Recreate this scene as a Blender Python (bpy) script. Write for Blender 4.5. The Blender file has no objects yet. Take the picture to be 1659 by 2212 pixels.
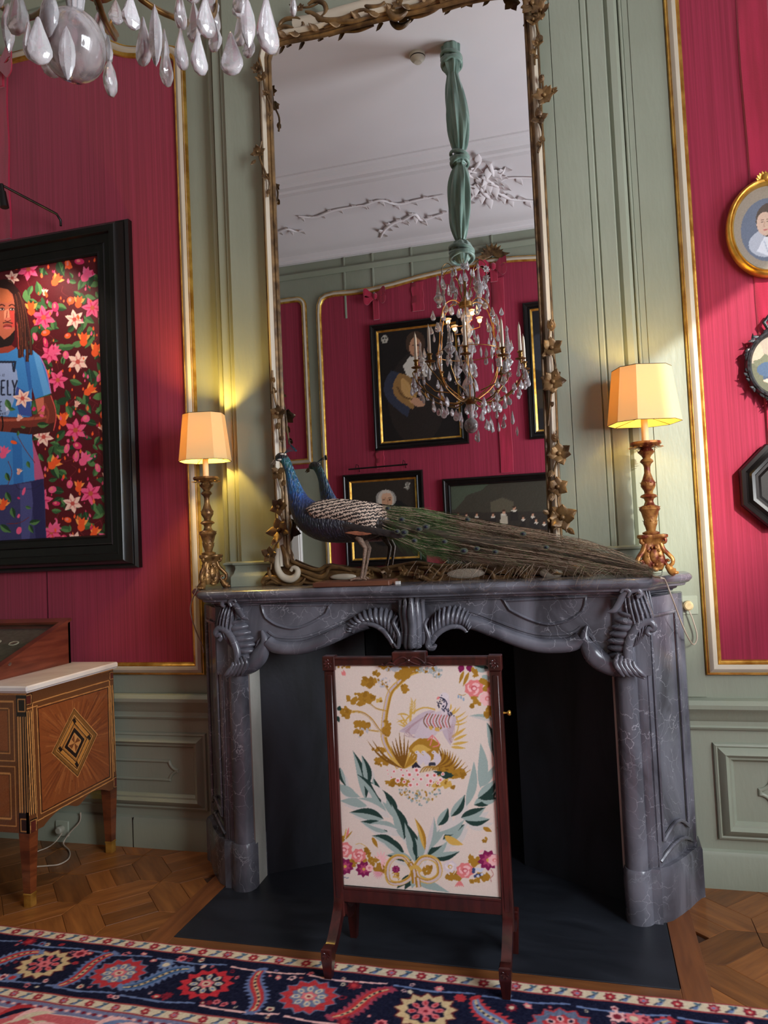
import bpy, bmesh, math, random
import numpy as np
from math import sin, cos, pi, sqrt, atan2, radians
from mathutils import Vector, Matrix
random.seed(7)
S = bpy.context.scene
COL = S.collection

# ------------------------------------------------------------------ camera
IW, IH, FOC = 1659, 2212, 1600.0
YAW, PITCH, ROLL = 0.2635, 0.04285, -0.04569
CAM = np.array([0.71, -3.4127, 1.5])
def cam_basis():
    cy, sy = cos(YAW), sin(YAW)
    f = np.array([-sy*cos(PITCH), cy*cos(PITCH), sin(PITCH)])
    r0 = np.array([cy, sy, 0.0]); u0 = np.cross(r0, f)
    cr, sr = cos(ROLL), sin(ROLL)
    return cr*r0+sr*u0, -sr*r0+cr*u0, f
CR, CU, CF = cam_basis()
cd = bpy.data.cameras.new('camera'); cam = bpy.data.objects.new('camera', cd); COL.objects.link(cam)
cd.sensor_fit = 'VERTICAL'; cd.sensor_height = 24.0; cd.lens = 24.0*FOC/IH; cd.clip_start = 0.02
cam.matrix_world = Matrix(((CR[0], CU[0], -CF[0], CAM[0]), (CR[1], CU[1], -CF[1], CAM[1]), (CR[2], CU[2], -CF[2], CAM[2]), (0, 0, 0, 1)))
S.camera = cam
def P(x, y, X=None, Y=None, Z=None):
    """pixel of the photograph -> the point where its sight line meets a plane of the room"""
    d = CF + (x-IW/2)/FOC*CR - (y-IH/2)/FOC*CU
    t = (Y-CAM[1])/d[1] if Y is not None else (Z-CAM[2])/d[2] if Z is not None else (X-CAM[0])/d[0]
    return Vector(CAM+t*d)
YM = -0.15                       # plane of the looking glass
def PM(x, y, Y):
    """the same for something seen in the looking glass"""
    d = (CF + (x-IW/2)/FOC*CR - (y-IH/2)/FOC*CU)*np.array([1, -1, 1])
    o = CAM*np.array([1, -1, 1])+np.array([0, 2*YM, 0])
    return Vector(o+(Y-o[1])/d[1]*d)

# ------------------------------------------------------------------ world, sun, window light, exposure
w = bpy.data.worlds.new('world'); S.world = w; w.use_nodes = True
wn = w.node_tree.nodes; bg = wn['Background']
bg.inputs[0].default_value = (0.70, 0.80, 1.0, 1); bg.inputs[1].default_value = 1.6
SUN_DIR = Vector((-0.60, 1.0, -0.42)).normalized()
sl = bpy.data.lights.new('sun', 'SUN'); sl.energy = 6.6; sl.angle = radians(.8); sl.color = (1.0, 0.95, 0.86)
sun = bpy.data.objects.new('sun', sl); COL.objects.link(sun); sun.location = (8, -8, 7)
sun.rotation_euler = SUN_DIR.to_track_quat('-Z', 'Y').to_euler()
# daylight through the two windows of the right-hand wall
WIN = [(-4.05, -2.15, 0.85, 3.83), (-1.70, -0.62, 0.85, 3.83)]
XR = 3.0
def area(name, loc, dirv, sx, sy, e, col):
    l = bpy.data.lights.new(name, 'AREA'); l.shape = 'RECTANGLE'; l.size = sx; l.size_y = sy; l.energy = e; l.color = col
    o = bpy.data.objects.new(name, l); COL.objects.link(o); o.location = loc
    o.rotation_euler = Vector(dirv).to_track_quat('-Z', 'Z').to_euler(); return o
WIN_E = (420, 110)
for (y0, y1, z0, z1), e in zip(WIN, WIN_E):
    area('window_daylight', (XR+0.32, (y0+y1)/2, (z0+z1)/2), (-1, 0, -0.08), y1-y0, z1-z0, e, (0.86, 0.93, 1.0))
S.view_settings.view_transform = 'Standard'; S.view_settings.look = 'None'
S.view_settings.exposure = 0.0; S.view_settings.gamma = 1.0; S.view_settings.use_curve_mapping = False
S.render.film_transparent = False
try:
    S.cycles.max_bounces = 9; S.cycles.transmission_bounces = 6; S.cycles.glossy_bounces = 4; S.cycles.sample_clamp_indirect = 6
    S.cycles.caustics_refractive = False; S.cycles.caustics_reflective = False
except Exception: pass

# ------------------------------------------------------------------ helpers
def lin(c):
    c = [x/255 for x in c[:3]]
    return tuple(x/12.92 if x <= .04045 else ((x+.055)/1.055)**2.4 for x in c)+(1,)
MATS = {}
def M(name, c1, c2=None, c3=None, scale=(5, 5, 5), rough=.5, metal=0, bump=0, bscale=None, detail=4, lo=.35, hi=.65, dist=0, coat=0, sheen=0, trans=0, ior=1.45, emit=0, spec=.5, rvar=0, sss=0):
    """a procedural material: up to three colours driven by stretched noise, with noise relief"""
    if name in MATS: return MATS[name]
    m = bpy.data.materials.new(name); m.use_nodes = True; nt = m.node_tree; N = nt.nodes; L = nt.links; b = N['Principled BSDF']
    b.inputs['Roughness'].default_value = rough; b.inputs['Metallic'].default_value = metal
    b.inputs['Coat Weight'].default_value = coat; b.inputs['Coat Roughness'].default_value = .15; b.inputs['Sheen Weight'].default_value = sheen
    b.inputs['Transmission Weight'].default_value = trans; b.inputs['IOR'].default_value = ior; b.inputs['Specular IOR Level'].default_value = spec
    tc = N.new('ShaderNodeTexCoord'); mp = N.new('ShaderNodeMapping'); mp.inputs['Scale'].default_value = scale
    L.new(tc.outputs['Object'], mp.inputs[0])
    nz = N.new('ShaderNodeTexNoise'); nz.inputs['Scale'].default_value = 1; nz.inputs['Detail'].default_value = detail; nz.inputs['Distortion'].default_value = dist
    L.new(mp.outputs[0], nz.inputs['Vector'])
    cr = N.new('ShaderNodeValToRGB'); e = cr.color_ramp.elements
    e[0].position = lo; e[1].position = hi; e[0].color = lin(c1); e[1].color = lin(c2 or c1)
    if c3: q = e.new(1.0 if hi < .98 else .99); q.color = lin(c3); 
    L.new(nz.outputs['Fac'], cr.inputs[0]); L.new(cr.outputs[0], b.inputs['Base Color'])
    if rvar:
        mr = N.new('ShaderNodeMapRange'); mr.inputs['To Min'].default_value = rough-rvar; mr.inputs['To Max'].default_value = rough+rvar
        L.new(nz.outputs['Fac'], mr.inputs[0]); L.new(mr.outputs[0], b.inputs['Roughness'])
    if emit: L.new(cr.outputs[0], b.inputs['Emission Color']); b.inputs['Emission Strength'].default_value = emit
    if bump:
        n2 = N.new('ShaderNodeTexNoise'); n2.inputs['Detail'].default_value = 5; n2.inputs['Scale'].default_value = 1
        mp2 = N.new('ShaderNodeMapping'); mp2.inputs['Scale'].default_value = bscale or scale; L.new(tc.outputs['Object'], mp2.inputs[0]); L.new(mp2.outputs[0], n2.inputs['Vector'])
        bp = N.new('ShaderNodeBump'); bp.inputs['Strength'].default_value = bump; bp.inputs['Distance'].default_value = .01
        L.new(n2.outputs['Fac'], bp.inputs['Height']); L.new(bp.outputs[0], b.inputs['Normal'])
    MATS[name] = m; m['p'] = 1
    return m
def vcol_mat(name, rough=.6, bump=.15, bsc=400, spec=.4, sheen=0, coat=0):
    m = bpy.data.materials.new(name); m.use_nodes = True; nt = m.node_tree; N = nt.nodes; L = nt.links; b = N['Principled BSDF']
    at = N.new('ShaderNodeAttribute'); at.attribute_name = 'Col'; L.new(at.outputs['Color'], b.inputs['Base Color'])
    b.inputs['Roughness'].default_value = rough; b.inputs['Specular IOR Level'].default_value = spec; b.inputs['Sheen Weight'].default_value = sheen; b.inputs['Coat Weight'].default_value = coat
    tc = N.new('ShaderNodeTexCoord'); nz = N.new('ShaderNodeTexNoise'); nz.inputs['Scale'].default_value = bsc; L.new(tc.outputs['Object'], nz.inputs['Vector'])
    bp = N.new('ShaderNodeBump'); bp.inputs['Strength'].default_value = bump; bp.inputs['Distance'].default_value = .003
    L.new(nz.outputs['Fac'], bp.inputs['Height']); L.new(bp.outputs[0], b.inputs['Normal'])
    return m
def tag(o, label=None, cat=None, group=None, kind=None):
    if label: o['label'] = label
    if cat: o['category'] = cat
    if group: o['group'] = group
    if kind: o['kind'] = kind
    return o
def thing(name, label, cat, loc=(0, 0, 0), group=None, rz=0):
    o = bpy.data.objects.new(name, None); COL.objects.link(o); o.location = loc; o.rotation_euler = (0, 0, rz); o.empty_display_size = .05
    return tag(o, label, cat, group)
def V3(p): return Vector((p[0], p[1], p[2]))
class MB:
    def __init__(s): s.v = []; s.f = []
    def add(s, vs, fs):
        n = len(s.v); s.v += [tuple(p) for p in vs]; s.f += [tuple(i+n for i in f) for f in fs]; return s
    def box(s, x0, x1, y0, y1, z0, z1, b=0):
        if x0 > x1: x0, x1 = x1, x0
        if y0 > y1: y0, y1 = y1, y0
        if z0 > z1: z0, z1 = z1, z0
        b = min(b, (x1-x0)*.45, (y1-y0)*.45, (z1-z0)*.45)
        if b <= 0:
            vs = [(x, y, z) for x in (x0, x1) for y in (y0, y1) for z in (z0, z1)]
            return s.add(vs, [(0, 1, 3, 2), (4, 6, 7, 5), (0, 4, 5, 1), (2, 3, 7, 6), (0, 2, 6, 4), (1, 5, 7, 3)])
        X = (x0, x1); Y = (y0, y1); Z = (z0, z1); idx = {}; vs = []
        for i in (0, 1):
            for j in (0, 1):
                for k in (0, 1):
                    dx, dy, dz = b*(1-2*i), b*(1-2*j), b*(1-2*k)
                    idx[i, j, k, 0] = len(vs); vs.append((X[i], Y[j]+dy, Z[k]+dz))
                    idx[i, j, k, 1] = len(vs); vs.append((X[i]+dx, Y[j], Z[k]+dz))
                    idx[i, j, k, 2] = len(vs); vs.append((X[i]+dx, Y[j]+dy, Z[k]))
        fs = []
        q = ((0, 0), (0, 1), (1, 1), (1, 0))
        for i in (0, 1):
            fs.append(tuple(idx[i, a, c, 0] for a, c in (q if i == 0 else q[::-1])))
            fs.append(tuple(idx[a, i, c, 1] for a, c in (q[::-1] if i == 0 else q)))
            fs.append(tuple(idx[a, c, i, 2] for a, c in (q if i == 0 else q[::-1])))
        for a in (0, 1):
            for c in (0, 1):
                fs.append((idx[0, a, c, 1], idx[1, a, c, 1], idx[1, a, c, 2], idx[0, a, c, 2]))
                fs.append((idx[a, 0, c, 0], idx[a, 1, c, 0], idx[a, 1, c, 2], idx[a, 0, c, 2]))
                fs.append((idx[a, c, 0, 0], idx[a, c, 1, 0], idx[a, c, 1, 1], idx[a, c, 0, 1]))
        for i in (0, 1):
            for j in (0, 1):
                for k in (0, 1): fs.append((idx[i, j, k, 0], idx[i, j, k, 1], idx[i, j, k, 2]))
        return s.add(vs, fs)
    def loft(s, rings, closed=True, cap=True):
        n = len(rings[0]); vs = [p for r in rings for p in r]; fs = []
        for i in range(len(rings)-1):
            for j in range(n if closed else n-1):
                k = (j+1) % n; fs.append((i*n+j, i*n+k, (i+1)*n+k, (i+1)*n+j))
        if cap and closed: fs.append(tuple(range(n-1, -1, -1))); fs.append(tuple((len(rings)-1)*n+j for j in range(n)))
        return s.add(vs, fs)
    def tube(s, path, r, n=8, sy=1.0, up=(0, 0, 1), cap=True):
        """tube along path; r number, list, or list of (rx, ry)"""
        path = [V3(p) for p in path]; m = len(path); T = []
        for i in range(m):
            t = path[min(i+1, m-1)]-path[max(i-1, 0)]; T.append(t.normalized() if t.length > 1e-9 else Vector((0, 0, 1)))
        u = V3(up); u = u-T[0]*u.dot(T[0])
        if u.length < 1e-4: u = T[0].orthogonal()
        u.normalize(); rings = []
        for i in range(m):
            u = u-T[i]*u.dot(T[i]); u = u.normalized() if u.length > 1e-6 else T[i].orthogonal().normalized()
            sd = T[i].cross(u); ri = r[i] if isinstance(r, list) else r
            rx, ry = ri if isinstance(ri, (list, tuple)) else (ri, ri*sy)
            rings.append([path[i]+sd*(rx*cos(2*pi*j/n))+u*(ry*sin(2*pi*j/n)) for j in range(n)])
        return s.loft(rings, True, cap)
    def lathe(s, prof, c=(0, 0, 0), n=24, flute=0, nf=0, sx=1, sy=1):
        rings = []
        for r, z in prof:
            rings.append([(c[0]+r*sx*(1+flute*cos(nf*2*pi*j/n))*cos(2*pi*j/n), c[1]+r*sy*(1+flute*cos(nf*2*pi*j/n))*sin(2*pi*j/n), c[2]+z) for j in range(n)])
        return s.loft(rings)
    def sweep(s, path, prof, up, closed=False, cap=True):
        """profile points (a, h): a to the left of travel in the plane, h along up; mitred corners"""
        up = V3(up).normalized(); path = [V3(p) for p in path]; m = len(path); rings = []
        for i in range(m):
            if closed: a = path[i-1]; c = path[(i+1) % m]
            else: a = path[i-1] if i else None; c = path[i+1] if i < m-1 else None
            t1 = (path[i]-a).normalized() if a is not None else None
            t2 = (c-path[i]).normalized() if c is not None else None
            if t1 is None: t1 = t2
            if t2 is None: t2 = t1
            s1 = up.cross(t1).normalized(); s2 = up.cross(t2).normalized(); sd = s1+s2
            if sd.length < 1e-6: sd = s1
            sd.normalize(); k = 1/max(.35, sd.dot(s1))
            rings.append([path[i]+sd*(p[0]*k)+up*p[1] for p in prof])
        if closed: rings.append(rings[0])
        return s.loft(rings, True, cap and not closed)
    def prism(s, poly, d, y0=None):
        """poly list of 3D points, extruded by vector d"""
        d = V3(d); a = [V3(p) for p in poly]; n = len(a); vs = a+[p+d for p in a]
        fs = [tuple(range(n)), tuple(range(2*n-1, n-1, -1))]+[(i, i+n, (i+1) % n+n, (i+1) % n) for i in range(n)]
        return s.add(vs, fs)
    def ball(s, c, r, n=12, m=8, R=None):
        r = r if isinstance(r, (list, tuple)) else (r, r, r); rings = []
        for i in range(m+1):
            a = -pi/2+pi*i/m; cc = max(cos(a), 1e-3)
            rings.append([Vector((r[0]*cc*cos(2*pi*j/n), r[1]*cc*sin(2*pi*j/n), r[2]*sin(a))) for j in range(n)])
        if R is not None: rings = [[R @ p for p in q] for q in rings]
        return s.loft([[p+V3(c) for p in q] for q in rings])
    def leaf(s, base, d, nrm, L, W, curl=.2, th=.12, n=7, lobes=0, power=.8):
        """solid leaf with a raised midrib: base point, direction, normal, length, width"""
        d = V3(d).normalized(); nm = V3(nrm); nm = (nm-d*nm.dot(d)).normalized(); sd = d.cross(nm); rings = []
        for i in range(n):
            t = i/(n-1); wv = W*.5*(sin(pi*min(1, max(.02, t))**power)*.98+.02)
            if lobes: wv *= 1+.28*cos(t*lobes*2*pi)
            c = V3(base)+d*(L*t)+nm*(curl*L*(t*t-.15*t))
            rings.append([c+sd*wv-nm*th*W*.1, c+sd*wv*.45+nm*th*W*.9, c+nm*th*W*.55, c-sd*wv*.45+nm*th*W*.9, c-sd*wv-nm*th*W*.1, c-nm*th*W*.5])
        return s.loft(rings)
    def gridf(s, fn, nu, nv, closeu=False):
        vs = [fn(i/(nu if closeu else nu-1), j/(nv-1)) for j in range(nv) for i in range(nu)]
        fs = []
        for j in range(nv-1):
            for i in range(nu if closeu else nu-1):
                k = (i+1) % nu; fs.append((j*nu+i, j*nu+k, (j+1)*nu+k, (j+1)*nu+i))
        return s.add(vs, fs)
    def mirrorx(s):
        n = len(s.v); s.v += [(-x, y, z) for x, y, z in s.v]; s.f += [tuple(i+n for i in f[::-1]) for f in s.f]; return s
    def xf(s, Mx): s.v = [tuple(Mx @ V3(p)) for p in s.v]; return s
    def mesh(s, name, mat, off=(0, 0, 0), smooth=40):
        me = bpy.data.meshes.new(name); o = off
        me.from_pydata([(x-o[0], y-o[1], z-o[2]) for x, y, z in s.v], [], s.f); me.update()
        bm = bmesh.new(); bm.from_mesh(me); bmesh.ops.recalc_face_normals(bm, faces=bm.faces); bm.to_mesh(me); bm.free()
        me.materials.append(mat)
        if smooth: me.polygons.foreach_set('use_smooth', [True]*len(me.polygons)); me.set_sharp_from_angle(angle=radians(smooth))
        return me
    def build(s, name, mat, parent=None, label=None, kind=None, smooth=40, local=False):
        off = (0, 0, 0)
        if parent is not None and not local:
            off = V3(parent.location)
            if parent.parent: off += V3(parent.parent.location)
        me = s.mesh(name, mat, off, smooth); o = bpy.data.objects.new(name, me); COL.objects.link(o)
        if parent is not None: o.parent = parent
        if label: o['label'] = label
        if kind: o['kind'] = kind
        return o
def struct(o): o['kind'] = 'structure'; return o
def inst(name, me, parent=None, loc=(0, 0, 0), rot=(0, 0, 0), sc=1):
    o = bpy.data.objects.new(name, me); COL.objects.link(o); o.location = loc; o.rotation_euler = rot
    o.scale = sc if isinstance(sc, (tuple, list)) else (sc, sc, sc)
    if parent is not None: o.parent = parent
    return o
def spline(pts, n=8, closed=False):
    """Catmull-Rom through points of any dimension"""
    p = [np.array(q, float) for q in pts]; m = len(p); out = []
    for i in range(m if closed else m-1):
        a, b, c, d = (p[(i-1) % m], p[i], p[(i+1) % m], p[(i+2) % m]) if closed else (p[max(i-1, 0)], p[i], p[i+1], p[min(i+2, m-1)])
        for k in range(n):
            t = k/n; out.append(.5*((2*b)+(c-a)*t+(2*a-5*b+4*c-d)*t*t+(3*b-a-3*c+d)*t**3))
    if not closed: out.append(p[-1])
    return out
def arc(cx, cz, r, a0, a1, n=8): return [(cx+r*cos(radians(a0+(a1-a0)*i/n)), cz+r*sin(radians(a0+(a1-a0)*i/n))) for i in range(n+1)]
def half_round(w, h, n=6, a0=0):
    return [(a0+w*(.5-.5*cos(pi*i/n)), h*sin(pi*i/n)) for i in range(n+1)]

# ------------------------------------------------------------------ painter: flat prints kept as colours of a fine mesh
class Canvas:
    def __init__(s, x0, x1, y0, y1, res, bgc, resy=None):
        s.x0, s.x1, s.y0, s.y1 = x0, x1, y0, y1; s.w = max(2, int((x1-x0)/res)); s.h = max(2, int((y1-y0)/(resy or res)))
        s.a = np.zeros((s.h, s.w, 3)); s.a[:] = bgc; s.map = None
        s.gx = x0+(np.arange(s.w)+.5)*(x1-x0)/s.w; s.gy = y0+(np.arange(s.h)+.5)*(y1-y0)/s.h
    def poly(s, pts, col, al=1.0, raw=False):
        if s.map and not raw: pts = [s.map(*p) for p in pts]
        p = np.array(pts, float); lo = p.min(0); hi = p.max(0)
        i0 = np.searchsorted(s.gx, lo[0]); i1 = np.searchsorted(s.gx, hi[0]); j0 = np.searchsorted(s.gy, lo[1]); j1 = np.searchsorted(s.gy, hi[1])
        if i1 <= i0 or j1 <= j0: return
        X, Y = np.meshgrid(s.gx[i0:i1], s.gy[j0:j1]); ins = np.zeros(X.shape, bool); q = np.roll(p, -1, 0)
        for (ax, ay), (bx, by) in zip(p, q):
            if ay == by: continue
            c = ((ay > Y) != (by > Y)) & (X < (bx-ax)*(Y-ay)/(by-ay)+ax); ins ^= c
        sub = s.a[j0:j1, i0:i1]; sub[ins] = sub[ins]*(1-al)+np.array(col, float)*al
    def ell(s, c, rx, ry, col, ang=0, n=20, al=1.0, jag=0, k=0):
        ca, sa = cos(ang), sin(ang); pts = []
        for i in range(n):
            t = 2*pi*i/n; f = 1+(jag*(1 if i % 2 else -1) if jag else 0)+(k and .0)
            x, y = rx*f*cos(t), ry*f*sin(t); pts.append((c[0]+x*ca-y*sa, c[1]+x*sa+y*ca))
        s.poly(pts, col, al)
    def line(s, pts, wd, col, al=1.0, taper=False, sp=True):
        p = spline(pts, 6) if sp and len(pts) > 2 else [np.array(q, float) for q in pts]; m = len(p); L = []; R = []
        for i in range(m):
            t = p[min(i+1, m-1)]-p[max(i-1, 0)]; n = np.array([-t[1], t[0]])/(np.hypot(*t)+1e-9)
            w_ = wd*(.5 if not taper else .5*(1-i/(m-1)*.85)); L.append(p[i]+n*w_); R.append(p[i]-n*w_)
        s.poly([tuple(a) for a in L+R[::-1]], col, al)
    def leaf(s, a, b, w_, col, bend=0, vein=None, k=2):
        a = np.array(a, float); b = np.array(b, float); d = b-a; n = np.array([-d[1], d[0]]); L = []; R = []
        wn_ = w_/(np.hypot(*d)+1e-9)
        for i in range(11):
            t = i/10; c = a+d*t+n*bend*sin(pi*t); wv = .5*wn_*sin(pi*t**.8); L.append(c+n*wv); R.append(c-n*wv)
        s.poly([tuple(q) for q in L+R[::-1]], col)
        if vein is not None:
            R2 = [a+d*(i/10)+n*bend*sin(pi*i/10) for i in range(11)]
            s.poly([tuple(q) for q in L+R2[::-1]], vein)
    def star(s, c, r, n, col, w_=.42, a0=0, cc=None, rc=.22, tip=None):
        for i in range(n):
            a = a0+2*pi*i/n; s.leaf(c, (c[0]+r*cos(a), c[1]+r*sin(a)), r*w_, col)
            if tip: s.leaf((c[0]+r*.3*cos(a), c[1]+r*.3*sin(a)), (c[0]+r*.85*cos(a), c[1]+r*.85*sin(a)), r*w_*.4, tip)
        if cc is not None: s.ell(c, r*rc, r*rc, cc)
    def blob(s, c, r, col, n=14, jag=.25, sq=1.0):
        pts = []
        for i in range(n):
            t = 2*pi*i/n; f = 1+random.uniform(-jag, jag); pts.append((c[0]+r*f*cos(t), c[1]+r*sq*f*sin(t)))
        s.poly(pts, col)
    def noise(s, amt, seed=1):
        rs = np.random.RandomState(seed); s.a += rs.randn(s.h, s.w, 1)*amt; s.a = np.clip(s.a, 0, 255)
    def blur(s):
        a = s.a; p = np.pad(a, ((1, 1), (1, 1), (0, 0)), 'edge'); s.a = a*.4+.15*(p[:-2, 1:-1]+p[2:, 1:-1]+p[1:-1, :-2]+p[1:-1, 2:])
    def build(s, name, mat, fn, parent=None, local=False):
        """fn(x, y) -> 3D position arrays for canvas coordinates"""
        X, Y = np.meshgrid(np.linspace(s.x0, s.x1, s.w), np.linspace(s.y0, s.y1, s.h)); co = np.stack(fn(X, Y), -1).reshape(-1, 3)
        if parent is not None and not local: co = co-np.array(parent.location)
        me = bpy.data.meshes.new(name); nv = s.w*s.h; me.vertices.add(nv); me.vertices.foreach_set('co', co.ravel())
        i = np.arange(s.w-1); j = np.arange(s.h-1)[:, None]*s.w; q = (i+j).ravel(); fc = np.stack([q, q+1, q+1+s.w, q+s.w], 1); nf = len(fc)
        me.loops.add(nf*4); me.loops.foreach_set('vertex_index', fc.ravel()); me.polygons.add(nf); me.polygons.foreach_set('loop_start', np.arange(nf)*4); me.update(calc_edges=True)
        c = np.clip(s.a, 0, 255)/255; c = np.where(c <= .04045, c/12.92, ((c+.055)/1.055)**2.4); c = np.concatenate([c, np.ones((s.h, s.w, 1))], 2)
        at = me.color_attributes.new('Col', 'FLOAT_COLOR', 'POINT'); at.data.foreach_set('color', c.astype(np.float32).ravel())
        me.materials.append(mat); o = bpy.data.objects.new(name, me); COL.objects.link(o)
        if parent is not None: o.parent = parent
        return o
# ------------------------------------------------------------------ materials of the room
m_green = M('green_paint', (132, 137, 119), (143, 148, 131), scale=(1.5, 1.5, 1.2), rough=.42, bump=.12, bscale=(60, 60, 14))
m_red = M('red_silk', (126, 22, 46), (153, 34, 64), (167, 46, 78), scale=(120, 120, 1.0), rough=.72, bump=.12, bscale=(300, 300, 8), sheen=.4, detail=6, lo=.3, hi=.7, spec=.25)
m_velvet = M('red_velvet', (140, 16, 44), (164, 26, 60), scale=(30, 30, 3), rough=.8, sheen=.6, bump=.1, bscale=(200, 200, 200), spec=.2)
m_cream = M('cream_paint', (176, 164, 144), (188, 176, 156), scale=(3, 3, 3), rough=.45, bump=.06, bscale=(40, 40, 40))
m_gold = M('gold_leaf', (176, 124, 44), (230, 184, 90), scale=(14, 14, 14), rough=.36, metal=.85, bump=.15, bscale=(70, 70, 70), rvar=.08)
m_white = M('plaster_white', (205, 198, 198), (214, 208, 208), scale=(.6, .6, .6), rough=.85)
m_slate = M('black_hearth_stone', (24, 26, 31), (38, 41, 48), (72, 75, 82), scale=(2.5, 6, 2), rough=.42, dist=1.5, lo=.3, hi=.8, rvar=.12, bump=.04, bscale=(40, 40, 40))
m_iron = M('firebox_blackened_plate', (13, 15, 20), (34, 37, 46), scale=(5, 5, 1.6), rough=.6, dist=1, bump=.1, bscale=(30, 30, 30))
m_dark = M('ebonised_wood', (7, 5, 5), (14, 10, 9), scale=(20, 20, 3), rough=.36, coat=.12, spec=.35)

def wood_mat(name, c1, c2, c3, rough=.4, coat=.15, sc=(3, 26, 26), rnd=.35):
    m = M(name, c1, c2, c3, scale=sc, rough=rough, coat=coat, dist=.8, detail=6, lo=.3, hi=.72, bump=.08, bscale=(sc[0]*3, sc[1]*4, sc[2]*4))
    nt = m.node_tree; N = nt.nodes; L = nt.links; b = N['Principled BSDF']
    oi = N.new('ShaderNodeObjectInfo'); hs = N.new('ShaderNodeHueSaturation'); mr = N.new('ShaderNodeMapRange')
    mr.inputs['To Min'].default_value = 1-rnd; mr.inputs['To Max'].default_value = 1+rnd; L.new(oi.outputs['Random'], mr.inputs[0]); L.new(mr.outputs[0], hs.inputs['Value'])
    src = b.inputs['Base Color'].links[0].from_socket; L.new(src, hs.inputs['Color']); L.new(hs.outputs[0], b.inputs['Base Color'])
    return m
m_oak = wood_mat('oak_parquet', (98, 56, 26), (142, 88, 42), (168, 112, 58), rough=.38, coat=.2)

# ------------------------------------------------------------------ shell
XL, XRR, YF, ZC, ZW = -3.5, XR, -4.76, 5.27, 4.75
def sbox(name, *a, m=m_green, b=0):
    mb = MB(); mb.box(*a, b=b); return struct(mb.build(name, m, smooth=0))
fl = sbox('floor', XL-.3, XRR+.3, YF-.3, .95, -.12, -.012, m=M('floor_bed', (60, 36, 20), rough=.8))
OPN = 0.86
mb = MB(); mb.box(XL, -OPN, 0, .3, 0, ZC); mb.box(OPN, XRR, 0, .3, 0, ZC); mb.box(-OPN, OPN, 0, .3, 1.25, ZC)
wall_back = struct(mb.build('wall_back', m_green, smooth=0))
wall_front = sbox('wall_front', XL, XRR, YF-.3, YF, 0, ZC)
wall_left = sbox('wall_left', XL-.3, XL, YF-.3, .3, 0, ZC)
mb = MB(); ys = sorted([YF-.3, .3]+[v for w_ in WIN for v in w_[:2]])
for i in range(0, len(ys), 2): mb.box(XRR, XRR+.3, ys[i], ys[i+1], 0, ZC)
for (y0, y1, z0, z1) in WIN: mb.box(XRR, XRR+.3, y0, y1, 0, z0); mb.box(XRR, XRR+.3, y0, y1, z1, ZC)
wall_right = struct(mb.build('wall_right', m_green, smooth=0))
ceil = sbox('ceiling', XL-.3, XRR+.3, YF-.3, .3, ZC, ZC+.2, m=m_white)
room = [(XL, YF, 0), (XRR, YF, 0), (XRR, 0, 0), (XL, 0, 0)]
mb = MB(); cove = [(-.01, ZW), (.05, ZW), (.055, ZW+.02), (.07, ZW+.03), (.085, ZW+.07), (.14, ZW+.085)]+[(.14+.66*t, ZW+.085+.285*(t**.85)) for t in (.25, .5, .75, 1)]+[(.83, ZC-.14), (.84, ZC-.11), (.87, ZC-.10), (.88, ZC-.07), (.93, ZC-.055), (.96, ZC-.02), (1.0, ZC-.015), (1.005, ZC+.001), (-.01, ZC+.001)]
mb.sweep(room, cove, (0, 0, 1), closed=True); struct(mb.build('trim_1', m_white, label='white plaster cove with mouldings round the ceiling', smooth=30))
mb = MB(); mb.sweep(room, [(-.01, 4.58), (.012, 4.58), (.03, 4.61), (.034, 4.63), (.016, 4.65), (-.01, 4.65)], (0, 0, 1), closed=True); struct(mb.build('trim_2', m_green))
# window linings on the right
for k, (y0, y1, z0, z1) in enumerate(WIN):
    mb = MB(); mb.sweep([(XRR, y0, z0), (XRR, y1, z0), (XRR, y1, z1), (XRR, y0, z1)], [(.03, -.02), (.03, .01), (-.10, .03), (-.12, .0), (-.12, -.02)], (-1, 0, 0), closed=True)
    struct(mb.build('window_%d' % (k+1), m_cream))
# unseen house added opposite, its roof line shaped to cut the low sun
mb = MB(); mb.box(18, 24, -70, 12, -6, 13.0); mb.prism([(18, -70, 13.0), (24, -70, 13.0), (21, -70, 15.0)], (0, 82, 0))
tag(mb.build('sun_blocker_house', M('sun_blocker_brick', (120, 84, 70), (150, 110, 92), scale=(2, 2, 2), rough=.9), smooth=0), 'unseen brick house added across the street to cut the low sun', 'sun blocker')

# dado, skirting on back wall
def wallrun(name, prof, segs, mat, Y=0.0, up=(0, -1, 0), label=None):
    mb = MB()
    for x0, x1 in segs: mb.sweep([(x0, Y, 0), (x1, Y, 0)], prof, up)
    return struct(mb.build(name, mat, label=label, smooth=35))
SEG = [(XL, -1.06), (1.06, XRR)]
rail = [(.655, -.002), (.655, .012), (.665, .018), (.672, .012), (.690, .012), (.700, .020), (.712, .024), (.735, .040), (.748, .052), (.765, .054), (.775, .046), (.782, .040), (.786, -.002)]
wallrun('trim_3', rail, SEG, m_green, label='moulded green dado rail')
wallrun('baseboard_back', [(0, -.002), (0, .022), (.135, .022), (.150, .014), (.158, -.002)], SEG, m_green)
mb = MB(); mb.sweep([(XRR, YF, 0), (XL, YF, 0)], [(0, -.002), (0, .022), (.15, .016), (.158, -.002)], (0, 1, 0)); struct(mb.build('baseboard_front', m_green))
for nm, pts, up in (('baseboard_left', [(XL, YF, 0), (XL, 0, 0)], (1, 0, 0)), ('baseboard_right', [(XRR, 0, 0), (XRR, YF, 0)], (-1, 0, 0))):
    mb = MB(); mb.sweep(pts, [(0, -.002), (0, .022), (.15, .016), (.158, -.002)], up); struct(mb.build(nm, m_green))
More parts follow.
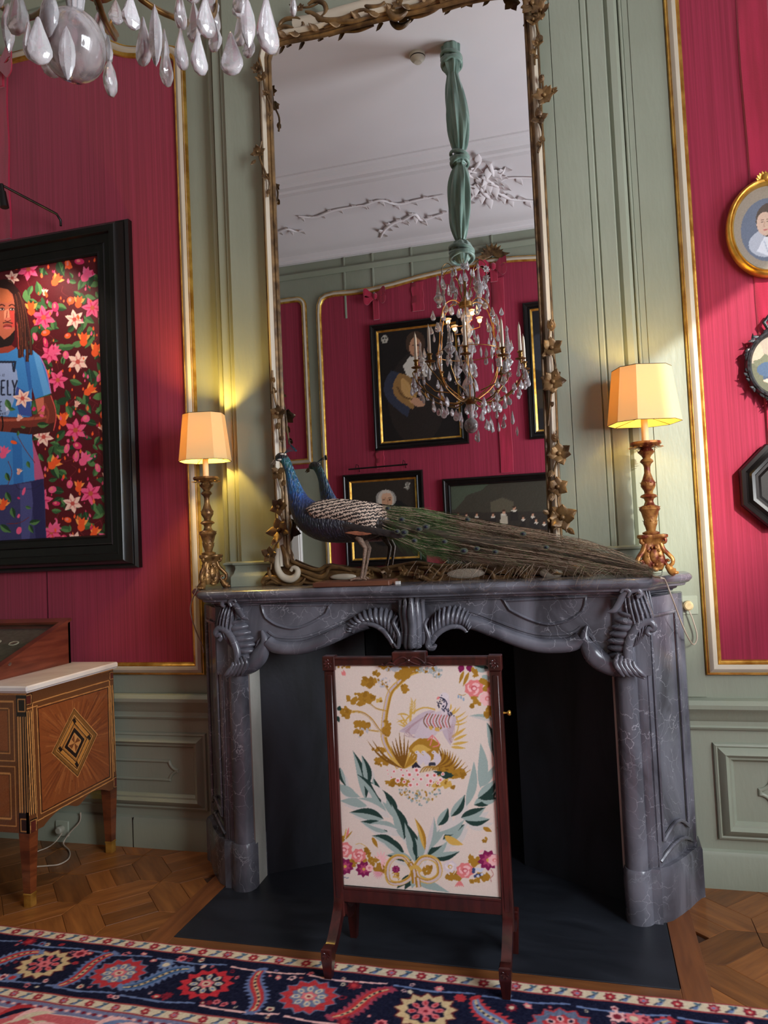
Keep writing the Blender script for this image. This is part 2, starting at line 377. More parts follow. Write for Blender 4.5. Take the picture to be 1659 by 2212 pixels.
for x in (-1.62, ):  # joint in the skirting
    mb = MB(); mb.box(x-.002, x+.002, -.0235, -.0, 0, .15); mb.build('skirting_joint', m_dark, wall_back, smooth=0)
# raised dado panels
bol = [(0, 0), (.004, .012), (.012, .016), (.018, .012), (.022, .018), (.045, .034), (.058, .020), (.066, .018), (.072, .008), (.078, .0)]
def dado_panel(x0, x1, z0, z1, name='dado_panel'):
    o = MB(); o.sweep([(x0, -.001, z0), (x1, -.001, z0), (x1, -.001, z1), (x0, -.001, z1)], bol, (0, -1, 0), closed=True)
    m_ = o.build(name, m_green, wall_back, smooth=30)
    i = .165; a, b_, c, d = x0+i, x1-i, z0+.14, z1-.14; r = .045; n = MB()
    pts = [(a+r, c)]+[(b_-r, c)]+[(b_-r+.0, c+.012)]+arc(b_, c, r, 180, 90, 5)[1:]+[(b_-.0, d-r)]+arc(b_, d, r, 270, 180, 5)[1:]+[(a+r, d)]+arc(a, d, r, 0, -90, 5)[1:]+[(a, c+r)]+arc(a, c, r, 90, 0, 5)[1:-1]
    n.sweep([(x, -.001, z) for x, z in pts], half_round(.016, .009, 5), (0, -1, 0), closed=True); n.build('panel_bead', m_green, m_, smooth=30)
zt, zb = P(440, 1583, Y=0).z, P(450, 1752, Y=0).z
dado_panel(-3.0, P(447, 1660, Y=-.01).x, zb, zt)
dado_panel(P(1545, 1700, Y=-.01).x, 2.85, P(1560, 1812, Y=0).z, P(1545, 1603, Y=0).z)

# big silk panels with cream and gold mouldings
def top_curve(x0, x1, zs=4.08, c=.10):
    R = [(x1, zs)]+arc(x1-c, zs, c, 0, 75, 6)[1:]; z = R[-1][1]
    og = [(x1-c-.05, z+.015), (x1-.22, z+.03), (x1-.34, z+.06), (x1-.45, z+.12), (x1-.56, z+.17), (x1-.72, z+.185)]
    half = [tuple(q) for q in spline([R[-1]]+og, 4)][1:]; R += half
    L = [((x0+x1)-x, z_) for x, z_ in R][::-1]
    return R+L
def moulded_panel(name, x0, x1, z0, Y, up, fn=None, z_s=4.08):
    """up is the wall's normal into the room"""
    sg = -up[1]                                                     # 1 on the back wall, -1 on the front wall
    path = [(x0, z0), (x1, z0)]+(fn or top_curve(x0, x1, z_s))
    if sg < 0: path = path[::-1]
    pts = [(x, Y, z) for x, z in path]
    def ring(pf, mat, nm, par): mb = MB(); mb.sweep(pts, pf, up, closed=True); return mb.build(nm, mat, par, smooth=35)
    cr = struct(ring([(.010, 0), (.010, .020), (.016, .026), (.030, .034), (.040, .031), (.048, .024), (.048, 0)], m_cream, name, None))
    ring([(0, 0), (.001, .010), (.005, .018), (.010, .0185), (.0125, .0265), (.0145, .025), (.0145, 0)], m_gold, 'gilt_fillet', cr)
    ring([(.046, 0), (.046, .024), (.051, .027), (.055, .021), (.061, .018), (.065, .010), (.066, 0)], m_gold, 'gilt_fillet', cr)
    ip = []                                                          # silk inside
    mb = MB(); yy = Y+up[1]*.006; cx = sum(p[0] for p in path)/len(path); 
    mb.prism([(x+(.05 if x < cx else -.05), yy, z+(.05 if z < 2 else -.05)) for x, z in path], (0, -up[1]*.005, 0)); mb.build('silk', m_red, cr, smooth=0)
    return cr
pn_l = moulded_panel('trim_4', -3.28, -1.18, .878, 0, (0, -1, 0))
pn_r = moulded_panel('trim_5', 1.17, 2.88, .882, 0, (0, -1, 0))
for x in (P(105, 1290, Y=0).x, ):
    mb = MB(); mb.box(x-.0015, x+.0015, -.0085, -.005, .95, 1.5); mb.build('seam', M('seam', (60, 8, 24)), pn_l, smooth=0)

# chimney breast: planks and stepped corner strips, from the mantelshelf to the cove
ZB = 1.326
mb = MB(); mb.box(-.985, .915, -.075, .0, ZB, ZW); chim = struct(mb.build('wall_chimney', m_green, smooth=0))
for x0, x1 in ((-.905, -.52), (-.518, -.1), (-.098, .33), (.332, P(1200, 300, Y=-.12).x), (P(1200, 300, Y=-.12).x+.002, .81)):
    mb = MB(); mb.box(x0, x1, -.12, -.075, ZB, ZW, b=.0015); mb.build('board', m_green, chim, smooth=0)
def strip(x0, x1, y, b=.004):
    mb = MB(); mb.box(x0, x1, y, .0, ZB, ZW, b=b); mb.build('corner_strip', m_green, chim, smooth=30)
strip(.812, .838, -.100); strip(.844, .912, -.082, .003); strip(.918, .972, -.060, .014); strip(.978, .992, -.03)
strip(-.935, -.907, -.100); strip(-.985, -.940, -.085, .003); strip(-1.035, -.990, -.055, .014)
for x0, x1 in ((.995, P(1372, 300, Y=-.01).x), (P(1372, 300, Y=-.01).x+.0025, 1.168)):
    mb = MB(); mb.box(x0, x1, -.006, .0, .79, ZW, b=.001); mb.build('board', m_green, wall_back, smooth=0)
pl = [(-1.0, 0, 0), (-1.0, -.088, 0), (-.93, -.088, 0), (-.93, -.125, 0), (.835, -.125, 0), (.835, -.088, 0), (.985, -.088, 0), (.985, 0, 0)]
mb = MB(); mb.sweep(pl, [(.03, ZB), (-.022, ZB), (-.022, ZB+.045), (-.018, ZB+.052), (-.012, ZB+.060), (-.004, ZB+.085), (-.006, ZB+.10), (-.014, ZB+.105), (-.014, ZB+.113), (.0, ZB+.120), (.03, ZB+.120)], (0, 0, 1)); mb.build('plinth_moulding', m_green, chim, smooth=30)

# ------------------------------------------------------------------ front wall (seen in the looking glass)
UPF = (0, 1, 0)
def fx(x, y): v = PM(x, y, YF); return (v.x, v.z)
big_top = [fx(683, 680), fx(684, 660), fx(690, 643), fx(703, 634), fx(722, 629), fx(760, 626), fx(800, 621), fx(850, 609), fx(900, 595), fx(960, 581), fx(1010, 567), fx(1060, 558), fx(1120, 553), fx(1168, 551)]
bx0 = big_top[0][0]; bx1 = 2.2*big_top[-1][0]-1.2*bx0-.6; bx1 = min(bx1, 2.7)
zf = .90
tp = [(x, z) for x, z in big_top]; cxm = tp[-1][0]+.12; right_half = [(2*cxm-x, z) for x, z in tp][::-1]
path_big = (tp+right_half)[::-1]
pn_f = moulded_panel('trim_6', bx0, 2*cxm-bx0, zf, YF, UPF, fn=path_big)
sx1 = fx(664, 700)[0]; st = fx(650, 640)[1]; sb = fx(660, 1003)[1]
moulded_panel('trim_7', sx1-.92, sx1, sb, YF, UPF, fn=[(sx1, st-.12)]+arc(sx1-.12, st-.12, .12, 0, 90, 6)[1:]+arc(sx1-.80, st-.12, .12, 90, 180, 6))
# door casing under the small panel
d0 = fx(630, 1190)[0]; d1 = fx(655, 1190)[0]
mb = MB(); mb.box(d0, d1, YF, YF+.05, 0, fx(640, 1040)[1], b=.01); mb.box(d0+.03, d1-.02, YF+.05, YF+.07, 0, fx(640, 1045)[1], b=.006); mb.box(d0-.95, d1, YF, YF+.055, fx(640, 1040)[1]-.13, fx(640, 1040)[1], b=.01)
dc = struct(mb.build('door_1', M('white_paint', (215, 212, 206), rough=.4), smooth=30))
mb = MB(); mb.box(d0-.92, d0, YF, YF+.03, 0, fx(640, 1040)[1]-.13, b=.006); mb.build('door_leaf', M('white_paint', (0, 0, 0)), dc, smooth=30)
for X in (fx(745, 610)[0], fx(805, 570)[0], fx(889, 560)[0], fx(1063, 530)[0]):
    mb = MB(); mb.box(X-.012, X+.012, YF, YF+.012, 4.05, ZW, b=.004); mb.build('picture_rod', m_green, wall_front, smooth=30)
wallrun('trim_8', [(.655, -.002), (.665, .02), (.7, .02), (.735, .04), (.765, .054), (.786, -.002)], [(XL, XRR)], m_green, Y=YF, up=(0, 1, 0)) if False else None

# ------------------------------------------------------------------ parquet
A0 = Vector((-1.258+.71, -.354)); dL = .25; off = .10
A0 = Vector((-1.258, -.354))
def hexa(th=.012):
    # points along the +x+y diagonal from node (0,0) to (dL,dL)
    g = .0009; p = [(g*1.5, g*1.5), (off, g), (dL-g, dL-off), (dL-g*1.5, dL-g*1.5), (dL-off, dL-g), (g, off)]
    return p
ang = radians(45)
def part_mesh(poly, name, ang_grain):
    c = Vector((sum(p[0] for p in poly)/len(poly), sum(p[1] for p in poly)/len(poly)))
    R = Matrix.Rotation(-ang_grain, 2); mb = MB(); q = [R @ (Vector(p)-c) for p in poly]
    s_ = .985; mb.loft([[(p.x, p.y, -.011) for p in q], [(p.x, p.y, -.0012) for p in q], [(p.x*s_, p.y*s_, 0) for p in q]])
    return mb.mesh(name, m_oak, smooth=0), c
g = .001
# square tile between nodes, split in two boards; local frame: node at (0,0), tile corners off away from nodes
sq = [(off+g, 0), (dL, dL-off-g), (2*dL-off-g, 0), (dL, -(dL-off)+g)]
mid1 = ((sq[0][0]+sq[1][0])/2, (sq[0][1]+sq[1][1])/2); mid2 = ((sq[2][0]+sq[3][0])/2, (sq[2][1]+sq[3][1])/2)
mid3 = ((sq[1][0]+sq[2][0])/2, (sq[1][1]+sq[2][1])/2); mid4 = ((sq[3][0]+sq[0][0])/2, (sq[3][1]+sq[0][1])/2)
variants = {0: ([mid1, sq[1], sq[2], mid2], [sq[0], mid1, mid2, sq[3]]), 1: ([sq[0], sq[1], mid3, mid4], [mid4, mid3, sq[2], sq[3]])}
PM_ = {}
for k, (pa, pb) in variants.items():
    for j, pp in enumerate((pa, pb)): PM_[('t', k, j)] = part_mesh(pp, 'floor_board', -ang if k == 0 else ang)+((-ang if k == 0 else ang),)
hx = hexa(); PM_['h1'] = part_mesh(hx, 'floor_board', ang)+(ang,); PM_['h2'] = part_mesh([(x, -y) for x, y in hx][::-1], 'floor_board', -ang)+(-ang,)
far = MB(); cnt = 0
for i in range(-26, 26):
    for j in range(-26, 26):
        n = A0+Vector(((i+j)*dL, (i-j)*dL))
        for key in (('t', (i+j) % 2, 0), ('t', (i+j) % 2, 1), 'h1', 'h2'):
            me, c, ga = PM_[key]; p = n+c
            if not (XL < p.x < XRR and YF < p.y < .11): continue
            if abs(p.x) < 1.0 and p.y > -.79: continue
            if ((-2.75 < p.x < -.95) or (.95 < p.x < 2.0)) and p.y > -.95:
                o = inst('floor_board', me, fl, (p.x, p.y, 0), (0, 0, ga)); cnt += 1
            else:
                Rz = Matrix.Translation((p.x, p.y, 0)) @ Matrix.Rotation(ga, 4, 'Z'); k0 = len(far.v)
                far.v += [tuple(Rz @ v.co) for v in me.vertices]; far.f += [tuple(q+k0 for q in f.vertices) for f in me.polygons]
o = far.build('parquet_field', m_oak, fl, kind='stuff', smooth=0)
m_oak2 = wood_mat('oak_border', (96, 54, 28), (128, 76, 40), (150, 96, 54), rough=.42, sc=(26, 3, 26), rnd=.1)
m_oak3 = wood_mat('oak_border_across', (90, 52, 28), (120, 74, 40), (140, 92, 54), rough=.42, sc=(3, 26, 26), rnd=.1)
for x0, x1, y0, y1, mm in ((-1.03, -.932, -.835, 0, m_oak2), (.93, 1.025, -.875, 0, m_oak2), (-.930, .928, -.845, -.782, m_oak3)):
    mb = MB(); mb.box(x0, x1, y0, y1, -.011, .0015, b=.001); mb.build('border_board', mm, fl, smooth=0)
mb = MB(); mb.box(-.93, .927, -.78, .5, -.011, .003, b=.0012); tag(mb.build('hearth_slab', m_slate, smooth=0), 'black stone hearth slab in the floor before the fireplace', 'hearth')
# ------------------------------------------------------------------ chimneypiece
def marble(name, c1, c2, vein, rough=.24):
    m = M(name, c1, c2, scale=(4, 4, 2.2), rough=rough, dist=1.6, detail=8, lo=.32, hi=.68, coat=.12, rvar=.08, bump=.05, bscale=(30, 30, 30))
    nt = m.node_tree; N = nt.nodes; L = nt.links; b = N['Principled BSDF']
    tc = N.new('ShaderNodeTexCoord'); n1 = N.new('ShaderNodeTexNoise'); n1.inputs['Scale'].default_value = 3.2; n1.inputs['Detail'].default_value = 7
    L.new(tc.outputs['Object'], n1.inputs['Vector']); ad = N.new('ShaderNodeVectorMath'); ad.operation = 'MULTIPLY_ADD'; ad.inputs[1].default_value = (.55, .55, .55)
    L.new(n1.outputs['Color'], ad.inputs[0]); L.new(tc.outputs['Object'], ad.inputs[2])
    vo = N.new('ShaderNodeTexVoronoi'); vo.feature = 'DISTANCE_TO_EDGE'; vo.inputs['Scale'].default_value = 11; L.new(ad.outputs[0], vo.inputs['Vector'])
    mr = N.new('ShaderNodeMapRange'); mr.inputs['From Max'].default_value = .022; mr.inputs['To Min'].default_value = .5; mr.inputs['To Max'].default_value = 0; L.new(vo.outputs['Distance'], mr.inputs[0])
    n3 = N.new('ShaderNodeTexNoise'); n3.inputs['Scale'].default_value = 5; L.new(tc.outputs['Object'], n3.inputs['Vector'])
    m3 = N.new('ShaderNodeMapRange'); m3.inputs['From Min'].default_value = .40; m3.inputs['From Max'].default_value = .60; L.new(n3.outputs['Fac'], m3.inputs[0])
    mu = N.new('ShaderNodeMath'); mu.operation = 'MULTIPLY'; L.new(mr.outputs[0], mu.inputs[0]); L.new(m3.outputs[0], mu.inputs[1])
    mx = N.new('ShaderNodeMix'); mx.data_type = 'RGBA'; mx.inputs['B'].default_value = lin(vein); L.new(mu.outputs[0], mx.inputs['Factor'])
    L.new(b.inputs['Base Color'].links[0].from_socket, mx.inputs['A']); L.new(mx.outputs['Result'], b.inputs['Base Color'])
    return m
m_mar = marble('grey_marble', (58, 57, 63), (108, 108, 117), (182, 181, 188))
fire = thing('chimneypiece', 'grey veined marble fireplace surround carved with shells and scrolls', 'fireplace', (0, -.2, 0))
def offset_plan(pts, d):
    o = []; n = len(pts)
    for i in range(n):
        a = Vector(pts[max(i-1, 0)]); c = Vector(pts[min(i+1, n-1)]); t = (c-a).normalized(); nn = Vector((-t.y, t.x)); o.append((pts[i][0]+nn.x*d, pts[i][1]+nn.y*d))
    o[0] = (o[0][0], pts[0][1]); o[-1] = (o[-1][0], pts[-1][1]); return o
half = [(0, -.475), (.12, -.470), (.25, -.452), (.40, -.440), (.60, -.440), (.78, -.450), (.90, -.452), (.955, -.435), (.985, -.39), (1.02, -.31), (1.07, -.23), (1.135, -.165), (1.145, -.12), (1.145, -.002)]
half = [tuple(q) for q in spline(half[:11], 3)]+half[11:]
front = [(-x-.018*(x > .9), y) for x, y in half[::-1]][:-1]+[(x-.018*(x > .9), y) for x, y in half]
mb = MB(); rings = []
for d, z in ((.045, 1.272), (.030, 1.276), (.026, 1.284), (.012, 1.290), (.002, 1.300), (0, 1.308), (.004, 1.317), (.012, 1.3235), (.02, 1.325)):
    rings.append([(x, y, z) for x, y in offset_plan(front, d)])
mb.loft(rings); mb.build('mantelshelf', m_mar, fire, smooth=35)
mb = MB(); rings = []
for d, z in ((.11, 1.240), (.105, 1.248), (.085, 1.252), (.082, 1.258), (.066, 1.264), (.062, 1.273)):
    rings.append([(x, max(y, -.5), z) for x, y in offset_plan(front, d)])
mb.loft(rings); mb.build('bed_moulding', m_mar, fire, smooth=35)
# jambs: plan profiles drawn up from the hearth
cc = [(.862+.0, -.362)]
plan_r = [(.800, -.06), (.788, -.32), (.789, -.345)]+[(.833-.042*cos(pi*i/8), -.350-.034*sin(pi*i/8)) for i in range(9)]+[(.880, -.352), (.892, -.352), (.894, -.344), (.908, -.343), (.911, -.335)]
fl_ = [(.916, -.338), (.945, -.315), (.985, -.262), (1.02, -.205), (1.050, -.150), (1.070, -.105)]
fl_ = [tuple(q) for q in spline(fl_, 2)]
plan_r += fl_[:2]+[(fl_[2][0]-.008, fl_[2][1]+.006)]+[(x-.008, y+.006) for x, y in fl_[3:9]]+fl_[9:]+[(1.082, -.098), (1.090, -.06), (1.090, 0)]
def jamb(sg):
    wx = lambda x: sg*(x if sg > 0 or x < .9 else .9+(x-.9)*1.25)
    def mk(pl, z0, z1, nm):
        mb = MB(); mb.loft([[(wx(x), y, z) for x, y in pl] for z in (z0, z1)]); return mb.build(nm, m_mar, fire, smooth=30)
    j = mk(plan_r, 0, 1.24, 'jamb')
    cx, cy = .92, -.12
    base = [(cx+(x-cx)*1.05+(.002), cy+(y-cy)*1.075 if y < -.001 else y) for x, y in plan_r]
    base = [(.795, -.06), (.780, -.350), (.784, -.360)]+[(.833-.049*cos(pi*i/8), -.360-.036*sin(pi*i/8)) for i in range(1, 8)]+[(.882, -.366), (.916, -.366), (.918, -.352), (.955, -.325), (.995, -.270), (1.03, -.215), (1.062, -.155), (1.088, -.115), (1.102, -.105), (1.105, 0)]
    mb = MB(); mb.loft([[(wx(x), y, z) for x, y in base] for z in (0, .19)]+[[(wx(cx+(x-cx)*.97), cy+(y-cy)*.97 if y < 0 else y, .205) for x, y in base]]); mb.build('plinth_block', m_mar, fire, smooth=30)
    # moulded strips of the splayed face and its sunk panel frame
    mb = MB()
    def onf(t, dz=0):                         # point on the flare
        k = t*(len(fl_)-1); i = min(int(k), len(fl_)-2); f = k-i; return (fl_[i][0]*(1-f)+fl_[i+1][0]*f, fl_[i][1]*(1-f)+fl_[i+1][1]*f)
    for t in (.16, .80):
        x, y = onf(t); mb.tube([(wx(x), y, .30), (wx(x), y, 1.17)], .0065, 6)
    mb.tube([(wx(onf(t)[0]), onf(t)[1], 1.17) for t in (.16, .3, .45, .6, .8)], .0065, 6)
    mb.tube([(wx(onf(t)[0]), onf(t)[1], .30+.05*sin(pi*(t-.16)/.64)) for t in (.16, .25, .35, .45, .55, .65, .8)], .0075, 6)
    mb.tube([(wx(onf(t)[0]), onf(t)[1], .235+.04*sin(pi*(t-.1)/.8)) for t in (.05, .2, .35, .5, .65, .8, .95)], .0075, 6)
    mb.build('panel_bead', m_mar, fire, smooth=40)
for sg in (-1, 1): jamb(sg)
YFZ = -.375
def W(x, y, Y=YFZ): v = P(x, y, Y=Y); return (v.x, v.z)
cont_px = [(905, 1385), (935, 1385), (960, 1362), (1000, 1352), (1035, 1362), (1075, 1378), (1120, 1395), (1165, 1407), (1210, 1408), (1240, 1403), (1256, 1392)]
cont = [W(*q) for q in cont_px]; x0c = cont[0][0]
cont = [(x-x0c*0, z) for x, z in cont]
sh_px = [(1256, 1392), (1264, 1408), (1280, 1426), (1305, 1440), (1335, 1450)]
sh = [W(*q) for q in sh_px]
# frieze plate
rt = [(0, 1.06)]+[(max(.02, x), z+.015) for x, z in cont]+[(x, z+.01) for x, z in sh[1:]]+[(sh[-1][0]+.05, sh[-1][1]-.02), (.93, sh[-1][1]-.02), (.93, 1.25)]
pl = rt+[(-x, z) for x, z in rt[::-1]][:-1]
mb = MB(); mb.prism([(x, -.355, z) for x, z in pl], (0, .07, 0)); mb.build('frieze', m_mar, fire, smooth=20)
for sg in (-1, 1):
    mb = MB(); c3 = [(x, YFZ+.012, z+.022) for x, z in spline([(q[0], q[1]) for q in cont[3:]], 4)]
    mb.tube([(x*sg, y, z) for x, y, z in c3], [(.030, .032)]*len(c3), 12, up=(0, 1, 0))
    c4 = [(x, YFZ+.022, z+.066) for x, z in spline([(q[0], q[1]) for q in cont[3:]], 4)]
    mb.tube([(x*sg, y, z) for x, y, z in c4], .0075, 6, up=(0, 1, 0)); c5 = [(x, y+.004, z+.017) for x, y, z in c4]
    mb.tube([(x*sg, y, z) for x, y, z in c5], .005, 6, up=(0, 1, 0))
    s3 = spline([W(1268, 1352), W(1262, 1378), W(1272, 1402), W(1292, 1425), W(1318, 1438), W(1345, 1443)], 4); n = len(s3)
    mb.tube([(p[0]*sg, YFZ+.005, p[1]) for p in s3], [(.006+.034*min(1, i/(n*.45)), .006+.030*min(1, i/(n*.45))) for i in range(n)], 12, up=(0, 1, 0))
    s4 = [(p[0]+.026*min(1, i/6), p[1]+.022*min(1, i/6)) for i, p in enumerate(s3)]
    mb.tube([(p[0]*sg, YFZ+.008, p[1]) for p in s4], .007, 6, up=(0, 1, 0))
    mb.build('roll_moulding', m_mar, fire, smooth=50)
    # raised panel on the frieze
    q = [W(1088, 1298), W(1262, 1291), W(1263, 1312), W(1257, 1322)]
    bow = spline([W(1257, 1322), W(1230, 1340), W(1185, 1350), W(1140, 1338), W(1100, 1318)], 4)
    pts = [W(1088, 1298), W(1100, 1318)]+[tuple(p) for p in bow[::-1][1:]]+[W(1263, 1308), W(1266, 1290)]
    mb = MB(); mb.sweep([(x*sg, -.354, z) for x, z in pts], [(-.007, 0), (-.005, .008), (0, .011), (.005, .008), (.007, 0)], (0, -1, 0), closed=True); mb.build('frieze_panel', m_mar, fire, smooth=50)

def fan(mb, A, B, n, Y, bulge=.03, rib=.010, scal=.010, sg=1, nv=9, per=8, th0=0):
    A = spline(A, 6); B = spline(B, 6); nu = n*per+1
    def samp(C, t): k = t*(len(C)-1); i = min(int(k), len(C)-2); f = k-i; return C[i]*(1-f)+C[i+1]*f
    def fn(u, v):
        r = abs(sin(pi*n*u)); a = samp(A, u); b = samp(B, u); d = (a-b)/(np.hypot(*(a-b))+1e-6)
        p = b+(a-b)*v+d*(scal*(r-.5)*max(0, v-.5)*2)
        h = bulge*sin(pi*min(1, v*1.02)**.8)**.75+rib*r*(.3+.7*v) if v < .999 else rib*r*.6
        return (p[0]*sg, Y-h, p[1])
    return mb.gridf(fn, nu, nv)
def scr(mb, px, rad, Y, sg=1, n=10, flat=1.0, up=(0, 1, 0), k=5, ax=None):
    pts = [ax(*q) for q in px] if ax else [W(*q, Y=Y) for q in px]; p = spline(pts, k); r = spline([(x,) for x in rad], k); m = len(p)
    rr = [float(np.interp(i/(m-1), np.linspace(0, 1, len(r)), [float(x[0]) for x in r])) for i in range(m)]
    mb.tube([(q[0]*sg, Y, q[1]) for q in p], [(a, a*flat) for a in rr], n, up=up)
for sg in (-1, 1):                              # corner shells with their scrolls
    mb = MB(); Y = -.395
    A = [W(x, y, Y) for x, y in ((1338, 1318), (1330, 1345), (1320, 1372), (1316, 1400), (1322, 1430), (1336, 1448))]
    B = [W(x, y, Y) for x, y in ((1384, 1330), (1384, 1350), (1376, 1375), (1366, 1400), (1362, 1420), (1368, 1442))]
    fan(mb, A, B, 9, Y+.03, .036, .013, .018, sg)
    A = spline([W(x, y, Y) for x, y in ((1346, 1286), (1346, 1310), (1352, 1338), (1366, 1372), (1368, 1400))], 5); B = spline([W(x, y, Y) for x, y in ((1392, 1278), (1404, 1305), (1414, 1335), (1402, 1356), (1384, 1392))], 5)
    def up_(u, v): k = v*(len(A)-1); i = min(int(k), len(A)-2); f = k-i; a = A[i]*(1-f)+A[i+1]*f; b = B[i]*(1-f)+B[i+1]*f; p = a*(1-u)+b*u; return (p[0]*sg, Y+.022-.034*sin(pi*u)**.6*min(1, .25+v*3, (1-v)*4+.1)-.013*abs(sin(pi*6*u))*min(1, (1-v)*2.5), p[1])
    mb.gridf(up_, 49, 16)
    scr(mb, [(1404, 1372), (1398, 1366), (1402, 1358), (1410, 1360), (1412, 1352), (1402, 1343), (1384, 1348), (1368, 1366), (1357, 1394), (1356, 1422), (1366, 1448), (1392, 1466)], [.010, .010, .011, .012, .014, .015, .016, .017, .018, .018, .015, .004], Y-.012, sg, flat=.9)
    scr(mb, [(1376, 1290), (1384, 1284), (1378, 1274), (1362, 1276), (1346, 1286), (1336, 1304), (1326, 1318), (1312, 1322)], [.008, .010, .012, .013, .014, .014, .012, .004], Y-.02, sg, flat=.9)
    scr(mb, [(1356, 1290), (1360, 1278), (1348, 1272), (1340, 1280)], [.006, .009, .009, .005], Y-.03, sg)
    for k in range(5):                          # lower leaf bundle gripping the roll
        x = 1336+8*k; scr(mb, [(x, 1412+4*k), (x-6+k*2, 1432+2*k), (x+4+k*3, 1450+k), (x+12+k*4, 1462)], [.006, .012, .012, .004], Y-.02, sg)
    for k in range(4): scr(mb, [(1383+6*k, 1276), (1390+6*k, 1300+5*k), (1392+6*k, 1322+6*k)], [.004, .008, .003], Y+.03+.016*k, sg)
    if sg < 0: mb.v = [(x+.040, y, z) for x, y, z in mb.v]
    mb.build('carved_shell', m_mar, fire, smooth=60)
for A, B, n in ((((742, 1364), (748, 1348), (768, 1331), (795, 1318), (826, 1316), (852, 1328), (868, 1352)), ((762, 1366), (768, 1356), (786, 1348), (808, 1350), (828, 1362), (842, 1380), (852, 1398)), 15),
                (((925, 1352), (936, 1330), (955, 1316), (980, 1311), (1002, 1318), (1016, 1332), (1022, 1352)), ((930, 1392), (940, 1374), (956, 1361), (974, 1354), (992, 1354), (1004, 1360), (1008, 1366)), 13)):
    mb = MB(); fan(mb, [W(*q, Y=-.39) for q in A], [W(*q, Y=-.39) for q in B], n, -.362, .035, .010, .014)
    scr(mb, list(B)[::1], [.008, .009, .010, .012, .013, .012, .010] if n == 15 else [.012, .013, .012, .011, .010, .009, .008], -.385)
    mb.build('carved_shell', m_mar, fire, smooth=60)
mb = MB()
for k, (xt, xb, w_) in enumerate(((866, 872, .012), (876, 882, .017), (888, 892, .019), (900, 903, .017), (912, 916, .012))):
    yb = 1392 if k in (0, 4) else 1402
    scr(mb, [(xt-6*(2-k)*.6, 1296), (xt-4*(2-k)*.4, 1286+abs(k-2)*2), (xt, 1300), (xt+1, 1325), (xb, 1360), (xb-1, yb-6), (xb, yb)], [.006, .012, .012, w_, w_, w_*1.1, .008], -.392-.012*(2-abs(k-2)), flat=1.1)
scr(mb, [(858, 1330), (850, 1345), (862, 1372), (860, 1398), (850, 1390)], [.004, .008, .010, .010, .004], -.40); scr(mb, [(925, 1335), (918, 1350), (926, 1376), (924, 1396), (935, 1400), (942, 1392)], [.004, .008, .010, .013, .012, .006], -.40)
mb.build('carved_acanthus', m_mar, fire, smooth=60)
# firebox lining
fb = fire
for sg in (-1, 1):
    mb = MB(); mb.prism([(-.80*sg, -.215, .0035), (-.36*sg, .075, .0035), (-.36*sg, .095, .0035), (-.84*sg, -.16, .0035)], (0, 0, 1.24)); mb.build('side_plate', m_iron, fb, smooth=0)
mb = MB(); mb.prism([(-.36, .075, .0035), (-.36, .30, .0035), (.36, .30, .0035), (.36, .075, .0035), (.40, .09, .0035), (.40, .34, .0035), (-.40, .34, .0035), (-.40, .09, .0035)], (0, 0, 1.24)); mb.build('back_plate', M('soot', (5, 5, 6), (9, 9, 11), rough=.9), fb, smooth=0)
mb = MB(); mb.box(-.84, .84, -.28, .34, 1.235, 1.25); mb.build('smoke_shelf', MATS['soot'], fb, smooth=0)
for sg in (-1, 1):
    mb = MB(); mb.prism([(-.781*sg, -.335, .0032), (-.786*sg, -.218, .0032), (-.86*sg, -.218, .0032), (-.84*sg, -.318, .0032)], (0, 0, 1.2))
    mb.build('slip', M('pale_slip_stone', (160, 158, 148), (186, 184, 174), scale=(6, 6, 3), rough=.7, bump=.2, bscale=(40, 40, 40)), fb, smooth=0)

# ------------------------------------------------------------------ pier glass
m_gilt = M('aged_gilding', (70, 50, 30), (128, 98, 60), (150, 118, 72), scale=(18, 18, 18), rough=.42, metal=.35, bump=.2, bscale=(60, 60, 60), rvar=.1)
m_glass = bpy.data.materials.new('mirror_silvering'); m_glass.use_nodes = True; b_ = m_glass.node_tree.nodes['Principled BSDF']
b_.inputs['Base Color'].default_value = (.80, .80, .80, 1); b_.inputs['Metallic'].default_value = 1; b_.inputs['Roughness'].default_value = 0.0
mir = thing('pier_glass', 'tall mirror in a cream and gilt frame trailing carved leaves', 'mirror', (0, -.13, 1.33))
YG = -.150
G = lambda x, y: W(x, y, Y=YG)
left_in = [G(629, 1222), G(627, 1190), G(612, 850), G(600, 540), G(591, 300), G(585, 130)]
top_in = [G(587, 121), G(594, 106), G(610, 97), G(637, 91), G(694, 80), G(763, 61), G(824, 46), G(876, 34), G(932, 21), G(997, 4), G(1060, -10), G(1105, -18), G(1122, -14), G(1129, 4)]
right_in = [G(1146, 330), G(1160, 600), G(1172, 850), G(1181, 1100), G(1186, 1215)]
inner = left_in+[tuple(p) for p in spline(top_in, 3)]+right_in
xs = [p[0] for p in inner]; print('mirror inner', min(xs), max(xs), inner[0], inner[-1])
poly = inner+[(inner[-1][0], 1.37), (inner[0][0], 1.37)]
mb = MB(); cxm_ = (min(xs)+max(xs))/2; pp = [(x+(.012 if x > cxm_ else -.012), z+(.012 if z > 3 else 0)) for x, z in poly]
mb.prism([(x, YG, z) for x, z in pp], (0, .006, 0)); mb.build('glass', m_glass, mir, label='silvered mirror glass', smooth=0)
mb = MB(); mb.prism([(x*1.03, YG+.0065, z) for x, z in pp], (0, .02, 0)); mb.build('backboard', m_dark, mir, smooth=0)
pth = [(x, YG, z) for x, z in inner]
